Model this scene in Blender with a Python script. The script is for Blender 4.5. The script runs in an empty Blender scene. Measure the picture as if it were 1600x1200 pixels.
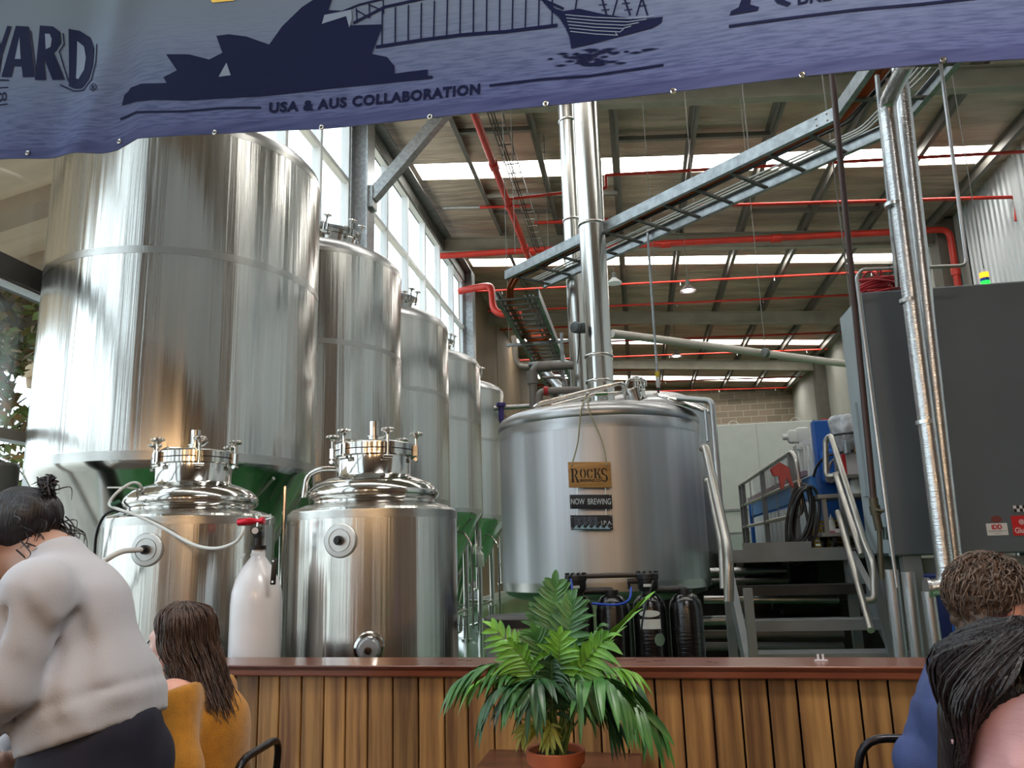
import bpy, bmesh, math, random
import numpy as np
from mathutils import Vector, Matrix, Euler, Quaternion, noise as mnoise
random.seed(7)
SC = bpy.context.scene
COL = SC.collection
PI = math.pi
def R(a): return math.radians(a)

# ------------------------------------------------------------------ camera
FPX, EYE = 1240.0, 1.5
_d = Vector((200, -262, -FPX)).normalized()
_u = Vector((-170, 5750, -FPX)); _u = (_u - _d*_u.dot(_d)).normalized()
_x = _d.cross(_u)
CAMR = Matrix((_x, _d, _u))                       # camera -> world (rows are the world axes)
CAMP = Vector((0, 0, EYE))
cam_data = bpy.data.cameras.new('camera')
cam_data.sensor_width = 36.0
cam_data.lens = FPX/1600*36.0
cam_data.clip_start = 0.05; cam_data.clip_end = 300
cam = bpy.data.objects.new('camera', cam_data); COL.objects.link(cam)
cam.matrix_world = Matrix.Translation(CAMP) @ CAMR.to_4x4()
SC.camera = cam
def ray(px, py): return (CAMR @ Vector((px-800, -(py-600), -FPX))).normalized()
def at(px, py, Y):                                # point of the place seen at a pixel, at depth Y
    r = ray(px, py); return CAMP + r*(Y/r.y)
def atz(px, py, z):
    r = ray(px, py); return CAMP + r*((z-EYE)/r.z)
def atx(px, py, X):
    r = ray(px, py); return CAMP + r*(X/r.x)

# ------------------------------------------------------------------ exposure, sky, lights
SC.view_settings.view_transform = 'Standard'
SC.view_settings.look = 'None'
SC.view_settings.gamma = 1.0
SC.view_settings.use_curve_mapping = False
SC.view_settings.exposure = 0.65
try:
    SC.cycles.max_bounces = 10; SC.cycles.diffuse_bounces = 4; SC.cycles.glossy_bounces = 6
    SC.cycles.transparent_max_bounces = 16; SC.cycles.transmission_bounces = 6
    SC.cycles.sample_clamp_indirect = 6.0; SC.cycles.caustics_reflective = False; SC.cycles.caustics_refractive = False
    SC.cycles.blur_glossy = 0.5
    SC.cycles.use_denoising = True
except Exception: pass
world = bpy.data.worlds.new('overcast_sky'); SC.world = world; world.use_nodes = True
wn = world.node_tree.nodes; wl = world.node_tree.links
bg = wn['Background']
wtc = wn.new('ShaderNodeTexCoord'); wsep = wn.new('ShaderNodeSeparateXYZ'); wr = wn.new('ShaderNodeValToRGB')
wl.new(wtc.outputs['Generated'], wsep.inputs[0]); wl.new(wsep.outputs['Z'], wr.inputs[0]); wl.new(wr.outputs[0], bg.inputs['Color'])
wr.color_ramp.elements[0].position = 0.0; wr.color_ramp.elements[0].color = (0.45, 0.45, 0.44, 1)
wr.color_ramp.elements[1].position = 0.12; wr.color_ramp.elements[1].color = (0.86, 0.93, 1.0, 1)
bg.inputs['Strength'].default_value = 2.6
def lamp(name, kind, loc, energy, col, size=0.1, size_y=None, rot=None, portal=False, spot=None):
    l = bpy.data.lights.new(name, kind); l.energy = energy; l.color = col
    if kind == 'AREA':
        l.size = size
        if size_y: l.shape = 'RECTANGLE'; l.size_y = size_y
        if portal: l.cycles.is_portal = True
    else: l.shadow_soft_size = size
    if spot: l.spot_size = spot; l.spot_blend = 0.8
    o = bpy.data.objects.new(name, l); COL.objects.link(o); o.location = loc
    if rot: o.rotation_euler = rot
    return o
XL, XR, YB, YF = -5.25, 8.66, 44.0, -8.0         # left wall, right wall, back wall, wall behind the camera
def roofz(x): return 10.55 - 0.075*x
# warm pendant bulbs of the tap room behind the camera (seen mirrored in the steel)
for (lx, ly, lz, e) in ((-0.9, -1.6, 2.9, 36), (0.7, -2.2, 2.9, 36), (2.4, -1.8, 2.9, 36), (1.6, -4.2, 2.9, 36), (-2.2, -4.0, 2.9, 30)):
    lamp('pendant_bulb', 'POINT', (lx, ly, lz), e, (1.0, 0.62, 0.30), 0.025)
# unseen area light added above the bar to brighten its front and the palm
lamp('tap_room_fill', 'AREA', (1.3, 0.7, 5.4), 90, (1.0, 0.96, 0.91), 1.6, 1.0)

# ------------------------------------------------------------------ helpers: meshes
class M:
    def __init__(s): s.bm = bmesh.new()
    def face(s, pts):
        vs = [s.bm.verts.new(p) for p in pts]
        try: return s.bm.faces.new(vs)
        except ValueError: return None
    def box(s, a, b, bev=0.0, mat=None):
        a = Vector(a); b = Vector(b)
        c = (a+b)/2; h = (b-a)/2
        r = bmesh.ops.create_cube(s.bm, size=2.0)
        vs = r['verts']
        for v in vs: v.co = Vector((v.co.x*h.x, v.co.y*h.y, v.co.z*h.z))
        if bev > 0:
            es = list({e for v in vs for e in v.link_edges})
            rb = bmesh.ops.bevel(s.bm, geom=es, offset=bev, segments=2, affect='EDGES', profile=0.5)
            vs = list({v for f in rb['faces'] for v in f.verts} | {v for v in vs if v.is_valid})
        for v in vs:
            v.co = (mat @ v.co if mat else v.co) + c
        return s
    def obox(s, c, size, rot, bev=0.0):
        h = Vector(size)/2
        n0 = len(s.bm.verts)
        s.box(Vector(c)-h, Vector(c)+h, bev, rot.to_matrix() if hasattr(rot, 'to_matrix') else rot)
        return s
    def bar(s, p, q, w, t, up=(0, 0, 1), bev=0.0):  # rectangular bar from p to q, width w along side, thickness t along up
        p = Vector(p); q = Vector(q); d = q-p; L = d.length
        if L < 1e-6: return s
        y = d/L; x = y.cross(Vector(up))
        if x.length < 1e-4: x = y.cross(Vector((1, 0, 0)))
        x.normalize(); z = x.cross(y)
        m = Matrix((x, y, z)).transposed()
        return s.obox((p+q)/2, (w, L, t), m, bev)
    def lathe(s, prof, c=(0, 0, 0), n=64, axis=None, cap=True):
        c = Vector(c); rings = []
        q = Matrix.Identity(3)
        if axis is not None: q = Vector((0, 0, 1)).rotation_difference(Vector(axis).normalized()).to_matrix()
        for (r, z) in prof:
            if r < 1e-6: rings.append([s.bm.verts.new(c + q @ Vector((0, 0, z)))])
            else: rings.append([s.bm.verts.new(c + q @ Vector((r*math.cos(2*PI*k/n), r*math.sin(2*PI*k/n), z))) for k in range(n)])
        for A, B in zip(rings, rings[1:]):
            if len(A) == 1 and len(B) == 1: continue
            for k in range(n):
                k2 = (k+1) % n
                if len(A) == 1: s.bm.faces.new((A[0], B[k2], B[k]))
                elif len(B) == 1: s.bm.faces.new((A[k], A[k2], B[0]))
                else: s.bm.faces.new((A[k], A[k2], B[k2], B[k]))
        if cap:
            if len(rings[0]) > 1: s.bm.faces.new(list(reversed(rings[0])))
            if len(rings[-1]) > 1: s.bm.faces.new(rings[-1])
        return s
    def cyl(s, p, q, r, r2=None, n=20):
        p = Vector(p); q = Vector(q); d = q-p
        if d.length < 1e-6: return s
        return s.lathe([(r, 0), (r if r2 is None else r2, d.length)], p, n, d)
    def ball(s, c, r, seg=16, sc=(1, 1, 1), rot=None):
        rr = bmesh.ops.create_uvsphere(s.bm, u_segments=seg, v_segments=max(6, seg//2), radius=r)
        for v in rr['verts']:
            p = Vector((v.co.x*sc[0], v.co.y*sc[1], v.co.z*sc[2]))
            if rot: p = rot @ p
            v.co = p + Vector(c)
        return s
    def torus(s, c, Rr, r, axis=(0, 0, 1), n=32, m=10):
        q = Vector((0, 0, 1)).rotation_difference(Vector(axis).normalized()).to_matrix()
        rings = []
        for k in range(n):
            a = 2*PI*k/n
            rings.append([s.bm.verts.new(Vector(c) + q @ Vector(((Rr+r*math.cos(2*PI*j/m))*math.cos(a), (Rr+r*math.cos(2*PI*j/m))*math.sin(a), r*math.sin(2*PI*j/m)))) for j in range(m)])
        for k in range(n):
            for j in range(m):
                A = rings[k]; B = rings[(k+1) % n]
                s.bm.faces.new((A[j], B[j], B[(j+1) % m], A[(j+1) % m]))
        return s
    def tube(s, pts, r, n=10, fillet=0.0, fs=5, r1=None, cap=True):
        P = [Vector(p) for p in pts]
        if fillet > 0 and len(P) > 2:
            Q = [P[0]]
            for i in range(1, len(P)-1):
                a, b, c = P[i-1], P[i], P[i+1]
                d1 = (a-b); d2 = (c-b)
                f = min(fillet, d1.length*0.49, d2.length*0.49)
                s1 = b + d1.normalized()*f; s2 = b + d2.normalized()*f
                for k in range(fs+1):
                    t = k/fs; Q.append(s1*(1-t)**2 + b*2*t*(1-t) + s2*t*t)
            Q.append(P[-1]); P = Q
        T = []
        for i in range(len(P)):
            t = (P[min(i+1, len(P)-1)] - P[max(i-1, 0)])
            T.append(t.normalized() if t.length > 1e-9 else Vector((0, 0, 1)))
        nrm = T[0].orthogonal().normalized(); rings = []
        for i, p in enumerate(P):
            if i: 
                nrm = T[i-1].rotation_difference(T[i]) @ nrm
            nrm = (nrm - T[i]*nrm.dot(T[i])).normalized()
            b = T[i].cross(nrm)
            rr = r if r1 is None else r + (r1-r)*i/(len(P)-1)
            rings.append([s.bm.verts.new(p + (nrm*math.cos(2*PI*k/n) + b*math.sin(2*PI*k/n))*rr) for k in range(n)])
        for A, B in zip(rings, rings[1:]):
            for k in range(n): s.bm.faces.new((A[k], A[(k+1) % n], B[(k+1) % n], B[k]))
        if cap:
            s.bm.faces.new(list(reversed(rings[0]))); s.bm.faces.new(rings[-1])
        return s
    def prism(s, pts, n, t):                       # planar outline pts extruded by t along n
        n = Vector(n).normalized()*t
        A = [s.bm.verts.new(Vector(p)) for p in pts]; B = [s.bm.verts.new(Vector(p)+n) for p in pts]
        s.bm.faces.new(list(reversed(A))); s.bm.faces.new(B)
        for k in range(len(A)):
            k2 = (k+1) % len(A); s.bm.faces.new((A[k], A[k2], B[k2], B[k]))
        return s
    def build(s, name, mat, parent=None, smooth=True, angle=40, label=None, kind=None):
        bmesh.ops.recalc_face_normals(s.bm, faces=s.bm.faces[:])
        off = Vector((0, 0, 0)); p = parent
        while p is not None: off += p.location; p = p.parent
        if off.length > 0:
            for v in s.bm.verts: v.co -= off
        me = bpy.data.meshes.new(name); s.bm.to_mesh(me); s.bm.free()
        return link(name, me, mat, parent, smooth, angle, label, kind)
def link(name, me, mat, parent=None, smooth=True, angle=40, label=None, kind=None):
    if smooth and len(me.polygons):
        me.shade_smooth()
        if angle: me.set_sharp_from_angle(angle=R(angle))
    for m_ in (mat if isinstance(mat, (list, tuple)) else [mat]): me.materials.append(m_)
    o = bpy.data.objects.new(name, me); COL.objects.link(o)
    if parent is not None: o.parent = parent
    if label: o['label'] = label
    if kind: o['kind'] = kind
    return o
def thing(name, label, cat, loc=(0, 0, 0), group=None):
    o = bpy.data.objects.new(name, None); COL.objects.link(o); o.location = loc
    o.empty_display_size = 0.2
    o['label'] = label; o['category'] = cat
    if group: o['group'] = group
    return o
def tag(o, label, cat, group=None, kind=None):
    o['label'] = label; o['category'] = cat
    if group: o['group'] = group
    if kind: o['kind'] = kind
    return o
def struct(o): o['kind'] = 'structure'; return o
def copy_tree(o, parent=None):
    c = o.copy(); COL.objects.link(c); c.parent = parent
    for ch in list(o.children): copy_tree(ch, c)
    return c

# ------------------------------------------------------------------ helpers: materials
def s2l(c):
    return tuple(((v/255)/12.92 if v/255 <= 0.04045 else ((v/255+0.055)/1.055)**2.4) for v in c)
def mat(name, rgb, rough=0.5, metal=0.0, var=0.0, vscale=(4, 4, 4), bump=0.0, bscale=(40, 40, 40), spec=0.5, rgb2=None, vcontrast=(0.35, 0.65),
        detail=4.0, emit=None, estr=0.0, trans=0.0, aniso=0.0, coat=0.0, sss=0.0, island=0.0, bdist=0.01, rvar=0.0, sheen=0.0):
    m = bpy.data.materials.new(name); m.use_nodes = True
    nt = m.node_tree; n = nt.nodes; l = nt.links
    b = n['Principled BSDF']
    c = (*s2l(rgb), 1)
    b.inputs['Base Color'].default_value = c
    b.inputs['Roughness'].default_value = rough; b.inputs['Metallic'].default_value = metal
    b.inputs['Specular IOR Level'].default_value = spec
    b.inputs['Coat Weight'].default_value = coat; b.inputs['Coat Roughness'].default_value = 0.15
    if aniso: b.inputs['Anisotropic'].default_value = aniso
    if sss: b.inputs['Subsurface Weight'].default_value = sss; b.inputs['Subsurface Radius'].default_value = (0.01, 0.004, 0.002); b.inputs['Subsurface Scale'].default_value = 1.0
    if sheen: b.inputs['Sheen Weight'].default_value = sheen
    if trans: b.inputs['Transmission Weight'].default_value = trans
    if emit: b.inputs['Emission Color'].default_value = (*s2l(emit), 1); b.inputs['Emission Strength'].default_value = estr
    tc = n.new('ShaderNodeTexCoord')
    def noise(scale):
        mp = n.new('ShaderNodeMapping'); mp.inputs['Scale'].default_value = scale
        l.new(tc.outputs['Object'], mp.inputs[0])
        t = n.new('ShaderNodeTexNoise'); t.inputs['Scale'].default_value = 1.0; t.inputs['Detail'].default_value = detail
        l.new(mp.outputs[0], t.inputs['Vector']); return t
    if var > 0 or rgb2 or island:
        t = noise(vscale); r = n.new('ShaderNodeValToRGB')
        r.color_ramp.elements[0].position = vcontrast[0]; r.color_ramp.elements[1].position = vcontrast[1]
        ca = s2l(rgb); cb = s2l(rgb2) if rgb2 else tuple(v*(1-var) for v in ca)
        if not rgb2: ca = tuple(min(1, v*(1+var*0.6)) for v in ca)
        r.color_ramp.elements[0].color = (*cb, 1); r.color_ramp.elements[1].color = (*ca, 1)
        l.new(t.outputs['Fac'], r.inputs[0]); out = r.outputs[0]
        if island:
            g = n.new('ShaderNodeNewGeometry'); mr = n.new('ShaderNodeMapRange')
            mr.inputs['To Min'].default_value = 1-island; mr.inputs['To Max'].default_value = 1+island*0.5
            l.new(g.outputs['Random Per Island'], mr.inputs['Value'])
            mx = n.new('ShaderNodeMix'); mx.data_type = 'RGBA'; mx.blend_type = 'MULTIPLY'; mx.inputs['Factor'].default_value = 1
            l.new(out, mx.inputs['A']); l.new(mr.outputs[0], mx.inputs['B']); out = mx.outputs['Result']
        l.new(out, b.inputs['Base Color'])
    if rvar > 0:
        t = noise(tuple(v*1.7 for v in vscale)); mr = n.new('ShaderNodeMapRange')
        mr.inputs['From Min'].default_value = 0.3; mr.inputs['From Max'].default_value = 0.7
        mr.inputs['To Min'].default_value = max(0.02, rough-rvar); mr.inputs['To Max'].default_value = rough+rvar
        l.new(t.outputs['Fac'], mr.inputs['Value']); l.new(mr.outputs[0], b.inputs['Roughness'])
    if bump > 0:
        t = noise(bscale); bp = n.new('ShaderNodeBump'); bp.inputs['Strength'].default_value = bump; bp.inputs['Distance'].default_value = bdist
        l.new(t.outputs['Fac'], bp.inputs['Height']); l.new(bp.outputs[0], b.inputs['Normal'])
    return m
STEEL = mat('stainless_sheet', (210, 208, 203), 0.21, 1.0, var=0.08, vscale=(9, 9, 0.15), bump=0.9, bscale=(9, 9, 0.12), bdist=0.012, rvar=0.06, detail=5)
STEEL_SATIN = mat('satin_stainless', (186, 186, 188), 0.36, 1.0, var=0.10, vscale=(10, 10, 0.2), bump=0.08, bscale=(30, 30, 0.4))
STEEL_POL = mat('polished_stainless', (208, 205, 200), 0.12, 1.0, bump=0.04, bscale=(8, 8, 8))
STEEL_BAND = mat('ground_weld_band', (190, 188, 184), 0.28, 1.0, bump=0.1, bscale=(60, 60, 60))
STEEL_DISC = mat('brushed_disc', (205, 205, 203), 0.42, 0.85)
GALV = mat('galvanised_steel', (160, 164, 166), 0.42, 0.75, var=0.22, vscale=(14, 14, 14))
GALV_D = mat('dull_galvanised', (112, 112, 108), 0.55, 0.5, var=0.2, vscale=(6, 6, 6))
PAINT_GREY = mat('grey_painted_steel', (126, 129, 131), 0.5, 0.25, var=0.12, vscale=(3, 3, 3))
RUBBER = mat('black_rubber', (22, 22, 24), 0.42)
BLACKP = mat('black_plastic', (20, 20, 23), 0.3, var=0.2, vscale=(20, 20, 20))
RED_PIPE = mat('red_pipe_paint', (204, 52, 38), 0.42, var=0.15, vscale=(3, 3, 3))
WHITE_PAINT = mat('white_frame_paint', (225, 228, 230), 0.45)
# ------------------------------------------------------------------ the setting
GREEN_FLOOR = mat('green_epoxy_floor', (58, 118, 66), 0.10, var=0.2, vscale=(0.8, 0.8, 0.8), bump=0.03, bscale=(3, 3, 3))
WOOD_FLOOR = mat('dark_concrete_floor', (84, 74, 66), 0.5, var=0.25, vscale=(1.5, 1.5, 1.5))
m = M(); m.box((XL-0.4, 3.3, -0.2), (XR+0.4, YB+0.3, 0.0)); struct(m.build('floor', GREEN_FLOOR, smooth=False))
m = M(); m.box((XL-0.4, YF-0.3, -0.2), (XR+0.4, 3.3, 0.0)); struct(m.build('floor_tap_room', WOOD_FLOOR, smooth=False))
ASPH = mat('pale_paving', (196, 192, 184), 0.9, var=0.2, vscale=(2, 2, 2))
m = M(); m.box((-60, -40, -0.5), (XL-0.4, 80, -0.05)); struct(m.build('ground_outside', ASPH, smooth=False))

FOIL = mat('foil_insulation', (188, 172, 154), 0.4, 0.35, var=0.3, vscale=(0.5, 2.2, 1), bump=1.0, bscale=(1.3, 6.0, 2.0), bdist=0.12, detail=6)
SKYL = bpy.data.materials.new('translucent_roof_sheet'); SKYL.use_nodes = True
_b = SKYL.node_tree.nodes['Principled BSDF']; _b.inputs['Base Color'].default_value = (0.8, 0.82, 0.78, 1)
_b.inputs['Emission Color'].default_value = (1.0, 0.99, 0.93, 1); _b.inputs['Emission Strength'].default_value = 8.0
sky_strips = [(2.6, 3.4), (9.6, 10.4), (17.3, 18.15), (23.8, 24.5), (33.8, 34.6), (41.2, 42.2)]
def roofslab(m, y0, y1, x0, x1, t=0.12, dz=0.0):
    pts = [(x0, y0, roofz(x0)+dz), (x1, y0, roofz(x1)+dz), (x1, y1, roofz(x1)+dz), (x0, y1, roofz(x0)+dz)]
    m.prism(pts, (0, 0, 1), t)
m = M(); y = YF-0.3
for (a, b) in sky_strips:
    roofslab(m, y, a, XL-0.3, XR+0.3); y = b
roofslab(m, y, YB+0.3, XL-0.3, XR+0.3)
struct(m.build('ceiling', FOIL, smooth=False))
for (a, b) in sky_strips:
    m = M(); roofslab(m, a, b, XL+0.35, XR-0.4, 0.03, 0.03)
    struct(m.build('ceiling_skylight', SKYL, smooth=False))
    m = M(); roofslab(m, a, b, XL-0.3, XL+0.35); roofslab(m, a, b, XR-0.4, XR+0.3)
    struct(m.build('ceiling_edge', FOIL, smooth=False))
BEAM = mat('beam_grey_brown', (162, 157, 142), 0.55, 0.2, var=0.12, vscale=(2, 2, 2))
PURL = mat('purlin_galvanised', (118, 115, 108), 0.5, 0.35, var=0.12, vscale=(2, 2, 2))
for by in (-1.2, 6.4, 13.9, 21.4, 28.9, 36.5):
    m = M(); zt = -0.27
    a = Vector((XL, by, roofz(XL)+zt)); b = Vector((XR, by, roofz(XR)+zt))
    for (dz, w, t) in ((0, 0.2, 0.03), (-0.42, 0.2, 0.03), (-0.21, 0.03, 0.40)):
        m.bar(a+Vector((0, 0, dz)), b+Vector((0, 0, dz)), w, t)
    struct(m.build('roof_beam', BEAM, smooth=False))
for px_ in (-3.45, -1.75, 0.0, 1.65, 3.3, 4.95, 6.6, 8.2):
    m = M(); z = roofz(px_)
    m.box((px_-0.012, YF, z-0.22), (px_+0.012, YB, z)); m.box((px_, YF, z-0.22), (px_+0.09, YB, z-0.20)); m.box((px_-0.09, YF, z-0.02), (px_, YB, z))
    struct(m.build('roof_purlin', PURL, smooth=False))
# bridging rods between purlins
for (y_, xa, xb) in ((18.9, -3.45, 0.0), (16.2, 0, 3.3), (22.6, 0.0, 1.65), (25.9, -1.75, 0), (20.2, 3.3, 6.6), (15.6, -3.45, -1.75), (19.9, -3.45, -1.75), (24.2, 6.6, 8.2)):
    m = M(); m.bar((xa, y_, roofz(xa)-0.14), (xb, y_, roofz(xb)-0.14), 0.10, 0.10)
    struct(m.build('roof_brace', PURL, smooth=False))

# glazed left wall
GLASS = bpy.data.materials.new('window_glass'); GLASS.use_nodes = True
nt = GLASS.node_tree; nt.nodes.clear()
o_ = nt.nodes.new('ShaderNodeOutputMaterial'); mx = nt.nodes.new('ShaderNodeMixShader'); tr = nt.nodes.new('ShaderNodeBsdfTransparent'); gl = nt.nodes.new('ShaderNodeBsdfGlossy')
lw_ = nt.nodes.new('ShaderNodeLayerWeight'); lw_.inputs['Blend'].default_value = 0.25; fr = nt.nodes.new('ShaderNodeMath'); fr.operation = 'MULTIPLY'; fr.inputs[1].default_value = 0.35; nt.links.new(lw_.outputs['Facing'], fr.inputs[0])
tr.inputs['Color'].default_value = (0.90, 0.95, 0.96, 1); gl.inputs['Roughness'].default_value = 0.03
nt.links.new(fr.outputs[0], mx.inputs[0]); nt.links.new(tr.outputs[0], mx.inputs[1]); nt.links.new(gl.outputs[0], mx.inputs[2]); nt.links.new(mx.outputs[0], o_.inputs[0])
bays = [(-7.9, -1.3), (-1.1, 6.3), (6.7, 13.7), (14.5, 24.3)]
ROWS = [0.25, 2.62, 3.95, 5.55, 7.15, 8.75, 10.35, roofz(XL)-0.25]
for i, (a, b) in enumerate(bays):
    w = bpy.data.objects.new('window_%d' % (i+1), None); COL.objects.link(w); w.location = (XL, (a+b)/2, 0); struct(w)
    m = M(); npan = max(2, round((b-a)/1.55)); st = (b-a)/npan
    for k in range(npan+1):
        y = a + k*st; m.box((XL-0.08, y-0.05, 0.2), (XL+0.08, y+0.05, ROWS[-1]))
    for z in ROWS: m.box((XL-0.07, a, z-0.045), (XL+0.07, b, z+0.045))
    m.build('window_frame', WHITE_PAINT, w, smooth=False)
    m = M(); m.box((XL-0.006, a, 0.25), (XL+0.006, b, ROWS[-1])); m.build('window_pane', GLASS, w, smooth=False)
CONC = mat('tilt_up_concrete_brown', (132, 112, 88), 0.8, var=0.18, vscale=(0.7, 0.7, 0.4), bump=0.05)
DARKWALL = mat('dark_timber_wall', (116, 98, 84), 0.6, var=0.3, vscale=(4, 4, 0.3))
GREYW = mat('grey_painted_wall', (196, 198, 192), 0.7, var=0.04)
m = M(); m.box((XL-0.2, YF-0.3, 0), (XL+0.2, YB, 0.2)); struct(m.build('wall_left_kerb', GREYW, smooth=False))
m = M(); m.box((XL-0.15, 24.4, 0.2), (XL+0.05, YB, roofz(XL))); 
struct(m.build('wall_left', CONC, smooth=False))
m = M()
for z in (3.6, 7.2): m.box((XL+0.05, 24.4, z-0.015), (XL+0.065, YB, z+0.015))
for y in (30.5, 37): m.box((XL+0.05, y-0.02, 0.2), (XL+0.065, y+0.02, 10.6))
struct(m.build('trim_1', DARKWALL, smooth=False))
m = M(); m.box((XL-0.12, YF, roofz(XL)-0.62), (XL+0.12, 24.4, roofz(XL)-0.2)); m.box((XL+0.12, YF, roofz(XL)-0.30), (XL+0.35, 24.4, roofz(XL)-0.26))
struct(m.build('beam_eaves', GALV_D, smooth=False))
# steel wall columns and the struts up to the beams
for y in (-1.2, 6.5, 14.1, 24.35):
    m = M(); x0 = XL+0.02
    zt = roofz(XL)-0.3
    m.box((x0, y-0.22, 0), (x0+0.03, y+0.22, zt)); m.box((x0+0.33, y-0.22, 0), (x0+0.36, y+0.22, zt)); m.box((x0+0.03, y-0.02, 0), (x0+0.33, y+0.02, zt))
    struct(m.build('column_steel', GALV, smooth=False))
m = M(); m.bar((XL+0.4, 14.1, 8.55), (XL+2.1, 14.1, 10.45), 0.22, 0.22); m.box((XL+0.36, 13.95, 8.3), (XL+0.46, 14.25, 8.75))
struct(m.build('beam_strut', GALV, smooth=False))
# wall behind the camera: dark timber with doorways to the daylight
m = M()
for (x0, x1, z0, z1) in ((XL, -4.3, 0, 9.9), (-3.7, -0.6, 0, 9.9), (-0.35, 3.6, 0, 9.9), (3.85, XR, 0, 9.9), (-4.3, -3.7, 4.2, 9.9), (-0.6, -0.35, 4.6, 9.9), (3.6, 3.85, 4.6, 9.9)):
    m.box((x0, YF-0.2, z0), (x1, YF, z1))
struct(m.build('wall_front', DARKWALL, smooth=False))
m = M(); m.box((XL, YF-0.2, 9.9), (XR, YF, 11)); struct(m.build('wall_front_gable', DARKWALL, smooth=False))
# right wall: corrugated cladding near, pale tilt-up panels far, grey piers
CORR = mat('corrugated_white', (205, 210, 212), 0.45, 0.3)
TILT = mat('pale_wall_panel', (178, 178, 170), 0.75, var=0.08, vscale=(0.6, 0.6, 0.3))
PIER = mat('grey_pier', (112, 107, 97), 0.75, var=0.1)
m = M(); m.box((XR, YF, 0), (XR+0.2, 2.0, roofz(XR)+0.05)); struct(m.build('wall_right_timber', DARKWALL, smooth=False))
m = M(); pts = []; k = 0; y = 2.0
prof = []
while y < 20.5: prof += [(XR, y), (XR, y+0.09), (XR+0.04, y+0.12), (XR+0.04, y+0.21)]; y += 0.24
A = [m.bm.verts.new((p[0], p[1], 0)) for p in prof]; Bv = [m.bm.verts.new((p[0], p[1], roofz(XR)+0.05)) for p in prof]
for i in range(len(prof)-1): m.bm.faces.new((A[i], A[i+1], Bv[i+1], Bv[i]))
struct(m.build('wall_right', CORR, smooth=False))
m = M(); m.box((XR, 20.5, 0), (XR+0.2, YB, roofz(XR)+0.1)); struct(m.build('wall_right_panel', TILT, smooth=False))
for y in (21.4, 28.9, 36.5):
    m = M(); m.box((XR-0.45, y-0.3, 0), (XR+0.05, y+0.3, roofz(XR)-0.05)); struct(m.build('column_pier', PIER, smooth=False))
# back wall: concrete block
BR = bpy.data.materials.new('block_masonry'); BR.use_nodes = True
nt = BR.node_tree; bt = nt.nodes.new('ShaderNodeTexBrick'); tc = nt.nodes.new('ShaderNodeTexCoord'); mp = nt.nodes.new('ShaderNodeMapping')
mp.inputs['Rotation'].default_value = (R(90), 0, 0)
nt.links.new(tc.outputs['Object'], mp.inputs[0]); nt.links.new(mp.outputs[0], bt.inputs['Vector'])
bt.inputs['Color1'].default_value = (*s2l((146, 130, 112)), 1); bt.inputs['Color2'].default_value = (*s2l((122, 110, 95)), 1); bt.inputs['Mortar'].default_value = (*s2l((164, 154, 138)), 1)
bt.inputs['Scale'].default_value = 1.0; bt.inputs['Brick Width'].default_value = 0.8; bt.inputs['Row Height'].default_value = 0.34; bt.inputs['Mortar Size'].default_value = 0.02
nt.links.new(bt.outputs['Color'], nt.nodes['Principled BSDF'].inputs['Base Color']); nt.nodes['Principled BSDF'].inputs['Roughness'].default_value = 0.85
m = M(); m.box((XL, YB, 0), (XR, YB+0.2, 11)); struct(m.build('wall_back', BR, smooth=False))
# outside: lean-to soffit, neighbour building, trees
SOFF = mat('brown_soffit', (232, 208, 178), 0.8, var=0.15, vscale=(0.4, 3, 1))
m = M()
m.prism([(XL-0.1, 2.0, 6.6), (XL-6.5, 2.0, 5.2), (XL-6.5, 22, 5.2), (XL-0.1, 22, 6.6)], (0, 0, 1), 0.1)
struct(m.build('awning_roof', SOFF, smooth=False))
for k in range(9):
    y = 3.0 + 1.35*k
    m = M(); m.bar((XL-0.1, y, 6.50), (XL-6.5, y, 5.10), 0.35, 0.2); struct(m.build('awning_rib', mat('soffit_rib', (176, 154, 132), 0.8) if k == 0 else bpy.data.materials['soffit_rib'], smooth=False))
for (ya, yb) in ((4.5, 13), (7.5, 17)):
    m = M(); m.bar((XL-1.0, ya, 6.0), (XL-5.5, yb, 5.05), 0.08, 0.12); struct(m.build('awning_brace', PURL, smooth=False))
m = M(); m.box((XL-0.16, -7.9, 3.92), (XL+0.10, 6.3, 4.12)); struct(m.build('beam_header', mat('header_grey', (92, 92, 90), 0.6, var=0.3, vscale=(3, 3, 3)), smooth=False))
NB = mat('neighbour_render', (176, 180, 182), 0.8, var=0.1, vscale=(0.5, 0.5, 0.5))
nbo = thing('building', 'pale neighbouring building seen through the far end of the glazed wall', 'building', (-13, 34, 0))
m = M(); m.box((-18, 24, 0), (-11, 46, 13.5)); m.build('wall', NB, nbo, smooth=False)
m = M()
for y in (26, 30, 34, 38):
    for z in (3, 6, 9): m.box((-11.0, y, z), (-10.96, y+1.6, z+1.6))
m.build('window', mat('dark_window', (96, 110, 122), 0.15), nbo, smooth=False)
m = M(); m.box((-18.2, 23.8, 13.5), (-10.8, 46.2, 13.8)); m.build('parapet', GREYW, nbo, smooth=False)
LEAF1 = mat('magnolia_leaf', (136, 156, 88), 0.5, rgb2=(176, 130, 86), vscale=(3, 3, 3), vcontrast=(0.4, 0.55))
BARK = mat('bark', (92, 78, 66), 0.9, var=0.3, vscale=(6, 6, 1))
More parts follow.
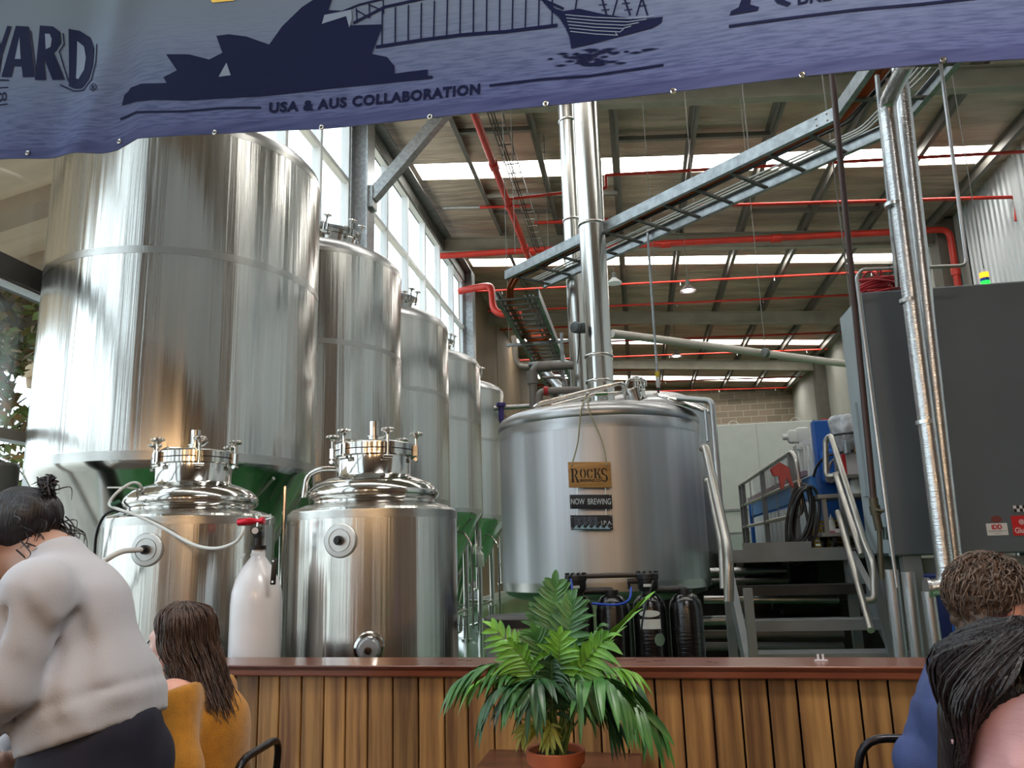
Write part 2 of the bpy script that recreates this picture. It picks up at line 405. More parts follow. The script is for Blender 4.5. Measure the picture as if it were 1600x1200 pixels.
def tree(label, x, y, h, rx, seed, n=2600):
    rnd = random.Random(seed)
    t = thing('tree', label, 'tree', (x, y, 0), 'trees outside the glazed wall')
    m = M(); m.tube([(x, y, -0.1), (x+0.1, y, h*0.4), (x-0.05, y+0.1, h*0.9)], 0.16, 10, r1=0.03)
    for k in range(14):
        a = rnd.uniform(0, 2*PI); z0 = h*rnd.uniform(0.15, 0.8); L = rx*(1-0.6*z0/h)*rnd.uniform(0.7, 1.0)
        m.tube([(x, y, z0), (x+L*0.5*math.cos(a), y+L*0.5*math.sin(a), z0+0.3), (x+L*math.cos(a), y+L*math.sin(a), z0+0.8)], 0.04, 6, r1=0.01)
    m.build('trunk', BARK, t)
    m = M()
    for k in range(n):
        z = h*(0.08+0.92*rnd.random()**0.9); rr = rx*math.sqrt(max(0.03, 1-(z/h)**1.6))*(0.75+0.35*math.sin(z*2.3+seed))
        a = rnd.uniform(0, 2*PI); q = rr*math.sqrt(rnd.random())
        c = Vector((x+q*math.cos(a), y+q*math.sin(a), z))
        e = Euler((rnd.uniform(-1.2, 1.2), rnd.uniform(-1.2, 1.2), rnd.uniform(0, 6.3))).to_matrix()
        L = rnd.uniform(0.10, 0.17); W = L*0.42
        m.face([c+e @ Vector(p) for p in ((-L, 0, 0), (-0.2*L, W, 0.02), (L, 0, 0.03), (-0.2*L, -W, 0.02))])
    m.build('foliage', LEAF1, t, smooth=False)
tree('reddish green magnolia tree outside the window left of the tallest tank', -10.2, 10.6, 7.6, 2.2, 1, 5200)
# ------------------------------------------------------------------ conical fermenters along the glazed wall
def frame_at(c, n):
    n = Vector(n).normalized(); q = Vector((0, 0, 1)).rotation_difference(n).to_matrix(); return Vector(c), q
def clamp_mesh(c, q, ang, rad, z, s=1.0):
    """swing bolt clamp with a scalloped knob on a flange of radius rad (local frame c, q)"""
    d = Vector((math.cos(ang), math.sin(ang), 0)); t = Vector((-math.sin(ang), math.cos(ang), 0)); up = Vector((0, 0, 1))
    w = lambda v: c + q @ v
    m = M()
    p = d*(rad+0.012*s)
    m.cyl(w(p+up*(z-0.055*s)), w(p+up*(z+0.085*s)), 0.008*s, n=10)
    for sgn in (-1, 1):
        a = d*(rad-0.025*s)+t*0.016*s*sgn
        m.bar(w(a+up*(z-0.03*s)+d*0.02*s), w(a+up*(z+0.03*s)+d*0.02*s), 0.008*s, 0.055*s, up=q @ d)
    m.cyl(w(p+t*(-0.026*s)+up*(z-0.05*s)), w(p+t*0.026*s+up*(z-0.05*s)), 0.011*s, n=10)
    k = M()
    n = 16; prof = []
    kc = w(p+up*(z+0.085*s))
    k.lathe([(0.010*s, -0.012*s), (0.014*s, 0), (0.032*s, 0.006*s), (0.036*s, 0.014*s), (0.032*s, 0.024*s), (0, 0.030*s)], kc, 16, q @ up)
    for i in range(8):
        a = i*PI/4; k.ball(kc + q @ Vector((0.032*s*math.cos(a), 0.032*s*math.sin(a), 0.014*s)), 0.008*s, 6)
    return m, k
R1 = 1.15
def make_fermenter():
    t = thing('fermentation_tank', '', 'tank', (0, 0, 0), 'conical fermenters along the window wall')
    zb, zt = 2.26, 5.0
    m = M(); m.lathe([(R1, zb), (R1, zb+0.02), (R1, (zb+zt)/2), (R1, zt-0.02), (R1, zt)], n=128, cap=False); m.build('shell', STEEL, t, angle=30)
    for (za_, zb_) in ((zb, zb+0.07), (3.86, 3.92), (zt-0.05, zt)):
        m = M(); m.lathe([(R1+0.002, za_), (R1+0.002, zb_)], n=128, cap=False); m.build('weld_band', STEEL_BAND, t)
    m = M(); m.lathe([(R1, zt), (R1-0.01, zt+0.05), (R1-0.06, zt+0.11), (R1-0.16, zt+0.17), (R1-0.4, zt+0.26), (R1-0.75, zt+0.33), (0.0, zt+0.37)], n=128, cap=False); m.build('dome', STEEL_SATIN, t, angle=60)
    m = M(); m.lathe([(R1, zb), (R1-0.005, zb-0.03), (R1-0.03, zb-0.07), (0.16, 0.42), (0.12, 0.38), (0.06, 0.36), (0.06, 0.25), (0, 0.25)], n=128, cap=False); m.build('cone', STEEL_POL, t, angle=60)
    for a in (45, 135, 225, 315):
        x, y = 0.98*math.cos(R(a)), 0.98*math.sin(R(a))
        m = M(); m.cyl((x, y, 0.03), (x, y, 2.36), 0.055); m.cyl((x, y, 0.0), (x, y, 0.03), 0.10); m.cyl((x, y, 0.03), (x, y, 0.12), 0.03)
        m.cyl((x, y, 0.20), (x, y, 0.24), 0.065)
        m.build('leg', STEEL_POL, t)
    m = M()
    for a in (45, 135, 225, 315):
        a2 = a+90
        m.cyl((0.98*math.cos(R(a)), 0.98*math.sin(R(a)), 0.55), (0.98*math.cos(R(a2)), 0.98*math.sin(R(a2)), 0.55), 0.03, n=12)
    m.build('leg_brace', STEEL_POL, t)
    # manway on the dome
    c, q = frame_at((0.42, -0.30, zt+0.26), (0.22, -0.16, 1))
    w = lambda v: c + q @ Vector(v)
    mw = M(); mw.lathe([(0.25, -0.10), (0.25, 0.16), (0.285, 0.16), (0.285, 0.20)], c, 48, q @ Vector((0, 0, 1)), cap=False)
    o = mw.build('manway', STEEL_POL, t)
    ld = M(); ld.lathe([(0.285, 0.205), (0.285, 0.24), (0.24, 0.245), (0.12, 0.265), (0, 0.27)], c, 48, q @ Vector((0, 0, 1))); ld.build('manway_lid', STEEL_SATIN, o)
    for i in range(6):
        a, k = clamp_mesh(c, q, R(30+60*i), 0.285, 0.20, 1.35); a.build('clamp', STEEL_POL, o); k.build('knob', STEEL_POL, o)
    # cleaning pipe bent over the shoulder and down the side
    m = M(); m.tube([(0.48, 0.25, zt+0.26), (0.50, 0.30, zt+0.40), (0.86, 0.84, zt+0.22), (0.873, 0.873, 0.9), (0.81, 0.81, 0.9)], 0.026, 12, 0.12); m.build('cleaning_pipe', STEEL_POL, t)
    m = M()
    for z in (1.3, 2.6, 3.9): m.box((0.80, 0.80, z), (0.875, 0.875, z+0.03))
    m.build('pipe_bracket', STEEL_POL, t)
    m = M(); m.cyl((0.5, -0.5, 0.95), (0.62, -0.68, 0.95), 0.05); m.cyl((0.60, -0.66, 0.95), (0.63, -0.70, 0.95), 0.075); m.tube([(0, 0, 0.26), (0, 0, 0.15), (0.5, -0.6, 0.15), (0.9, -0.75, 0.3)], 0.03, 10, 0.08)
    m.cyl((0.9, -0.75, 0.3), (0.9, -0.75, 0.55), 0.035); m.cyl((0.87, -0.75, 0.5), (1.05, -0.75, 0.55), 0.012)
    m.build('outlet_valve', STEEL_POL, t)
    m = M(); m.tube([(1.12, -0.28, 1.2), (1.12, -0.28, 2.1)], 0.018, 8); m.tube([(1.05, -0.45, 0.3), (1.05, -0.45, 1.7), (0.9, -0.38, 1.9)], 0.022, 8, 0.1); m.build('sample_pipe', STEEL_POL, t)
    return t
ferm = make_fermenter()
FX = -3.925
flabels = ['giant stainless conical fermenter nearest the camera at left, its top cut by the banner',
           'second stainless conical fermenter from the left, directly behind the giant nearest tank',
           'third stainless conical fermenter in the row along the windows',
           'fourth stainless conical fermenter, whose green-reflecting cone shows beside the kettle',
           'farthest stainless conical fermenter, a sliver half hidden by the kettle']
for i, (y, dz) in enumerate(((6.37, 0), (9.05, -0.05), (11.62, 0), (14.22, -0.03), (16.9, -0.30))):
    o = ferm if i == 0 else copy_tree(ferm)
    o.location = (FX, y, dz if i else 0.0); o['label'] = flabels[i]
    if dz: o.location.z = 0; 
# ------------------------------------------------------------------ brite tanks behind the bar
def make_brite(name):
    t = thing(name, '', 'tank', (0, 0, 0), 'small brite tanks behind the bar')
    r = 0.475
    m = M(); m.lathe([(r-0.03, 0.10), (r, 0.12), (r, 1.1), (r, 1.76), (r-0.006, 1.772), (0.395, 1.80)], n=128, cap=False); m.build('jacket', STEEL, t, angle=25)
    m = M(); m.lathe([(r+0.002, 1.715), (r+0.002, 1.755)], n=128, cap=False); m.build('weld_band', STEEL_BAND, t)
    m = M(); m.lathe([(0.40, 1.797), (0.352, 1.812), (0.350, 1.822), (0.368, 1.835), (0.378, 1.858), (0.37, 1.885), (0.335, 1.92), (0.27, 1.95), (0.222, 1.965)], n=96, cap=False); m.build('shoulder', STEEL_POL, t, angle=50)
    m = M(); m.lathe([(0.222, 1.96), (0.214, 1.975), (0.214, 2.075), (0.228, 2.075), (0.235, 2.08), (0.235, 2.108)], n=96, cap=False); m.build('neck', STEEL_POL, t, angle=35)
    m = M(); m.lathe([(0.229, 2.107), (0.229, 2.115)], n=96); m.build('gasket', RUBBER, t)
    m = M(); m.lathe([(0.235, 2.114), (0.236, 2.145), (0.225, 2.152), (0.17, 2.165), (0.08, 2.176), (0, 2.18)], n=96); ld = m.build('lid', STEEL_POL, t, angle=30)
    m = M(); m.cyl((0, 0, 2.17), (0, 0, 2.20), 0.034); m.cyl((0, 0, 2.20), (0, 0, 2.205), 0.042); m.cyl((0, 0, 2.205), (0, 0, 2.292), 0.028)
    for a in (0, 120, 240): m.cyl((0.027*math.cos(R(a)), 0.027*math.sin(R(a)), 2.262), (0.03*math.cos(R(a)), 0.03*math.sin(R(a)), 2.262), 0.006, n=8)
    m.tube([(0.03, -0.01, 2.195), (0.06, -0.015, 2.195), (0.095, -0.02, 2.215)], 0.008, 8)
    m.build('relief_valve', STEEL_POL, ld)
    c, q = Vector((0, 0, 0)), Matrix.Identity(3)
    for i in range(6):
        a, k = clamp_mesh(c, q, R(-90+36+60*i), 0.235, 2.11, 1.0)
        cl = a.build('clamp', STEEL_POL, t); k.build('knob', STEEL_POL, cl)
    m = M(); m.tube([(-0.10, 0.12, 2.16), (-0.13, 0.10, 2.20), (-0.20, 0.02, 2.20), (-0.235, -0.02, 2.155)], 0.007, 8, 0.02); m.build('lid_handle', STEEL_POL, ld)
    return t
def disc_port(root, ang, z, r=0.475, s=1.0):
    d = Vector((math.cos(ang), math.sin(ang), 0)); c = root.location + d*(r-0.012) + Vector((0, 0, z))
    m = M(); m.lathe([(0.088*s, 0), (0.088*s, 0.018), (0.082*s, 0.024), (0.060*s, 0.026), (0.059*s, 0.020), (0.056*s, 0.020), (0.055*s, 0.027), (0, 0.027)], c, 48, d); p = m.build('thermowell_plate', STEEL_DISC, root, angle=30)
    m = M(); m.cyl(c+d*0.026, c+d*0.048, 0.024*s, n=20); m.cyl(c+d*0.048, c+d*0.07, 0.015*s, n=16); m.build('cable_gland', RUBBER, p)
    return c, d
s2 = make_brite('brite_tank'); s1 = copy_tree(s2)
s2.location = (-1.497, 4.434, 0); s1.location = (-2.60, 4.39, 0)
s2['label'] = 'small stainless brite tank behind the bar, right of the white gas cylinder'
s1['label'] = 'small stainless brite tank behind the standing woman, with white hoses on it'
bpy.context.view_layer.update()
disc_port(s2, math.atan2(-s2.location.y, -s2.location.x) - R(20.5), 1.60)
p1c, p1d = disc_port(s1, math.atan2(-s1.location.y, -s1.location.x) - R(26), 1.585)
# lower outlet with clear sight glass on the second tank
a0 = math.atan2(-s2.location.y, -s2.location.x) - R(2); d0 = Vector((math.cos(a0), math.sin(a0), 0)); c0 = s2.location + d0*0.46 + Vector((0, 0, 1.075))
m = M(); m.lathe([(0.075, 0), (0.075, 0.02), (0.062, 0.035), (0.06, 0.07), (0.072, 0.075), (0.072, 0.10), (0.06, 0.105)], c0, 40, d0, cap=False); so = m.build('manhole_outlet', STEEL_POL, s2, angle=35)
m = M(); m.lathe([(0.06, 0.10), (0.05, 0.115), (0.045, 0.16), (0, 0.165)], c0, 24, d0); m.tube([c0+d0*0.13+Vector((0, 0, 0.0)), c0+d0*0.15+Vector((0.01, 0, 0.06))], 0.012, 8); m.build('sight_glass', mat('clear_fitting', (225, 228, 235), 0.1, 0.0, trans=0.7), so)
m = M(); m.cyl(c0+d0*0.165, c0+d0*0.19, 0.018, n=12); m.build('fitting_knob', STEEL_POL, so)
# cleaning arm at the left shoulder of the second tank
m = M(); b = s2.location
m.tube([b+Vector((-0.20, -0.04, 2.02)), b+Vector((-0.30, -0.06, 2.025)), b+Vector((-0.385, -0.06, 1.99)), b+Vector((-0.40, -0.06, 1.86))], 0.016, 10, 0.05); m.build('cleaning_arm', STEEL_POL, s2)
# hoses of the first tank
WHITE_HOSE = mat('white_hose', (216, 218, 216), 0.35)
h1 = [at(224, 772, 4.15), at(218, 757, 4.1), at(205, 755, 4.08), at(185, 768, 4.0), at(172, 784, 3.98), at(176, 792, 3.93), at(215, 806, 3.90), at(255, 825, 3.88), at(300, 850, 3.82), at(335, 857, 3.78), at(365, 849, 3.74), at(378, 835, 3.73), at(381, 823, 3.74)]
def smooth_path(P, n=6):
    out = []
    for i in range(len(P)-1):
        p0 = P[max(i-1, 0)]; p1_ = P[i]; p2 = P[i+1]; p3 = P[min(i+2, len(P)-1)]
        for k in range(n):
            t = k/n
            out.append(0.5*((2*p1_) + (p2-p0)*t + (2*p0-5*p1_+4*p2-p3)*t*t + (3*p1_-p0-3*p2+p3)*t**3))
    out.append(P[-1]); return out
h1 = [Vector(p) for p in h1]
tag(link('gas_hose', (lambda mm: (mm.tube(smooth_path(h1), 0.0085, 10), mm.bm)[1])(M()) and bpy.data.meshes.new('x'), WHITE_HOSE) if False else (lambda mm: (mm.tube(smooth_path(h1), 0.0085, 10), mm.build('gas_hose', WHITE_HOSE))[1])(M()),
    'thin white gas hose looping from the left small tank to the red regulator', 'hose')
m = M(); g = h1[5]; m.obox(g+Vector((0.02, -0.005, 0.02)), (0.05, 0.018, 0.018), Euler((0, R(-25), R(20))), 0.004)
m.build('hose_clip', mat('green_clip', (40, 98, 74), 0.4), bpy.data.objects['gas_hose'], label='dark green clip')
b0 = p1c + p1d*0.06
h2 = [b0, b0+p1d*0.05+Vector((-0.02, 0, -0.002)), at(190, 862, 3.75), at(170, 872, 3.72), at(150, 890, 3.72), at(140, 940, 3.8), at(150, 1010, 3.9)]
m = M(); m.tube(smooth_path([Vector(p) for p in h2]), 0.014, 12); tag(m.build('glycol_hose', WHITE_HOSE), 'thick white hose from the round plate of the left small tank', 'hose')
h3 = [at(196, 800, 3.98), at(180, 797, 3.95), at(163, 806, 3.95), at(152, 830, 3.97), at(148, 870, 4.0), at(146, 1000, 4.05)]
m = M(); m.tube(smooth_path([Vector(p) for p in h3]), 0.008, 8); tag(m.build('black_cable', RUBBER), 'black cable hanging down the left edge of the left small tank', 'cable')
m = M(); m.tube([at(168, 762, 4.05), at(200, 762, 4.05), at(222, 765, 4.15)], 0.005, 8); tag(m.build('thin_tube', WHITE_HOSE), 'short thin white tube lying above the shoulder of the left small tank', 'tube')

# ------------------------------------------------------------------ gas cylinder
gc = Vector((-1.91, 3.86, 0)); 
t = thing('gas_cylinder', 'tall white gas cylinder with red regulator between the two small tanks', 'gas cylinder', gc)
GC = mat('white_cylinder_paint', (226, 224, 228), 0.22, var=0.05, vscale=(6, 6, 6), coat=0.3)
m = M(); r = 0.125
m.lathe([(0.10, 0.02), (r, 0.05), (r, 1.30), (r-0.004, 1.36), (r-0.02, 1.42), (r-0.045, 1.47), (0.055, 1.505), (0.036, 1.53), (0.032, 1.57)], gc, 64); m.build('body', GC, t, angle=60)
m = M(); m.cyl(gc+Vector((0, 0, 1.565)), gc+Vector((0, 0, 1.585)), 0.04); m.cyl(gc+Vector((0, 0, 1.585)), gc+Vector((0, 0, 1.66)), 0.018); m.box(gc+Vector((-0.022, -0.022, 1.625)), gc+Vector((0.022, 0.022, 1.66)), 0.004); v = m.build('valve', mat('dark_brass_black', (38, 36, 36), 0.35, 0.6), t)
m = M(); a = at(372, 816, 3.82); b = at(414, 813, 3.82); m.lathe([(0.016, 0), (0.019, 0.004), (0.019, 0.075), (0.015, 0.08), (0.015, 0.12), (0.018, 0.125), (0.018, 0.14), (0, 0.142)], a, 24, b-a); m.build('regulator', mat('red_anodised', (200, 28, 50), 0.25, 0.5), t, label='bright red regulator barrel')
m = M(); c = Vector(at(394, 829, 3.77)); m.lathe([(0.022, 0), (0.022, 0.016), (0.018, 0.018), (0, 0.018)], c+Vector((0, 0.03, 0)), 24, CAMP-c); gz = m.build('gauge', mat('gauge_rim', (46, 46, 48), 0.4, 0.3), t)
m = M(); dd = (CAMP-c).normalized(); m.lathe([(0.016, 0), (0, 0.001)], c+Vector((0, 0.03, 0))+dd*0.0185, 24, dd); m.build('dial', mat('dial_white', (214, 212, 214), 0.4), gz)
m = M(); m.cyl(at(404, 806, 3.82), at(404, 823, 3.82), 0.012); m.torus(at(404, 806, 3.82), 0.016, 0.003, (0, 1, 0), 20, 6); m.cyl(at(416, 812, 3.82), at(424, 810, 3.82), 0.006); m.cyl(at(423, 803, 3.82), at(422, 820, 3.82), 0.003); m.build('fitting', STEEL_POL, t)
hp = Vector(at(428, 893, 3.735)); m = M(); 
tangent = Vector((1, 0.75, 0)).normalized()
m.obox(hp, (0.026, 0.008, 0.125), Euler((0, R(3), R(28))), 0.004); hd = m.build('strap_tag', RUBBER, t, label='black plastic tag')
m = M(); m.cyl(hp+Vector((0, -0.004, -0.048)), hp+Vector((-0.002, -0.010, -0.048)), 0.006); m.cyl(hp+Vector((0, -0.004, 0.05)), hp+Vector((-0.002, -0.010, 0.05)), 0.005); m.build('rivet', STEEL_POL, hd)
m = M(); lp = gc + Vector((-0.012, -0.0, 0)); 
for (px_, py_, w_, h_) in ((399, 866, 0.05, 0.02), (378, 868, 0.03, 0.02)):
    c = Vector(at(px_, py_, 3.79)); m.obox(c, (w_, 0.002, h_), Euler((R(-35), R(0), R(0))))
m.build('stamped_label', mat('label_grey', (176, 176, 178), 0.5), t)

# ------------------------------------------------------------------ brew kettle with its sign
KC = Vector((-0.35, 8.03, 0))
KSTEEL = mat('kettle_brushed_steel', (204, 204, 208), 0.45, 1.0, var=0.10, vscale=(9, 9, 0.12), bump=0.05, bscale=(40, 40, 0.5), rvar=0.05)
t = thing('brew_kettle', 'wide brushed steel brew kettle with wooden sign hanging on its front', 'kettle', KC)
kt = t
m = M(); m.lathe([(1.0, 1.20), (1.0, 1.9), (1.0, 2.62)], KC, 128, cap=False); m.build('shell', KSTEEL, t)
m = M(); m.lathe([(1.003, 2.60), (1.003, 2.70), (1.0, 2.705)], KC, 128, cap=False); m.build('top_band', STEEL_SATIN, t)
m = M(); m.lathe([(1.0, 2.70), (1.012, 2.72), (1.012, 2.76), (0.99, 2.805), (0.93, 2.84), (0.75, 2.885), (0.4, 2.93), (0, 2.95)], KC, 128, cap=False); m.build('dome', STEEL_SATIN, t, angle=60)
m = M(); m.lathe([(0, 1.02), (0.5, 1.04), (0.86, 1.09), (0.96, 1.13), (1.0, 1.20)], KC, 128, cap=False); m.build('bottom_dish', STEEL_SATIN, t, angle=60)
m = M(); m.lathe([(1.004, 1.17), (1.004, 1.25)], KC, 128, cap=False); m.build('bottom_band', STEEL_BAND, t)
for a in (-125, -55, 55, 125):
    x, y = KC.x+0.78*math.cos(R(a)), KC.y+0.78*math.sin(R(a))
    m = M(); m.cyl((x, y, 0), (x, y, 1.12), 0.07); m.cyl((x, y, 0), (x, y, 0.03), 0.12); m.build('leg', STEEL_POL, t)
# open hatch lid lying across the right of the dome, and small manway
hc = Vector(at(1068, 630, 7.75)); m = M(); m.lathe([(0.29, -0.012), (0.30, 0), (0.29, 0.012), (0.15, 0.03), (0, 0.035)], hc, 48, Vector((0.42, -0.25, 1))); m.torus(hc, 0.29, 0.014, Vector((0.42, -0.25, 1)), 48, 8); m.build('hatch_lid', STEEL_POL, t)
mc = Vector(at(992, 612, 7.9)); cc, q = frame_at(mc-Vector((0, 0, 0.05)), (-0.25, -0.2, 1))
m = M(); m.lathe([(0.11, -0.05), (0.11, 0.06), (0.125, 0.06), (0.125, 0.085), (0, 0.10)], cc, 32, q @ Vector((0, 0, 1))); mo = m.build('manway', STEEL_POL, t)
for i in range(4):
    a_, k_ = clamp_mesh(cc, q, R(45+90*i), 0.125, 0.08, 0.8); a_.build('clamp', STEEL_POL, mo); k_.build('knob', STEEL_POL, mo)
m = M(); m.tube([at(835, 637, 7.5), at(845, 630, 7.5), at(972, 598, 7.5), at(976, 606, 7.6), at(977, 616, 7.7)], 0.022, 10, 0.05)
m.tube([at(862, 634, 7.9), at(930, 616, 7.9), at(1000, 612, 8.0)], 0.02, 10); m.tube([at(978, 612, 7.8), at(980, 592, 7.8), at(1008, 594, 7.9), at(1008, 604, 7.9)], 0.018, 10, 0.06)
m.build('cleaning_pipe', STEEL_POL, t)
m = M(); m.obox(at(940, 616, 7.6), (0.12, 0.02, 0.02), Euler((0, 0, 0))); m.build('valve_handle', mat('green_handle', (60, 120, 60), 0.5), t)
hk = Vector(at(918, 612, 7.22)); hk.z = 2.90
m = M(); m.tube([hk+Vector((0, 0.12, -0.06)), hk+Vector((0, 0.03, 0.06)), hk+Vector((0, -0.03, 0.03))], 0.012, 8); m.build('sign_hook', STEEL_SATIN, t)

# sign: board on a rope, two slates hanging below it
SWOOD = mat('sign_pine', (196, 148, 84), 0.6, rgb2=(150, 100, 50), vscale=(2, 30, 30), vcontrast=(0.3, 0.7))
SLATE = mat('blackboard', (30, 27, 36), 0.55)
CHALK = mat('chalk_white', (214, 222, 226), 0.8)
INK = mat('burnt_ink', (36, 24, 18), 0.7)
WAVE = mat('wave_paint', (150, 184, 198), 0.7)
ROPE = mat('twine', (166, 156, 126), 0.9, bump=0.6, bscale=(80, 80, 80))
YS = 6.93
st = thing('hanging_sign', 'wooden brewery sign with two small blackboards hanging from a rope', 'sign', at(922, 775, YS))
def board_frame(px0, py0, px1, py1):
    """flat board facing -Y, tilted a touch with the picture: returns origin (bottom left), ux, uz, w, h"""
    a = Vector(at(px0, py1, YS)); b = Vector(at(px1, py1, YS)); c = Vector(at(px0, py0, YS))
    ux = (b-a); ux.y = 0; uz = (c-a); uz.y = 0; uz.x = 0
    return a, ux.normalized(), Vector((0, 0, 1)), ux.length, uz.length
def text_mesh(txt, size=1.0, bold=0.0, shear=0.0, ext=0.0, spacing=1.0, align='LEFT'):
    cu = bpy.data.curves.new('txt', 'FONT'); cu.body = txt; cu.size = size; cu.offset = bold; cu.shear = shear; cu.extrude = ext; cu.space_character = spacing; cu.resolution_u = 4
    cu.fill_mode = 'BOTH' if ext else 'FRONT'
    o = bpy.data.objects.new('txt', cu); COL.objects.link(o)
    dg = bpy.context.evaluated_depsgraph_get(); dg.update()
    me = bpy.data.meshes.new_from_object(o.evaluated_get(dg)); bpy.data.objects.remove(o)
    vs = [v.co.copy() for v in me.vertices]; fs = [tuple(p.vertices) for p in me.polygons]; bpy.data.meshes.remove(me)
    xs = [v.x for v in vs]; ys = [v.y for v in vs]
    return vs, fs, min(xs), max(xs), min(ys), max(ys)
def put_text(m, txt, x0, x1, y0, y1, f, bold=0.02, shear=0.0, spacing=1.0):
    """fit text in the 2D box, map with f(x,y)->Vector"""
    vs, fs, a, b, c, d = text_mesh(txt, 1.0, bold, shear, 0, spacing)
    V = [m.bm.verts.new(f(x0+(v.x-a)/(b-a)*(x1-x0), y0+(v.y-c)/(d-c)*(y1-y0))) for v in vs]
    for q_ in fs:
        try: m.bm.faces.new([V[i] for i in q_])
        except ValueError: pass
# stencil slab letters as polygons in a 0..1 box (strokes)
def poly(m, pts, f):
    try: m.bm.faces.new([m.bm.verts.new(f(x, y)) for x, y in pts])
    except ValueError: pass
def arc_poly(cx, cy, rx, ry, t0, t1, wx, n=14, taper=True):
    o = []; i_ = []
    for k in range(n+1):
        t = R(t0 + (t1-t0)*k/n); 
        ww = wx*(0.35+0.65*abs(math.cos(t))) if taper else wx
        o.append((cx+rx*math.cos(t), cy+ry*math.sin(t))); i_.append((cx+(rx-ww)*math.cos(t), cy+(ry-wx*0.35)*math.sin(t)))
    return [(a, b, c, d) for a, b, c, d in zip(o, o[1:], i_[1:], i_)]
def slab_letter(m, ch, x, y, w, h, f):
    def P(pts): poly(m, [(x+px*w, y+py*h) for px, py in pts], f)
    def A(*a, **k):
        for q_ in arc_poly(*a, **k): P(q_)
    if ch == 'R':
        P([(0.10, 0), (0.34, 0), (0.34, 1), (0.10, 1)]); P([(0, 0), (0.44, 0), (0.44, 0.06), (0, 0.06)]); P([(0, 0.94), (0.36, 0.94), (0.36, 1), (0, 1)])
        A(0.42, 0.74, 0.42, 0.26, -88, 88, 0.22); P([(0.46, 0.5), (0.66, 0.46), (0.96, 0.07), (0.72, 0.05)]); P([(0.64, 0), (1.04, 0), (1.04, 0.06), (0.64, 0.06)])
    if ch == 'O':
        A(0.47, 0.5, 0.44, 0.5, 98, 262, 0.24); A(0.53, 0.5, 0.44, 0.5, -82, 82, 0.24)
    if ch == 'C':
        A(0.5, 0.5, 0.47, 0.5, 97, 263, 0.26); A(0.54, 0.5, 0.42, 0.5, 25, 80, 0.2); A(0.54, 0.5, 0.42, 0.5, -80, -25, 0.2); P([(0.84, 0.62), (0.93, 0.62), (0.93, 1.0), (0.84, 0.9)])
    if ch == 'K':
        P([(0.08, 0), (0.32, 0), (0.32, 1), (0.08, 1)]); P([(0, 0), (0.42, 0), (0.42, 0.06), (0, 0.06)]); P([(0, 0.94), (0.42, 0.94), (0.42, 1), (0, 1)])
        P([(0.36, 0.47), (0.46, 0.42), (0.88, 0.95), (0.76, 0.95)]); P([(0.46, 0.56), (0.58, 0.66), (0.96, 0.05), (0.70, 0.05)]); P([(0.62, 0.94), (0.98, 0.94), (0.98, 1), (0.62, 1)]); P([(0.6, 0), (1.02, 0), (1.02, 0.06), (0.6, 0.06)])
    if ch == 'S':
        A(0.5, 0.74, 0.42, 0.26, 40, 250, 0.22); A(0.5, 0.27, 0.44, 0.27, -140, 82, 0.24); P([(0.2, 0.60), (0.45, 0.50), (0.9, 0.36), (0.62, 0.50), (0.3, 0.68)])
        P([(0.80, 0.72), (0.88, 0.72), (0.88, 1.0), (0.80, 0.92)]); P([(0.08, 0), (0.16, 0.08), (0.16, 0.32), (0.08, 0.32)])
def flat_frame(a, ux, uz, w, h, t=0.018):
    n = Vector((0, -1, 0)); 
    return lambda x, y: a + ux*(x*w) + uz*(y*h) + n*(t/2+0.0015)
def tri(bm):
    bmesh.ops.triangulate(bm, faces=bm.faces[:])
boards = []
a, ux, uz, w, h = board_frame(889, 722, 956, 762)
m = M(); m.obox(a+ux*w/2+uz*h/2, (w, 0.018, h), Matrix((ux, Vector((0, 1, 0)), uz)).transposed(), 0.003); b1 = m.build('name_board', SWOOD, st)
f = flat_frame(a, ux, uz, w, h); m = M()
slab_letter(m, 'R', 0.06, 0.20, 0.19, 0.54, f); slab_letter(m, 'O', 0.27, 0.36, 0.15, 0.38, f); slab_letter(m, 'C', 0.43, 0.36, 0.15, 0.38, f); slab_letter(m, 'K', 0.60, 0.36, 0.17, 0.38, f); slab_letter(m, 'S', 0.76, 0.22, 0.17, 0.54, f)
put_text(m, 'BREWING CO', 0.27, 0.76, 0.22, 0.33, f, 0.03)
m.build('lettering', INK, b1, smooth=False)
m = M(); 
for x in (0.09, 0.91): m.ball(a+ux*(x*w)+uz*(h*0.88)+Vector((0, -0.012, 0)), 0.010, 8, (1, 0.6, 1))
m.build('knot', ROPE, b1)
m = M()
for x, s_ in ((0.09, -1), (0.91, 1)):
    p = a+ux*(x*w)+uz*(h*0.9)+Vector((0, -0.006, 0))
    top = hk + Vector((0.012*s_, -0.03, 0.02))
    md = Vector(at(914 + 6*s_, 640, 6.97)); 
    m.tube(smooth_path([p, Vector(at(903 if s_ < 0 else 941, 690, 6.95)), md, top], 5), 0.0065, 8)
m.build('rope', ROPE, st)
a, ux, uz, w, h = board_frame(891, 773, 957, 795)
m = M(); m.obox(a+ux*w/2+uz*h/2, (w, 0.016, h), Matrix((ux, Vector((0, 1, 0)), uz)).transposed(), 0.002); b2 = m.build('slate_board', SLATE, st)
f = flat_frame(a, ux, uz, w, h, 0.016); m = M(); put_text(m, 'NOW  BREWING', 0.03, 0.97, 0.30, 0.72, f, 0.0); m.build('lettering', CHALK, b2, smooth=False)
m = M()
for (x, y) in ((0.03, 0.9), (0.96, 0.93), (0.03, 0.1), (0.96, 0.12)): m.ball(f(x, y), 0.005, 8)
m.build('screw', STEEL_POL, b2)
A2 = a.copy(); W2 = w
a, ux, uz, w, h = board_frame(892, 805, 958, 828)
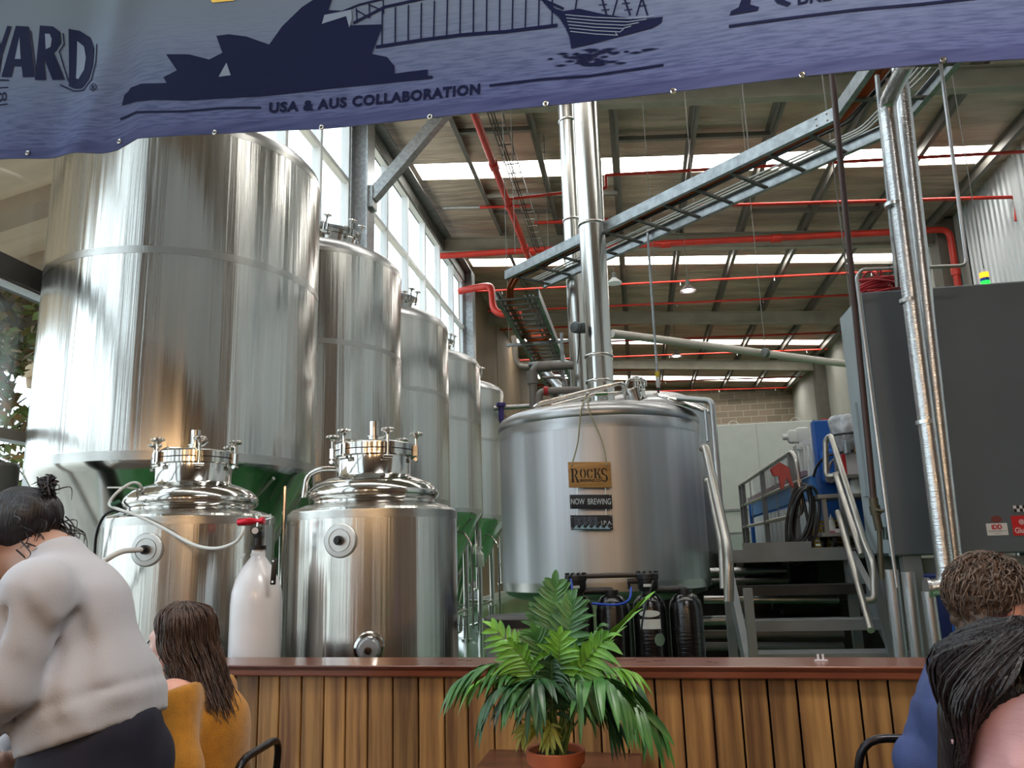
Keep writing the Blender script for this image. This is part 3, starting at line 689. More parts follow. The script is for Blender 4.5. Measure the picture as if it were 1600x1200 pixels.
m = M(); m.obox(a+ux*w/2+uz*h/2, (w, 0.016, h), Matrix((ux, Vector((0, 1, 0)), uz)).transposed(), 0.002); b3 = m.build('slate_board', SLATE, st)
f = flat_frame(a, ux, uz, w, h, 0.016); m = M(); put_text(m, '\u00b7 I.P.A.', 0.66, 0.99, 0.36, 0.62, f, 0.0); m.build('lettering', CHALK, b3, smooth=False)
m = M()
def outline(m, pts, wd, f, closed=True):
    n = len(pts)
    for i in range(n if closed else n-1):
        x0, y0 = pts[i]; x1, y1 = pts[(i+1) % n]; dx, dy = x1-x0, y1-y0; L = math.hypot(dx, dy*0.35) or 1
        nx, ny = -dy*0.35/L*wd, dx/L*wd*2.6
        poly(m, [(x0+nx, y0+ny), (x1+nx, y1+ny), (x1-nx, y1-ny), (x0-nx, y0-ny)], f)
vs, fs, xa, xb, ya, yb = text_mesh('BONDI', 1.0, 0.05)
# outlined capitals
import itertools
edge = {}
for q_ in fs:
    for i in range(len(q_)): e_ = tuple(sorted((q_[i], q_[(i+1) % len(q_)]))); edge[e_] = edge.get(e_, 0)+1
for (i, j), cnt in edge.items():
    if cnt == 1:
        g = lambda v: (0.11+(v.x-xa)/(xb-xa)*0.52, 0.34+(v.y-ya)/(yb-ya)*0.52)
        outline(m, [g(vs[i]), g(vs[j])], 0.006, f, False)
m.build('outlined_lettering', mat('chalk_grey', (112, 122, 138), 0.8), b3, smooth=False)
m = M()
for k in range(6):
    x = 0.06+0.145*k
    poly(m, [(x, 0.06), (x+0.145, 0.06), (x+0.145, 0.14), (x+0.10, 0.17), (x+0.095, 0.26), (x+0.13, 0.33), (x+0.07, 0.30), (x+0.03, 0.18)], f)
m.build('wave_drawing', WAVE, b3, smooth=False)
m = M()
for (x, y) in ((0.03, 0.85), (0.96, 0.93), (0.03, 0.1), (0.96, 0.15)): m.ball(f(x, y), 0.005, 8)
m.build('screw', STEEL_POL, b3)
m = M()
for (pxa, ya_, yb_) in ((902, 761, 774), (946, 761, 774), (902, 794, 806), (947, 794, 806)):
    m.tube([at(pxa, ya_, YS), at(pxa, yb_, YS)], 0.003, 6)
m.build('link', STEEL_POL, st)

# second vessel behind the kettle
VC = Vector((0.18, 10.3, 0)); t = thing('lauter_tun', 'domed steel vessel standing behind the right edge of the kettle', 'tank', VC)
m = M(); m.lathe([(0.8, 1.1), (0.8, 3.20)], VC, 96, cap=False); m.build('shell', STEEL_SATIN, t)
m = M(); m.lathe([(0.8, 3.20), (0.79, 3.26), (0.72, 3.34), (0.5, 3.44), (0.25, 3.50), (0, 3.52)], VC, 96, cap=False); m.build('dome', STEEL_SATIN, t, angle=60)
m = M(); m.lathe([(0, 1.0), (0.68, 1.02), (0.8, 1.1)], VC, 96, cap=False); m.build('bottom_dish', STEEL_SATIN, t)
m = M(); m.cyl(VC+Vector((-0.1, -0.2, 3.5)), VC+Vector((-0.1, -0.2, 3.68)), 0.035); m.cyl(VC+Vector((-0.1, -0.2, 3.66)), VC+Vector((-0.1, -0.2, 3.70)), 0.05); m.build('vent', STEEL_POL, t)
for a in (-130, -50, 50, 130):
    x, y = VC.x+0.62*math.cos(R(a)), VC.y+0.62*math.sin(R(a)); m = M(); m.cyl((x, y, 0), (x, y, 1.08), 0.06); m.build('leg', STEEL_POL, t)
# steam flues
def flue(label, x, y, r, z0, z1, rings, seam=True):
    t = thing('steam_flue', label, 'flue', (x, y, z0), 'steam flues above the kettle')
    m = M(); m.lathe([(r, z0), (r, z1)], (x, y, 0), 64, cap=False); m.build('duct', STEEL, t)
    for z in rings:
        m = M(); m.lathe([(r, z-0.02), (r+0.012, z-0.012), (r+0.016, z), (r+0.012, z+0.012), (r, z+0.02)], (x, y, 0), 64, cap=False); m.build('joint_ring', STEEL_POL, t)
    return t
fb = at(936, 560, 8.25); FZ = lambda py: at(930, py, 8.25).z
f1 = flue('thick shiny flue rising from the kettle', fb.x, fb.y, 0.142, 2.86, 10.5, [FZ(598), FZ(558), FZ(352)])
m = M(); c = Vector(at(898, 512, 8.05)); m.lathe([(0.05, 0), (0.062, 0.01), (0.062, 0.05), (0.05, 0.055), (0.048, 0.075), (0.02, 0.08), (0, 0.08)], c+Vector((0.03, 0.02, 0)), 32, (-0.45, -0.85, -0.05)); m.box(c+Vector((0.02, -0.02, -0.045)), c+Vector((0.11, 0.09, 0.045)), 0.008)
m.build('damper_motor', mat('grey_motor', (92, 98, 100), 0.4, 0.4), f1, label='dark grey round damper motor')
m = M(); m.tube(smooth_path([c+Vector((0.05, 0, -0.05)), Vector(at(905, 540, 8.1)), Vector(at(902, 568, 8.1))]), 0.006, 6); m.build('motor_cable', RUBBER, f1)
fb2 = at(899, 450, 9.75); flue('thinner flue standing just behind the thick flue', fb2.x, fb2.y, 0.112, 3.0, 10.5, [at(895, 345, 9.75).z, at(893, 190, 9.75).z])
# ------------------------------------------------------------------ cable trays
ORANGE = mat('orange_cable', (206, 92, 36), 0.5); BLACKC = mat('black_cable_sheath', (26, 26, 28), 0.5); WHITEC = mat('white_cable_sheath', (196, 196, 190), 0.5)
ZT = 5.0
A = atz(789, 430, ZT); B = atz(1303, 178, ZT); Cc = atz(1352, 108, ZT); Cc = B + (Cc-B).normalized()*1.9
far = atz(1040, 364, ZT)
ab = (B-A).normalized(); nrm = Vector((ab.y, -ab.x, 0)); 
if (far-A).dot(nrm) < 0: nrm = -nrm
W = min(0.65, max(0.4, (far-A).dot(nrm)))
bc = (Cc-B).normalized(); nrm2 = Vector((bc.y, -bc.x, 0))
if nrm2.dot(nrm) < 0: nrm2 = -nrm2
t = thing('cable_tray', 'galvanised cable ladder rising diagonally across the picture from the flues to top right', 'cable tray', A, 'cable trays')
up = Vector((0, 0, 1))
def rail(m, p, q, side):
    m.bar(p, q, 0.012, 0.115); m.bar(p+side*0.02+up*0.055, q+side*0.02+up*0.055, 0.045, 0.008); m.bar(p+side*0.02-up*0.055, q+side*0.02-up*0.055, 0.045, 0.008)
corner_far = B + nrm*W + ab*0.0
Bf = B + nrm*W + ab*(W*math.tan(0.5*ab.angle(bc))) if (nrm.dot(bc) < 0) else B + nrm*W - ab*(W*math.tan(0.5*ab.angle(bc)))
Cf = Bf + bc*1.9
m = M(); rail(m, A, B, nrm); m.build('side_rail', GALV, t, smooth=False)
m = M(); rail(m, A+nrm*W, Bf, -nrm); m.build('side_rail', GALV, t, smooth=False)
m = M(); rail(m, B, Cc, nrm2); m.build('side_rail', GALV, t, smooth=False)
m = M(); rail(m, Bf, Cf, -nrm2); m.build('side_rail', GALV, t, smooth=False)
L = (B-A).length; k = 0
x = 0.10
while x < L-0.05:
    m = M(); p = A+ab*x-up*0.03; m.bar(p, p+nrm*W, 0.035, 0.022); m.build('rung', GALV_D, t, smooth=False); x += 0.42
for x in (0.25, 0.7, 1.15, 1.6):
    m = M(); p = B+bc*x-up*0.03; m.bar(p, p+nrm2*W, 0.035, 0.022); m.build('rung', GALV_D, t, smooth=False)
m = M()
for q_ in (B-ab*0.06, B-ab*0.16):
    for dz in (-0.03, 0.03): m.ball(q_-nrm*0.008+up*dz, 0.010, 8)
m.build('bolt', STEEL_POL, t)
def cables(path_fn, specs, base, label, rows):
    pass
rnd = random.Random(3)
def cable_run(name, label, mat_, offs, r, pts_fn, group):
    m = M()
    for o in offs:
        m.tube([p + Vector((rnd.uniform(-.008, .008), rnd.uniform(-.008, .008), rnd.uniform(0, .012))) for p in pts_fn(o)], r, 6, 0.10)
    c = m.build(name, mat_); tag(c, label, 'cable', group); return c
def upper(o):
    return [A+nrm*(o*W)+ab*0.05+up*0.0] + [A+nrm*(o*W)+ab*(L*f_)+up*0.0 for f_ in (0.2, 0.4, 0.6, 0.8)] + [B+nrm*(o*W)-ab*0.02*0, B+nrm2*(o*W)+bc*0.5, B+nrm2*(o*W)+bc*1.9]
cable_run('cable', 'bundle of orange cables lying along the diagonal cable ladder', ORANGE, [0.15, 0.19, 0.23, 0.27, 0.21], 0.013, upper, 'cables in the trays')
cable_run('cable', 'black cables beside the orange bundle on the diagonal cable ladder', BLACKC, [0.05, 0.09, 0.32, 0.36], 0.012, upper, 'cables in the trays')
cable_run('cable', 'thin pale cables along the middle of the diagonal cable ladder', WHITEC, [0.62, 0.70, 0.78], 0.011, upper, 'cables in the trays')
# lower tray running into the hall
h = 3.3; xl, xr = -h/2.0, -h/3.03; ya = 9.7; ye = 24.0; z = EYE+h
t2 = thing('cable_tray', 'lower galvanised cable ladder running away into the hall left of the flues', 'cable tray', (xl, ya, z), 'cable trays')
m = M(); rail(m, Vector((xl, ya, z)), Vector((xl, ye, z)), Vector((1, 0, 0))); m.build('side_rail', GALV, t2, smooth=False)
m = M(); rail(m, Vector((xr, ya, z)), Vector((xr, ye, z)), Vector((-1, 0, 0))); m.build('side_rail', GALV, t2, smooth=False)
y = ya+0.1
while y < ye:
    m = M(); m.bar((xl, y, z-0.03), (xr, y, z-0.03), 0.03, 0.022); m.build('rung', GALV_D, t2, smooth=False); y += 0.24
cable_run('cable', 'orange cables running into the hall along the lower cable ladder', ORANGE, [0.12, 0.17, 0.22, 0.27], 0.014, lambda o: [A+nrm*(o*W)+ab*0.1, A+nrm*(o*W*0.8)-ab*0.05+Vector((0, 0.1, -0.1)), Vector((xl+o*(xr-xl)+0.02, ya+0.35, z)), Vector((xl+o*(xr-xl)+0.03, 13, z)), Vector((xl+o*(xr-xl), 18, z)), Vector((xl+o*(xr-xl), 23, z))], 'cables in the trays')
cable_run('cable', 'grey conduits running along the right of the lower cable ladder', GALV, [0.66, 0.76, 0.86], 0.013, lambda o: [Vector((xl+o*(xr-xl), ya+0.1, z)), Vector((xl+o*(xr-xl), 15, z)), Vector((xl+o*(xr-xl), 22, z))], 'cables in the trays')
m = M()
cc = Vector((xl+0.28, 11.7, z+0.02))
for k in range(9):
    m.torus(cc+Vector((rnd.uniform(-.03, .03), rnd.uniform(-.03, .03), 0.012*k-0.05)), 0.2+rnd.uniform(-.04, .03), 0.011, (rnd.uniform(-.12, .12), rnd.uniform(-.12, .12), 1), 32, 6)
tag(m.build('cable_coil', ORANGE), 'coil of orange cable resting on the lower cable ladder', 'cable coil')
m = M(); y = 11.9; m.bar((xl-0.22, y, z-0.075), (xr+0.25, y, z-0.075), 0.045, 0.045); 
tr = thing('tray_hanger', 'galvanised strut carrying the lower cable ladder by two rods', 'bracket', (xl, y, z-0.1)); m.build('strut', GALV, tr, smooth=False)
for x in (xl-0.18, xr+0.2):
    m = M(); m.cyl((x, y, z-0.12), (x, y, roofz(x)-0.2), 0.006, n=6); m.build('rod', GALV_D, tr)

# ------------------------------------------------------------------ sprinkler pipework (red)
def pipe_thing(name, label, cat, pts, r, mt=RED_PIPE, group=None, fillet=0.12, fittings=(), n=12):
    m = M(); m.tube(pts, r, n, fillet); o = m.build(name, mt)
    tag(o, label, cat, group)
    if fittings:
        for (p, ax) in fittings:
            m = M(); p = Vector(p); ax = Vector(ax).normalized(); m.cyl(p-ax*r*1.6, p+ax*r*1.6, r*1.35, n=n); m.build('coupling', mt, o)
    return o
hX = -2.55; zM = 9.55
pipe_thing('sprinkler_pipe', 'thick red sprinkler main running along the roof into the hall, left of the flues', 'pipe', [(hX, 3.0, zM), (hX, 20.7, zM)], 0.075, group='red sprinkler pipes', fittings=[((hX, y, zM), (0, 1, 0)) for y in (6, 10.5, 15.2, 17.2, 19.9)])
YC = 20.8
l_ = at(715, 398, YC); r_ = at(1556, 352, YC)
pipe_thing('sprinkler_pipe', 'thick red cross main spanning the hall below the first visible beam', 'pipe', [(XL+0.15, YC, l_.z), (hX, YC, (l_.z*2+r_.z)/3+0.1), (XR-0.25, YC, r_.z), (XR-0.25, YC, 0.0)], 0.085, group='red sprinkler pipes', fillet=0.25, fittings=[((x, YC, l_.z+(r_.z-l_.z)*(x-XL)/(XR-XL)), (1, 0, 0)) for x in (-2.5, 1.2, 4.1)] + [((XR-0.25, YC, z), (0, 0, 1)) for z in (8.3, 7.2)])
def cross(py, zz, x0, x1, label, r=0.032, steps=None, drops=True, py0=None):
    Y = (zz-EYE)*1240/(862-py)
    P = [Vector((x0, Y, zz-0.03*x0)), Vector((x1, Y, zz-0.03*x1))] if not steps else [Vector((x, Y, q)) for x, q in steps]
    o = pipe_thing('sprinkler_pipe', label, 'pipe', P, r, group='red sprinkler pipes', fillet=0.06)
    if drops:
        m = M(); n = 0
        x = x0+0.9
        while x < x1:
            z = zz-0.03*x; m.cyl((x, Y, z), (x, Y, z-0.12), 0.014, n=8); m.cyl((x, Y, z-0.12), (x, Y, z-0.14), 0.03, n=10); x += 2.9
        m.build('sprinkler_head', STEEL_SATIN, o)
    return o
Yc1 = (9.9-EYE)*1240/(862-240)
pipe_thing('sprinkler_pipe', 'red branch pipe stepping up beside the flues under the first skylight', 'pipe', [Vector((hX, Yc1, 9.5)), Vector((-0.25, Yc1, 9.55)), Vector((-0.25, Yc1, 9.86)), Vector((XR-0.1, Yc1, 9.45))], 0.036, group='red sprinkler pipes', fillet=0.05)
pipe_thing('sprinkler_pipe', 'short thin red pipe along the lower edge of the first skylight left of the main', 'pipe', [at(650, 242, 17.2), at(793, 236, 17.2)], 0.03, group='red sprinkler pipes')
pipe_thing('sprinkler_pipe', 'short red branch from the main toward the eaves, its left half grey', 'pipe', [at(750, 324, 19.3), at(829, 321, 19.3)], 0.04, group='red sprinkler pipes')
pipe_thing('sprinkler_pipe', 'grey pipe continuing the short red branch toward the eaves', 'pipe', [at(692, 325, 19.3), at(750, 324, 19.3)], 0.035, GALV, fillet=0)
pipe_thing('sprinkler_pipe', 'short red branch from the main to behind the thin flue', 'pipe', [at(836, 348, 20.0), at(965, 343, 20.0)], 0.05, group='red sprinkler pipes')
pipe_thing('sprinkler_pipe', 'red cross pipe just above the first visible beam at right', 'pipe', [at(1090, 322, 18.0), at(1582, 308, 18.0), at(1588, 312, 18.0), at(1588, 345, 18.0)], 0.04, group='red sprinkler pipes', fillet=0.2)
cl = [(437, 'red cross pipe just above the nearer lit high bay lamp'), (473, 'red cross pipe just before the second visible beam'), (505, 'red cross pipe just behind the second visible beam'), (532, 'red cross pipe along the third skylight'), (558, 'red cross pipe just before the third visible beam'), (580, 'red cross pipe just behind the third visible beam'), (600, 'red cross pipe along the farthest skylight'), (616, 'farthest red cross pipe in front of the block wall')]
for py, lb in cl: cross(py, 10.0, -4.9, XR-0.2, lb, 0.036)
# red hooked pipe on the left concrete wall
pipe_thing('hydrant_pipe', 'red pipe bent in a hook on the brown concrete wall', 'pipe', [Vector((XL+0.0, 23.9, at(757, 447, 23.6).z)), at(757, 447, 23.6), at(768, 447, 23.2), at(771, 490, 23.0), at(812, 492, 23.0)], 0.11, fillet=0.35, fittings=[(at(806, 492, 23.0), (1, 0, 0))])
pipe_thing('wall_pipe', 'thin pale downpipe at the end of the glazed wall', 'pipe', [(XL+0.25, 24.75, 10.4), (XL+0.25, 24.75, 0.1)], 0.05, GALV)
pipe_thing('wall_pipe', 'thin dark red pipe on the corrugated right wall', 'pipe', [at(1580, 300, 19.3), at(1576, 345, 19.3), at(1580, 430, 19.3)], 0.05, RED_PIPE, fillet=0.1)
pipe_thing('wall_pipe', 'pale hooked pipe hanging beside the lower cable ladder', 'pipe', [at(803, 525, 12.5), at(806, 562, 12.5), at(813, 572, 12.5), at(836, 574, 12.3)], 0.045, mat('pale_pipe', (176, 160, 146), 0.5, 0.2), fillet=0.15)
# pipes over the kettle
GP = mat('grey_pipe', (132, 126, 122), 0.5, 0.3)
pipe_thing('steam_pipe', 'brownish grey pipe elbow behind the flues above the kettle', 'pipe', [Vector((at(832, 588, 9.3).x, 9.3, 0.0)), at(832, 588, 9.3), at(836, 573, 9.3), at(896, 571, 9.3)], 0.05, GP, fillet=0.18, fittings=[(at(832, 590, 9.3), (0, 0, 1)), (at(850, 573, 9.3), (1, 0, 0))])
o = pipe_thing('product_pipe', 'grey pipe with a red coupling above the left of the kettle dome', 'pipe', [at(842, 634, 8.6), at(843, 614, 8.6), at(853, 611, 8.6), at(908, 609, 8.6)], 0.04, GP, fillet=0.12)
m = M(); a = Vector(at(850, 611, 8.6)); m.cyl(a, a+Vector((0.05, 0, 0)), 0.052, n=20); m.build('coupling', mat('red_coupling', (190, 40, 46), 0.4), o, label='red coupling')
PURPLE = mat('purple_valve', (74, 62, 140), 0.4)
o = pipe_thing('product_pipe', 'steel pipe with purple valves left of the kettle dome', 'pipe', [at(772, 638, 9.6), at(846, 633, 9.6), Vector((at(846, 633, 9.6).x, 9.6, 0.0))], 0.03, STEEL_SATIN)
m = M(); a = Vector(at(783, 640, 9.55)); m.cyl(a+Vector((0, 0, -0.14)), a+Vector((0, 0, 0.06)), 0.035); m.cyl(a+Vector((0, 0, 0.04)), a+Vector((0, 0, 0.08)), 0.06); m.cyl(a+Vector((0, 0, -0.14)), a+Vector((0.06, 0, -0.2)), 0.03); m.build('valve', PURPLE, o, label='purple valve')
pipe_thing('conduit', 'thin vertical pipe rising behind the kettle left of the thin flue', 'pipe', [Vector((at(877, 520, 9.4).x, 9.4, 0.0)), at(877, 520, 9.4)], 0.022, GALV)
pipe_thing('conduit', 'slanting pale duct dropping behind the kettle from the cable ladder', 'pipe', [at(848, 575, 10.5), at(880, 612, 9.9), Vector((at(880, 612, 9.9).x, 9.9, 0))], 0.06, STEEL_SATIN)
pipe_thing('conduit', 'grey pipe crossing under the lower cable ladder', 'pipe', [at(826, 570, 11.0), at(893, 566, 11.0), Vector((at(893, 566, 11.0).x, 11.0, 0))], 0.04, GALV)
pipe_thing('conduit', 'thin horizontal pipe with a brass end above the kettle', 'pipe', [at(848, 590, 9.05), at(885, 589, 9.05), Vector((at(885, 589, 9.05).x, 9.05, 0))], 0.018, GP)
# ------------------------------------------------------------------ PVC pipe, lamps, drops
o = pipe_thing('pvc_pipe', 'long white plastic pipe slung under the roof from the flue to the grey cabinet', 'pipe', [at(957, 521, 11.4), at(1340, 571, 14.6)], 0.062, mat('pvc_white', (216, 206, 196), 0.4, var=0.06, vscale=(2, 2, 2)), fillet=0)
m = M(); a = Vector(at(1196, 551, 13.0)); ax = (Vector(at(1340, 571, 14.6))-Vector(at(957, 521, 11.4))).normalized(); m.cyl(a-ax*0.03, a+ax*0.03, 0.075); m.build('hanger_clamp', GALV_D, o)
LAMPW = mat('lamp_glow', (255, 250, 240), 0.4, emit=(255, 240, 238), estr=14)
LREF = mat('lamp_reflector', (150, 140, 140), 0.3, 0.6)
for (px_, py_, Y, lb, lit) in ((1075, 455, 20.6, 'nearer lit round high bay lamp under the roof', True), (1057, 557, 29.9, 'farther lit round high bay lamp under the roof', True), (960, 443, 20.6, 'unlit white high bay lamp beside the thick flue', False)):
    c = Vector(at(px_, py_, Y)); t = thing('high_bay_lamp', lb, 'lamp', c, 'high bay lamps')
    m = M(); m.lathe([(0.06, 0.16), (0.10, 0.12), (0.20, 0.03), (0.21, 0.0)], c, 32, cap=False); m.build('reflector', LREF if lit else WHITE_PAINT, t)
    m = M(); m.cyl(c+Vector((0, 0, 0.14)), c+Vector((0, 0, 0.30)), 0.06); m.cyl(c+Vector((0, 0, 0.3)), (c.x, c.y, roofz(c.x)-0.003), 0.008, n=6); m.build('housing', GALV_D, t)
    m = M(); m.cyl(c+Vector((0, 0, 0.01)), c+Vector((0, 0, 0.03)), 0.135 if lit else 0.19); m.build('diffuser', LAMPW if lit else WHITE_PAINT, t)
WIRE = mat('steel_wire', (120, 116, 110), 0.5, 0.4)
def wire(label, pts, r=0.006, mt=WIRE): return pipe_thing('hanging_wire', label, 'wire', pts, r, mt, 'hanging wires', 0, n=6)
def plumb(px, py, Y, ztop=None):
    p = Vector(at(px, py, Y)); return [Vector((p.x, p.y, (roofz(p.x)-0.05) if ztop is None else ztop)), p]
wire('thin suspension wire holding the white plastic pipe', plumb(1196, 549, 13.0))
wire('thin wire left of the red sprinkler main', plumb(805, 395, 13.0), 0.007)
wire('thin wire between the sprinkler main and the flues', plumb(857, 388, 16.0), 0.007)
wire('thin wire just right of the thick flue', plumb(1023, 430, 9.2), 0.004)
wire('thin wire beside the brown pipe down to the grey cabinet', plumb(1331, 490, 7.2), 0.006)
wire('thin wire in front of the corrugated wall at far right', plumb(1537, 420, 9.0), 0.005)
wire('thin rod dropping to the diagonal cable ladder', plumb(1172, 255, 7.2), 0.006)
wire('thin wire above the middle of the kettle hatch', plumb(1085, 330, 12.0), 0.006)
top = plumb(1027, 585, 8.6)
t = thing('power_drop', 'hanging power cable with a small white and yellow connector above the kettle', 'cable', top[1])
m = M(); p = top[1]; m.tube([p, Vector((p.x, p.y, 5.05)), Vector((p.x+0.05, p.y, 5.15))], 0.014, 8, 0.03); m.build('cable', GALV, t)
m = M(); m.obox(p+Vector((0, 0, -0.09)), (0.04, 0.035, 0.12), Euler((0, 0, 0)), 0.006); m.build('connector', mat('white_plug', (205, 206, 206), 0.4), t)
m = M(); m.cyl(p+Vector((0, 0, -0.03)), p+Vector((0, 0, 0.03)), 0.024); m.build('strain_relief', mat('yellow_plug', (214, 190, 40), 0.4), t)
m = M(); m.cyl(p+Vector((0, 0, -0.22)), p+Vector((0, 0, -0.15)), 0.012); m.build('plug_tip', BLACKP, t)

# cable basket beside the sprinkler main, high under the roof
t3 = thing('cable_tray', 'dark cable basket high under the roof right of the red sprinkler main', 'cable tray', (-2.2, 12, 9.75), 'cable trays')
for x in (-2.36, -2.08):
    m = M(); m.bar((x, 4.0, 9.75), (x, 20.6, 9.75), 0.012, 0.06); m.build('side_rail', GALV_D, t3, smooth=False)
y = 4.2
while y < 20.5:
    m = M(); m.bar((-2.36, y, 9.73), (-2.08, y, 9.73), 0.03, 0.015); m.build('rung', GALV_D, t3, smooth=False); y += 0.42
cable_run('cable', 'black cables in the basket high under the roof', BLACKC, [0.2, 0.4], 0.014, lambda o: [Vector((-2.36+0.28*o, 4.2, 9.75)), Vector((-2.36+0.28*o, 12, 9.75)), Vector((-2.36+0.28*o, 20.5, 9.75))], 'cables in the trays')
for y in (8.2, 15.8, 20.4):
    m = M(); m.cyl((-2.22, y, 9.72), (-2.22, y, roofz(-2.22)+0.01), 0.008, n=6); m.build('hanger_rod', GALV_D, t3)
# ------------------------------------------------------------------ grey cabinet
YCAB = 5.8
CG = mat('dark_grey_cabinet', (92, 98, 104), 0.42, 0.2, var=0.06, vscale=(1.5, 1.5, 1.5))
CL = mat('side_lit_cabinet_grey', (158, 170, 176), 0.42, 0.1, var=0.05, vscale=(2, 2, 2))  # cabinet grey made paler, reflected light put into the side's colour
cx0 = at(1372, 660, YCAB).x; cz0 = at(1440, 868, YCAB).z; cz1 = at(1357, 456, YCAB).z; cx1 = 4.3
t = thing('equipment_cabinet', 'big dark grey steel cabinet on legs filling the right side', 'cabinet', (cx0+1, YCAB+0.3, cz0)); cab = t
CD = 0.62
m = M(); m.box((cx0, YCAB, cz0), (cx1, YCAB+CD, cz1), 0.012); m.build('carcass', CG, t, smooth=False)
m = M(); m.box((cx0-0.012, YCAB+0.10, cz0+0.02), (cx0, YCAB+CD-0.02, cz1-0.02)); m.box((cx0-0.018, YCAB+0.0, cz0), (cx0, YCAB+0.07, cz1)); m.build('side_panel', CL, t, smooth=False, label='side panel coloured paler for the light it reflects')
m = M(); m.box((cx0-0.03, YCAB+0.40, 1.85), (cx0-0.012, YCAB+0.50, 2.55)); m.build('latch_plate', CL, t, smooth=False)
m = M()
for dx, dy in ((0.10, 0.05), (0.10, CD-0.06)): m.box((cx0+dx-0.05, YCAB+dy-0.05+0.02, 0), (cx0+dx+0.07, YCAB+dy+0.05, cz0))
lg = m
m.build('leg', PAINT_GREY, t, smooth=False)
for dx in (0.95, 2.2):
    m = M(); m.box((cx0+dx-0.06, YCAB+0.03, 0), (cx0+dx+0.06, YCAB+0.13, cz0)); m.build('leg', PAINT_GREY, t, smooth=False)
m = M(); m.box((cx0+0.1, YCAB+0.1, cz0-0.12), (cx1, YCAB+0.18, cz0-0.02)); m.build('base_rail', PAINT_GREY, t, smooth=False)
def sticker(px0, py0, px1, py1, Y, mt, name, parent, label=None, t=0.003, oval=False):
    a = Vector(at(px0, py1, Y)); b = Vector(at(px1, py1, Y)); c = Vector(at(px0, py0, Y))
    w = b.x-a.x; h = c.z-a.z; m = M()
    if oval: m.prism([a+Vector((w/2+w/2*math.cos(2*PI*k/28), 0, h/2+h/2*math.sin(2*PI*k/28))) for k in range(28)], (0, -1, 0), t)
    else: m.prism([a, a+Vector((w, 0, 0)), a+Vector((w, 0, h)), a+Vector((0, 0, h))], (0, -1, 0), t)
    o = m.build(name, mt, parent, smooth=False, label=label)
    return o, (lambda x, y: a + Vector((x*w, -t-0.0012, y*h)))
STW = mat('sticker_white', (206, 200, 200), 0.5); STR = mat('sticker_red', (190, 30, 36), 0.45); STK = mat('sticker_black', (24, 24, 26), 0.5)
REDINK = mat('red_ink', (186, 36, 44), 0.5)
s_, f = sticker(1543, 818, 1576, 837, YCAB, STW, 'sticker', t, 'white sticker with red lettering')
m = M(); put_text(m, 'iDD', 0.24, 0.74, 0.50, 0.90, f, 0.05); m.build('lettering', REDINK, s_, smooth=False)
m = M(); put_text(m, 'Brewery & Distillery Co', 0.08, 0.92, 0.28, 0.42, f, 0.01); put_text(m, 'equipment', 0.36, 0.64, 0.10, 0.20, f, 0.0); m.build('small_lettering', STK, s_, smooth=False)
s_, f = sticker(1549, 806, 1566, 817, YCAB, mat('sticker_maroon', (110, 52, 48), 0.5), 'oval_sticker', t, 'maroon oval sticker', oval=True)
s_, f = sticker(1584, 806, 1618, 837, YCAB, STR, 'sticker', t, 'red sticker with white lettering')
m = M(); put_text(m, 'Glu', 0.08, 0.5, 0.12, 0.40, f, 0.01); 
for k in range(8):
    a_ = k*PI/4; poly(m, [(0.45, 0.68), (0.45+0.14*math.cos(a_-0.2), 0.68+0.15*math.sin(a_-0.2)), (0.45+0.14*math.cos(a_+0.2), 0.68+0.15*math.sin(a_+0.2))], f)
m.build('lettering', STW, s_, smooth=False)
s_, f = sticker(1584, 790, 1622, 800, YCAB, STW, 'checker_sticker', t, 'black and white checkered sticker')
m = M()
for i in range(8):
    for j in range(2):
        if (i+j) % 2 == 0: poly(m, [(i/8, j/2), ((i+1)/8, j/2), ((i+1)/8, (j+1)/2), (i/8, (j+1)/2)], f)
m.build('checks', STK, s_, smooth=False)
# signal tower on the cabinet
c = Vector(at(1540, 444, YCAB+0.12)); c.z = cz1
t = thing('signal_tower', 'small orange, blue and green signal tower on top of the grey cabinet', 'signal light', c)
m = M(); m.cyl(c, c+Vector((0, 0, 0.02)), 0.03); m.build('base', BLACKP, t)
z0 = at(1540, 442, YCAB+0.12).z; dz = 0.011*3
for (za, zb, nm, mt) in ((0.02, 0.05, 'green_lens', mat('green_lens', (30, 210, 70), 0.3, emit=(20, 255, 60), estr=1.6)), (0.05, 0.075, 'blue_lens', mat('blue_lens', (30, 90, 180), 0.3)), (0.075, 0.115, 'orange_lens', mat('orange_lens', (255, 150, 30), 0.3, emit=(255, 140, 20), estr=2.2))):
    m = M(); m.cyl(c+Vector((0, 0, za)), c+Vector((0, 0, zb)), 0.03, n=24); m.build(nm, mt, t)
# red hose coil lying on the cabinet corner
RC = mat('red_hose', (176, 44, 56), 0.4); rnd = random.Random(9)
c = Vector(at(1378, 447, YCAB+0.25)); c.z = cz1+0.02; c.x = cx0+0.17
m = M()
for k in range(16):
    cc = c+Vector((rnd.uniform(-.03, .03), rnd.uniform(-.04, .04), 0.0085*k+0.01)); a_ = rnd.uniform(0, 6)
    m.torus(cc, 0.125+rnd.uniform(-.035, .04), 0.0085, (rnd.uniform(-.2, .2), rnd.uniform(-.2, .2), 1), 28, 6)
m.tube(smooth_path([c+Vector((-0.02, -0.1, 0.12)), c+Vector((0.02, -0.1, 0.2)), c+Vector((0.05, -0.05, 0.16)), c+Vector((0.08, -.02, 0.08))]), 0.0085, 6)
m.tube(smooth_path([c+Vector((-0.1, -0.05, 0.10)), c+Vector((-0.09, -0.1, 0.16)), c+Vector((-0.04, -0.12, 0.17)), c+Vector((0.02, -.1, 0.08))]), 0.0085, 6)
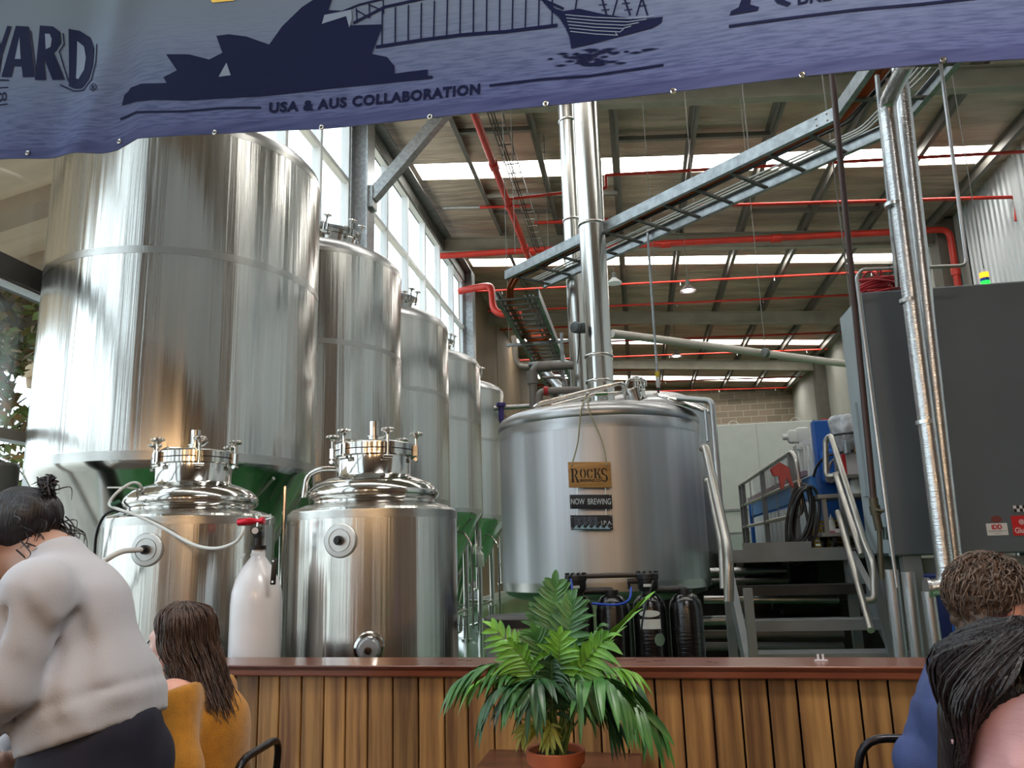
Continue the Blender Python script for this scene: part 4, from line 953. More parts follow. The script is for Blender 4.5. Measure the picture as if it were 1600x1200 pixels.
m.tube(smooth_path([c+Vector((-0.05, -0.12, 0.05)), c+Vector((-0.16, -0.16, 0.0)), c+Vector((-0.195, -0.18, -0.05)), c+Vector((-0.2, -.2, -0.1))]), 0.0085, 6)
tag(m.build('hose_coil', RC), 'tangled coil of thin red hose on the grey cabinet corner', 'hose')
# ------------------------------------------------------------------ pipes in front of the cabinet
FOILP = mat('foil_pipe_lagging', (205, 206, 208), 0.24, 0.95, var=0.12, vscale=(30, 30, 12), bump=0.35, bscale=(18, 18, 90), bdist=0.01)
def lagged(label, pts, r):
    t = thing('insulated_pipe', label, 'pipe', pts[-1], 'foil lagged pipes')
    m = M(); m.tube(pts, r, 24, 0.12); m.build('lagging', FOILP, t)
    return t
YP = 5.35
a = Vector(at(1385, 160, YP)); b = Vector(at(1479, 903, YP))
t = lagged('left foil lagged pipe running down the front of the grey cabinet', [Vector(at(1418, 96, YP-0.5)), a, b, b+Vector((-0.02, 0.0, -0.05)), b+Vector((-0.10, 0.02, -0.06))], 0.055)
m = M(); 
for q_ in ((1396, 320), (1420, 470), (1446, 660)):
    p = Vector(at(*q_, YP)); dd = (b-a).normalized(); m.cyl(p-dd*0.012, p+dd*0.012, 0.058, n=24)
m.build('tape_band', mat('foil_tape', (220, 222, 224), 0.3, 0.9), t)
m = M(); p = b+Vector((-0.10, 0.02, -0.06)); m.cyl(p+Vector((-0.02, 0.0, 0.0)), p+Vector((0.0, 0, 0)), 0.065); m.cyl(p+Vector((-0.01, 0, -0.02)), (p.x-0.01, p.y, 0.02), 0.04); m.build('downpipe', STEEL_SATIN, t)
a = Vector(at(1407, 120, YP+0.12)); b = Vector(at(1493, 895, YP+0.12))
t = lagged('right foil lagged pipe running down the front of the grey cabinet', [a+Vector((-0.01, 0, 0.6)), a, b, Vector((b.x+0.01, b.y, 0.05))], 0.052)
CONDUIT = mat('bronze_pipe', (70, 52, 50), 0.45, 0.3)
pipe_thing('conduit', 'thin galvanised conduit just left of the left foil lagged pipe', 'pipe', [at(1370, 118, YP+0.05), at(1400, 420, YP+0.05), at(1403, 448, YP+0.1)], 0.016, GALV, fillet=0)
pipe_thing('conduit', 'thin galvanised conduit between the two foil lagged pipes', 'pipe', [Vector((at(1397, 190, 5.86).x, 5.86, 5.6)), Vector((at(1432, 448, 5.86).x, 5.86, cz1))], 0.016, GALV, fillet=0)
a = Vector(at(1301, 125, 5.55)); b = Vector(at(1366, 790, 5.55))
o = pipe_thing('copper_pipe', 'dark brown copper pipe dropping along the left edge of the grey cabinet', 'pipe', [a+Vector((0, 0, 0.8)), a, b], 0.021, CONDUIT, fillet=0)
m = M(); b2_ = Vector(at(1378, 905, 5.55)); m.cyl(b+Vector((0, 0, 0.05)), b, 0.028); m.cyl(b, b+Vector((0.005, 0, -0.06)), 0.034); m.cyl(b+Vector((0.005, 0, -0.06)), b+Vector((0.012, 0, -0.16)), 0.026); m.cyl(b+Vector((0.012, 0, -0.16)), b2_, 0.016); m.cyl(b+Vector((0.0, -0.03, -0.03)), b+Vector((0.04, -0.05, -0.04)), 0.012); m.build('ball_valve', mat('brass_dull', (84, 78, 64), 0.45, 0.5), o)
m = M(); m.cyl(b+Vector((0.05, 0, -0.22)), b+Vector((0.055, 0, -0.14)), 0.022); m.build('regulator_bowl', mat('dark_green_bowl', (34, 60, 56), 0.3), o)
pipe_thing('steel_pipe', 'thin steel pipe hanging down, along and down again past the cabinet top left', 'pipe', [Vector(at(1469, 95, 5.5)), at(1511, 415, 5.5), at(1346, 421, 5.5), at(1338, 432, 5.5), at(1392, 850, 5.5), at(1402, 918, 5.5)], 0.0125, STEEL_SATIN, fillet=0.05)
# ------------------------------------------------------------------ cold room, ladder on the far side
cr = thing('cold_room', 'pale panel cold room box in front of the block wall', 'cold room', (2.0, 24, 0))
ztop = at(1200, 660, 20).z; xr_ = at(1276, 700, 20).x
CRM = mat('cold_room_panel', (206, 207, 200), 0.5, var=0.03)
m = M(); m.box((-0.6, 20, 0), (xr_, 29, ztop), 0.02); m.build('panel', CRM, cr, smooth=False)
m = M()
for x in (0.6, 1.8, 3.0): m.box((x-0.006, 19.992, 0), (x+0.006, 20.0, ztop))
m.build('joint', mat('panel_joint', (180, 181, 176), 0.5), cr, smooth=False)
m = M(); m.box((-0.6, 19.97, at(1140, 797, 20).z-0.03), (xr_, 20.0, at(1140, 797, 20).z+0.02)); m.build('bumper_rail', GALV, cr, smooth=False)
for (px_, lb) in ((1145, 'left wire hoop on top of the cold room'), (1243, 'right wire hoop on top of the cold room')):
    m = M(); p = Vector(at(px_, 655, 20.3)); p.z = ztop; m.torus(p, 0.13, 0.008, (0, 1, 0), 32, 6); tag(m.build('wire_hoop', WHITEC), lb, 'cable')
ld = thing('ladder', 'grey ladder with orange netting beside the cold room', 'ladder', at(1285, 862, 19.7))
xa, xb_ = at(1276, 700, 19.7).x, at(1300, 700, 19.7).x; zt_ = at(1288, 655, 19.7).z
for x in (xa, xb_):
    m = M(); m.box((x-0.03, 19.68, 0), (x+0.03, 19.75, zt_)); m.build('stile', PAINT_GREY, ld, smooth=False)
for z in np.arange(0.3, zt_-0.05, 0.31):
    m = M(); m.cyl((xa, 19.715, z), (xb_, 19.715, z), 0.022, n=8); m.build('rung', PAINT_GREY, ld)
m = M(); m.box((xa+0.16, 19.64, at(1288, 705, 19.7).z), (xb_-0.02, 19.66, zt_)); m.build('netting', mat('orange_net', (196, 78, 56), 0.7, var=0.3, vscale=(30, 30, 30)), ld, smooth=False)
# ------------------------------------------------------------------ brewhouse platform with stair and rails
ZD = 1.485; YD = 7.05
xs0 = at(1139, 870, YD).x; xs1 = at(1326, 870, YD).x
pf = thing('platform_stair', 'grey steel brewhouse platform with open stair and tubular handrails', 'platform', (xs0, YD, 0))
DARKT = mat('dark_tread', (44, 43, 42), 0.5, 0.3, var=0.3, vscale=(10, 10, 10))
m = M(); m.box((xs0-0.05, YD, ZD-0.02), (xs1+1.5, YD+1.3, ZD), 0); m.box((1.12, YD+1.3, ZD-0.02), (xs1+1.5, YD+6.2, ZD), 0); m.build('deck', GALV_D, pf, smooth=False)
m = M(); m.box((xs0-0.05, YD-0.012, ZD-0.10), (xs1, YD, ZD+0.005)); m.build('fascia', PAINT_GREY, pf, smooth=False)
m = M(); m.box((xs0+0.12, YD+0.02, ZD), (xs1-0.28, YD+0.035, ZD+0.06)); m.build('toe_board', PAINT_GREY, pf, smooth=False)
m = M(); m.box((-0.2, YD+4.3, 0.0), (xs1+1.45, YD+4.34, 1.40)); m.build('shade_panel', DARKT, pf, smooth=False)  # added dark sheet standing in for the shade under the platform
m = M(); m.box((1.14, YD+3.2, 0.0), (xs1+1.45, YD+3.24, ZD-0.02)); m.build('shade_panel', DARKT, pf, smooth=False)  # second added dark sheet, shade below the deck behind the treads
steps = [(915, 6.72), (970, 6.42), (1022, 6.1)]
tz = []
for (py_, Y_) in steps:
    z = at(1230, py_, Y_).z; tz.append((Y_, z))
for i, (Y_, z) in enumerate(tz):
    m = M(); m.box((xs0, Y_, z-0.04), (xs1+0.05+0.04*i, Y_+0.27, z)); m.box((xs0, Y_-0.004, z-0.075), (xs1+0.05+0.04*i, Y_+0.012, z)); m.build('tread', DARKT if i == 0 else PAINT_GREY, pf, smooth=False)
for x in (xs0-0.02, xs1+0.02):
    m = M(); dx = 0.0 if x < 1.2 else 0.10
    m.bar((x, YD+0.02, ZD-0.10), (x+dx, 5.75, tz[-1][1]-0.45), 0.05, 0.18); m.bar((x, YD+0.1, ZD-0.05), (x, YD+0.1, 0), 0.07, 0.07, up=(0, 1, 0)); m.build('stringer', PAINT_GREY, pf, smooth=False)
for (x, y) in ((1.17, YD+3), (xs1, YD+3), (xs1+1.4, YD+0.1), (xs1+1.4, YD+3), (1.17, YD+6), (xs1+1.4, YD+6)):
    m = M(); m.box((x-0.04, y-0.04, 0), (x+0.04, y+0.04, ZD-0.02)); m.build('post', PAINT_GREY, pf, smooth=False)
TUB = mat('satin_tube', (172, 168, 162), 0.34, 0.85, var=0.1, vscale=(6, 6, 6))
# right handrail of the stair
def P_(px, py, Y): return Vector(at(px, py, Y))
m = M(); m.tube([P_(1312, 740, 7.05), P_(1291, 747, 7.1), P_(1290, 688, 7.1), P_(1298, 680, 7.05), P_(1352, 850, 6.15), P_(1365, 880, 6.0), P_(1366, 938, 5.95), P_(1352, 938, 5.95)], 0.024, 12, 0.07); m.build('handrail', TUB, pf)
m = M(); m.tube([P_(1306, 742, 7.05), P_(1347, 868, 6.2)], 0.024, 12); m.build('handrail', TUB, pf)
m = M(); m.tube([P_(1309, 800, 7.05), P_(1361, 985, 5.8)], 0.024, 12); m.build('handrail', TUB, pf)
m = M(); p = P_(1306, 700, 7.08); m.box((p.x-0.022, 7.06, ZD-0.1), (p.x+0.022, 7.10, p.z)); m.build('rail_post', PAINT_GREY, pf, smooth=False)
m = M(); p = P_(1358, 860, 6.1); m.bar((p.x, 6.12, p.z), (p.x+0.10, 6.10, 0.4), 0.05, 0.05, up=(0, 1, 0)); m.build('rail_post', PAINT_GREY, pf, smooth=False)
# left handrail
m = M(); m.tube([P_(1098, 700, 6.9), P_(1103, 700, 6.85), P_(1137, 855, 6.25), P_(1139, 880, 6.2), P_(1139, 940, 6.2)], 0.036, 14, 0.10); m.build('handrail', TUB, pf)
m = M(); m.tube([P_(1104, 752, 6.9), P_(1108, 752, 6.88), P_(1128, 850, 6.45), P_(1131, 920, 6.4)], 0.030, 12, 0.08); m.build('handrail', TUB, pf)
m = M(); m.tube([P_(1058, 622, 7.3), P_(1112, 626, 7.2), P_(1118, 700, 7.15), P_(1130, 862, 7.1)], 0.028, 12, 0.05); m.tube([P_(1102, 640, 7.25), P_(1106, 690, 7.2)], 0.016, 8); m.build('rail_post', mat('galv_tube', (186, 188, 190), 0.32, 0.85), pf)
m = M(); m.box((xs0-0.03, 5.98, 0.3), (xs0+0.03, 6.04, P_(1139, 920, 6.0).z)); m.build('rail_post', PAINT_GREY, pf, smooth=False)
# guard rail along the deck
GX = 1.45; gy0, gy1 = 7.62, 11.6
zr = lambda k: EYE + k*GX
m = M(); m.tube([(GX, gy1, zr(0.60)), (GX, gy0+0.05, zr(0.60)), (GX, gy0-0.12, zr(0.55)), (GX, gy0-0.16, zr(0.22)), (GX, gy0, zr(0.20)), (GX, gy1, zr(0.20))], 0.021, 10, 0.10); m.build('guard_rail', TUB, pf)
m = M(); m.tube([(GX, gy0-0.16, zr(0.40)), (GX, gy1, zr(0.40))], 0.019, 10); m.build('guard_rail', TUB, pf)
for y in (gy0+0.15, 9.55, gy1-0.3, gy1):
    m = M(); m.box((GX-0.025, y-0.025, ZD), (GX+0.025, y+0.025, zr(0.60))); m.build('rail_post', PAINT_GREY, pf, smooth=False)
for y in (8.7, 10.6):
    m = M(); m.cyl((GX, y, zr(0.2)), (GX, y, zr(0.6)), 0.006, n=6); m.build('rail_wire', GALV, pf)
# black hose coil on the guard rail
rnd = random.Random(4); m = M(); c = P_(1252, 800, 7.42)
for k in range(7):
    a_ = 0.075+0.014*(k % 4); h_ = 0.22+0.028*k*0.8; o_ = Vector((rnd.uniform(-.03, .03), 0.02*k-0.06, -0.05-0.012*k)); sl = 0.07+0.02*rnd.random()
    pts = []
    for i in range(29):
        th = 2*PI*i/28; pts.append(c+o_+Vector((a_*math.cos(th)+sl*math.sin(th)*0.8, 0.01*math.sin(th*2), h_*math.sin(th)+0.02)))
    m.tube(pts, 0.014, 8, cap=False)
m.tube(smooth_path([c+Vector((0.02, 0, 0.18)), c+Vector((0.04, 0, 0.0)), c+Vector((0.06, 0, -0.2)), c+Vector((0.07, 0, -0.34))]), 0.014, 8)
tag(m.build('hose_coil', RUBBER), 'coil of thick black hose hung on the platform guard rail', 'hose')
# red rubber glove over the rail end
RG = mat('red_rubber_glove', (150, 44, 34), 0.45, var=0.2, vscale=(8, 8, 8))
gl_ = M(); P = [P_(1203, 733, 7.45), P_(1218, 722, 7.4), P_(1233, 730, 7.38), P_(1238, 752, 7.38), P_(1242, 762, 7.38), P_(1236, 760, 7.37), P_(1228, 742, 7.36), P_(1225, 764, 7.36), P_(1220, 765, 7.36), P_(1217, 742, 7.38), P_(1209, 745, 7.42)]
gl_.prism(P, (0, 1, 0), 0.035)
bmesh.ops.bevel(gl_.bm, geom=gl_.bm.edges[:], offset=0.006, segments=2, affect='EDGES')
tag(gl_.build('rubber_glove', RG, angle=70), 'red rubber gloves draped over the end of the guard rail', 'gloves')
# ------------------------------------------------------------------ plate filter
BLUE = mat('blue_machine_paint', (38, 92, 168), 0.38); WP = mat('white_filter_plate', (222, 224, 220), 0.5, var=0.06, vscale=(3, 3, 3))
fx = 1.70; fy0, fy1 = 8.05, 12.6
ft = thing('plate_filter', 'long blue plate filter with rows of white plates on the platform', 'filter press', (fx+0.35, 10, ZD))
zf = lambda k: EYE + k*fx
m = M(); m.box((fx, fy0+0.1, zf(0.28)), (fx+0.06, fy1, zf(0.40)), 0.005); m.box((fx+0.6, fy0+0.1, zf(0.28)), (fx+0.66, fy1, zf(0.40)), 0.005); m.build('side_beam', mat('blue_beam', (70, 132, 196), 0.45), ft, smooth=False, label='light blue side beam')
m = M(); m.box((fx+0.02, fy0-0.12, ZD), (fx+0.72, fy0, zf(0.70)), 0.012); m.build('end_plate', BLUE, ft, smooth=False)
m = M(); m.box((fx-0.02, fy1, ZD), (fx+0.68, fy1+0.1, zf(0.40)), 0.01); m.build('end_plate', BLUE, ft, smooth=False)
m = M(); m.box((fx+0.05, fy0-0.34, zf(0.34)), (fx+0.62, fy0-0.12, zf(0.52)), 0.03); m.build('hydraulic_box', mat('bright_blue', (30, 104, 190), 0.35), ft, smooth=False)
n = 26
for k in range(n):
    y = fy0+0.16+(fy1-fy0-0.3)*k/n
    m = M(); m.box((fx+0.03, y, zf(0.40)), (fx+0.62, y+0.05, zf(0.62)), 0.008); m.box((fx-0.03, y+0.01, zf(0.585)), (fx+0.10, y+0.04, zf(0.615))); m.build('filter_plate', WP, ft, smooth=False)
for k in range(n//2):
    y = fy0+0.2+(fy1-fy0-0.3)*k/(n//2)
    m = M(); m.box((fx+0.01, y, zf(0.02)), (fx+0.58, y+0.28, zf(0.27)), 0.03); m.build('drip_pouch', mat('pouch_white', (214, 220, 222), 0.4, trans=0.0) if k == 0 else bpy.data.materials['pouch_white'], ft)
m = M(); m.box((fx-0.05, fy0+0.2, zf(0.405)), (fx-0.01, fy1-0.1, zf(0.435))); m.build('valve_rail', mat('mauve_rail', (150, 128, 138), 0.5), ft, smooth=False)
for y in (fy0+0.3, fy1-0.4):
    m = M(); m.box((fx+0.1, y, ZD), (fx+0.16, y+0.06, zf(0.28))); m.build('leg', BLUE, ft, smooth=False)
for (px_, py_, w_, lb) in ((1257, 712, 0.10, 'larger white plastic jug lying on the filter beside the blue end plate'), (1244, 728, 0.08, 'smaller white plastic jug lying on the filter plates')):
    p = P_(px_, py_, 8.6); p.z = zf(0.62)+0.075; m = M(); m.box(p-Vector((w_*0.7, w_*0.7, 0.07)), p+Vector((w_*0.7, w_*0.7, 0.09 if w_ > .09 else 0.07)), 0.03); j = m.build('plastic_jug', WP); tag(j, lb, 'jug', 'white jugs on the filter')
    m = M(); m.cyl(p+Vector((-w_*0.7, 0, 0)), p+Vector((-w_*0.7-0.05, 0, 0)), 0.03); m.build('cap', WP, j)
# ------------------------------------------------------------------ trolley with its load
ty0, ty1 = 7.25, 7.75; tx0 = at(1277, 780, 7.3).x; tx1 = 2.3
tt = thing('trolley', 'three-shelf steel trolley on castors at the top of the stair', 'trolley', (2.0, 7.5, ZD))
zs = [at(1300, 742, 7.25).z, at(1300, 772, 7.25).z, at(1300, 832, 7.25).z]
SHELF = mat('shelf_steel', (150, 146, 140), 0.4, 0.6)
for i, z in enumerate(zs):
    m = M(); x0 = tx0 + (0.22 if i == 0 else 0.0); m.box((x0, ty0, z-0.035), (tx1, ty1, z), 0.004); m.build('shelf', SHELF, tt, smooth=False)
for (x, y) in ((tx0+0.05, ty0+0.04), (tx0+0.05, ty1-0.04), (tx1-0.05, ty0+0.04), (tx1-0.05, ty1-0.04), (tx0+0.26, ty0+0.3)):
    m = M(); m.box((x-0.018, y-0.018, zs[2]), (x+0.018, y+0.018, zs[0] if x > tx0+0.1 else zs[1])); m.build('upright', SHELF, tt, smooth=False)
for (x, y) in ((tx0+0.10, ty0+0.06), (tx0+0.10, ty1-0.06), (tx1-0.1, ty0+0.06), (tx1-0.1, ty1-0.06), (tx0+0.32, ty0+0.06)):
    m = M(); r = 0.055; m.cyl((x-0.016, y, ZD+r), (x+0.016, y, ZD+r), r, n=24); w_ = m.build('castor', RUBBER, tt)
    m = M(); m.box((x-0.03, y-0.02, ZD+r), (x-0.02, y+0.02, zs[2]-0.03)); m.box((x+0.02, y-0.02, ZD+r), (x+0.03, y+0.02, zs[2]-0.03)); m.box((x-0.03, y-0.02, zs[2]-0.06), (x+0.03, y+0.02, zs[2]-0.03)); m.build('fork', BLACKP, w_, smooth=False)
# control box with sticker
x0 = at(1318, 720, 7.3).x; bx = thing('control_box', 'pale control box with red end and a small red lettered sticker on the trolley', 'control box', (x0+0.2, 7.45, zs[0]))
hz = at(1330, 709, 7.3).z
m = M(); m.box((x0+0.02, 7.3, zs[0]), (tx1-0.03, 7.6, hz), 0.006); m.build('housing', mat('box_pale', (196, 190, 192), 0.45), bx, smooth=False)
m = M(); m.box((x0-0.01, 7.3, zs[0]), (x0+0.018, 7.6, hz)); m.build('end_panel', mat('box_red', (196, 44, 46), 0.45), bx, smooth=False, label='red end panel')
s_, f = sticker(1341, 719, 1358, 734, 7.298, STW, 'sticker', bx)
m = M(); put_text(m, 'iDD', 0.28, 0.95, 0.5, 0.9, f, 0.05); m.build('lettering', REDINK, s_, smooth=False)
# wrapped pump above it
WRAP = mat('plastic_wrap', (188, 188, 192), 0.12, 0.0, var=0.35, vscale=(14, 14, 14), bump=0.9, bscale=(16, 16, 9), bdist=0.03, coat=0.6)
xw = at(1330, 680, 7.45).x; zw0 = hz; zw1 = at(1330, 648, 7.45).z
pw = thing('wrapped_pump', 'pump vessel wrapped in clear plastic with a pressure gauge, on the control box', 'pump', (xw, 7.45, zw0))
m = M(); m.lathe([(0.10, zw0+0.01), (0.13, zw0+0.08), (0.15, zw0+0.14), (0.17, zw0+0.2), (0.185, zw1-0.05), (0.16, zw1-0.01), (0.05, zw1)], (xw, 7.45, 0), 28); m.build('vessel', WRAP, pw)
m = M(); m.lathe([(0.188, zw0+0.17), (0.192, zw0+0.18), (0.188, zw0+0.19)], (xw, 7.45, 0), 32, cap=False); m.build('strap', RUBBER, pw)
c = P_(1342, 694, 7.26); m = M(); m.cyl(c+Vector((0, 0.04, 0)), c, 0.026, n=24); g_ = m.build('gauge', BLACKP, pw)
m = M(); m.cyl(c, c+Vector((0, -0.003, 0)), 0.022, n=24); m.build('dial', STW, g_)
m = M(); c = P_(1323, 698, 7.28); m.cyl(c+Vector((0, 0, -0.06)), c+Vector((0, 0, 0.03)), 0.03); m.cyl(c+Vector((0, 0, 0.03)), c+Vector((0, 0, 0.055)), 0.016); m.build('filter_bowl', mat('clear_bowl', (140, 146, 150), 0.1, 0.3), pw)
m = M(); m.tube([P_(1335, 705, 7.27), P_(1346, 703, 7.27)], 0.018, 8); m.build('brass_fitting', mat('brass', (176, 140, 76), 0.35, 0.9), pw)
pipe_thing('black_hose', 'thin black hose arching over the blue filter end to the pump', 'hose', smooth_path([P_(1271, 745, 7.9), P_(1277, 728, 7.85), P_(1292, 713, 7.7), P_(1318, 706, 7.4), P_(1334, 704, 7.3)]), 0.012, RUBBER, fillet=0)
pipe_thing('black_hose', 'thin grey hose curving at the left of the handrail top', 'hose', smooth_path([P_(1300, 745, 7.6), P_(1294, 752, 7.6), P_(1292, 744, 7.6), P_(1299, 722, 7.6), P_(1310, 716, 7.5)]), 0.012, mat('grey_hose', (120, 116, 112), 0.5), fillet=0)
# bottles and crate
def bottle(px_, py0, py1, Y, r, body, capm, label, zb):
    p = P_(px_, (py0+py1)/2, Y); h_ = at(px_, py0, Y).z - zb
    t = thing('squeeze_bottle', label, 'bottle', (p.x, Y, zb), 'bottles on the trolley')
    m = M(); m.lathe([(r*0.95, zb), (r, zb+0.01), (r, zb+h_*0.58), (r*0.8, zb+h_*0.66), (r*0.45, zb+h_*0.70)], (p.x, Y, 0), 24); m.build('body', body, t)
    m = M(); m.lathe([(r*0.55, zb+h_*0.68), (r*0.55, zb+h_*0.82), (r*0.2, zb+h_*0.86), (r*0.12, zb+h_*0.97), (0, zb+h_)], (p.x, Y, 0), 20); m.build('cap', capm, t)
BC = mat('blue_cap', (26, 90, 190), 0.35)
bottle(1337, 737, 775, 7.34, 0.045, WP, BC, 'white squeeze bottle with bright blue cap on the trolley', zs[1])
bottle(1349, 748, 775, 7.45, 0.045, BC, BC, 'blue bottle behind the white squeeze bottle', zs[1])
bottle(1354, 748, 774, 7.32, 0.03, mat('cream_bottle', (206, 196, 180), 0.4), STW, 'cream bottle at the right end of the trolley shelf', zs[1])
bottle(1299, 803, 832, 7.4, 0.03, WP, WP, 'small white bottle on the bottom trolley shelf', zs[2])
YEL = mat('yellow_crate', (176, 140, 50), 0.45)
cx_ = at(1318, 830, 7.5).x
ck = thing('yellow_crate', 'yellow plastic crate standing behind the bottom trolley shelf', 'crate', (cx_, 7.95, ZD))
m = M(); z1_ = at(1318, 812, 7.8).z
for k in range(7):
    z = ZD + (z1_-ZD)*k/6.5; m.box((cx_-0.2, 7.82, z), (cx_+0.2, 8.0, z+0.02))
for x in np.linspace(cx_-0.2, cx_+0.18, 7): m.box((x, 7.815, ZD), (x+0.018, 7.83, z1_+0.02))
m.build('basket', YEL, ck, smooth=False)
m = M(); m.box((at(1290, 825, 7.4).x, 7.3, zs[2]), (at(1308, 825, 7.4).x, 7.42, zs[2]+0.03)); o = m.build('small_box', STW, smooth=False); tag(o, 'flat white box with pink and blue edge on the bottom trolley shelf', 'box')
m = M(); m.box((at(1290, 825, 7.4).x, 7.297, zs[2]), (at(1300, 825, 7.4).x, 7.3, zs[2]+0.012)); m.build('printed_edge', mat('magenta', (180, 50, 120), 0.5), o, smooth=False)
# timber block and stainless bench in the distance
m = M(); p = P_(1283, 710, 9.0); m.box((p.x-0.1, 8.9, zf(0.70)-0.16), (p.x+0.12, 9.0, p.z+0.03)); tag(m.build('cardboard_box', mat('cardboard', (176, 142, 100), 0.8), smooth=False), 'tan cardboard box behind the blue filter end plate', 'box')
bn = thing('steel_bench', 'low stainless bench with a taped sign in front of the cold room', 'bench', (2.0, 18.5, 0))
zb_ = at(1140, 832, 18).z
m = M(); m.box((1.3, 18.0, zb_-0.04), (3.2, 18.7, zb_)); m.build('top', STEEL_SATIN, bn, smooth=False)
for x in (1.35, 3.1):
    m = M(); m.box((x, 18.05, 0), (x+0.05, 18.1, zb_-0.04)); m.build('leg', STEEL_SATIN, bn, smooth=False)
m = M(); m.box((1.5, 17.99, 0.3), (2.9, 18.01, zb_-0.05)); m.build('front_panel', mat('bench_grey', (186, 188, 184), 0.5), bn, smooth=False)
# pipework below the platform
for i, (pxa, pya, pxb, pyb, Y, r, lb, mt) in enumerate((
    (1108, 894, 1228, 892, 9.6, 0.05, 'upper short steel pipe under the platform', STEEL_SATIN), (1112, 908, 1232, 907, 9.2, 0.03, 'thin steel pipe ending in a bend under the platform', GP),
    (1100, 937, 1310, 937, 8.6, 0.04, 'long shiny pipe behind the upper stair treads', STEEL_SATIN), (1096, 970, 1140, 969, 8.0, 0.045, 'thick pipe stub left of the stair', STEEL_SATIN),
    (1100, 991, 1318, 990, 8.2, 0.04, 'long pipe behind the middle stair tread', GP), (1100, 1010, 1318, 1010, 8.0, 0.04, 'lowest long pipe behind the stair', GP),
    (1340, 926, 1382, 924, 8.0, 0.035, 'upper of the pale pipes right of the stair', STEEL_SATIN), (1340, 947, 1382, 945, 7.8, 0.05, 'middle pale pipe right of the stair', STEEL_SATIN), (1342, 970, 1384, 968, 7.6, 0.05, 'lowest pale pipe right of the stair', STEEL_SATIN))):
    pipe_thing('floor_pipe', lb, 'pipe', [P_(pxa, pya, Y), P_(pxb, pyb, Y)], r, mt, 'pipes under the platform')
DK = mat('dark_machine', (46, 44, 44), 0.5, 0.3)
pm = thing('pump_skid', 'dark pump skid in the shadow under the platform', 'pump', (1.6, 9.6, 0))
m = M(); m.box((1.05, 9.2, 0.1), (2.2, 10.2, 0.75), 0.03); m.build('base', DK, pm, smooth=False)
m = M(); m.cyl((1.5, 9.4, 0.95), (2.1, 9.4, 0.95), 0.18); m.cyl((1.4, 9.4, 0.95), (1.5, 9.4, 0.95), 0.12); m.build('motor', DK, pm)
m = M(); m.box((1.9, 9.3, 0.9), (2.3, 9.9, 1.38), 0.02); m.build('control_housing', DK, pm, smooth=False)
pipe_thing('column_pipe', 'stout satin pipe standing just right of the stair', 'pipe', [P_(1392, 890, 5.7), Vector((P_(1404, 1020, 5.7).x, 5.7, 0.03))], 0.045, STEEL_SATIN)
pipe_thing('column_pipe', 'satin pipe with slanted top standing before the blue drum', 'pipe', [P_(1418, 894, 5.6), Vector((P_(1430, 1020, 5.6).x, 5.6, 0.03))], 0.042, STEEL_SATIN)
dr = thing('blue_drum', 'dark blue plastic drum on the floor under the grey cabinet', 'drum', (2.42, 6.7, 0))
m = M(); zt2 = at(1450, 895, 6.4).z; m.lathe([(0.27, 0.0), (0.29, 0.03), (0.29, 0.4), (0.30, 0.42), (0.29, 0.44), (0.29, zt2-0.1), (0.27, zt2-0.03), (0.2, zt2)], (2.42, 6.75, 0), 40); m.build('body', mat('drum_blue', (28, 46, 118), 0.4), dr)
m = M(); m.cyl((2.3, 6.68, zt2-0.01), (2.3, 6.68, zt2+0.03), 0.035); m.build('bung', BLACKP, dr)
pipe_thing('blue_tube', 'thin bright blue tube below the foil lagged pipes', 'hose', [P_(1484, 920, 5.6), P_(1485, 946, 5.6), Vector((P_(1486, 946, 5.6).x, 5.6, 0.0))], 0.008, BC, fillet=0)
# ------------------------------------------------------------------ softener tanks and brine bin before the kettle
YS_ = 5.35
def P_(px, py, Y): return Vector(at(px, py, Y))
GLOSSB = mat('glossy_black_vessel', (15, 15, 17), 0.16, bump=0.25, bscale=(10, 10, 90), coat=0.3)
HEADB = mat('black_valve_head', (24, 24, 27), 0.35)
LAB = mat('label_pale', (196, 200, 200), 0.5); LABG = mat('label_green', (92, 112, 100), 0.5); LABT = mat('label_tan', (170, 150, 110), 0.5)
BLUET = mat('blue_tubing', (30, 70, 190), 0.35)
vx = [(902, 'black softener vessel at left, hidden behind the potted palm'), (957, 'black softener vessel second from left, behind the right fronds of the palm'), (1015, 'black softener vessel with a white label and round green sticker'), (1072, 'plain black softener vessel at the right of the four')]
vr = 0.105; zt_v = at(1015, 928, YS_).z
vess = []
for i, (px_, lb) in enumerate(vx):
    x = at(px_, 960, YS_).x; t = thing('softener_vessel', lb, 'water tank', (x, YS_, 0), 'black softener vessels'); vess.append((t, x))
    m = M(); m.lathe([(0.09, 0.0), (vr, 0.03), (vr, zt_v-0.10), (vr*0.92, zt_v-0.05), (vr*0.65, zt_v-0.012), (0.04, zt_v)], (x, YS_, 0), 40); m.build('vessel', GLOSSB, t, angle=60)
    m = M(); m.cyl((x, YS_, zt_v-0.005), (x, YS_, zt_v+0.03), 0.045); m.build('neck', HEADB, t)
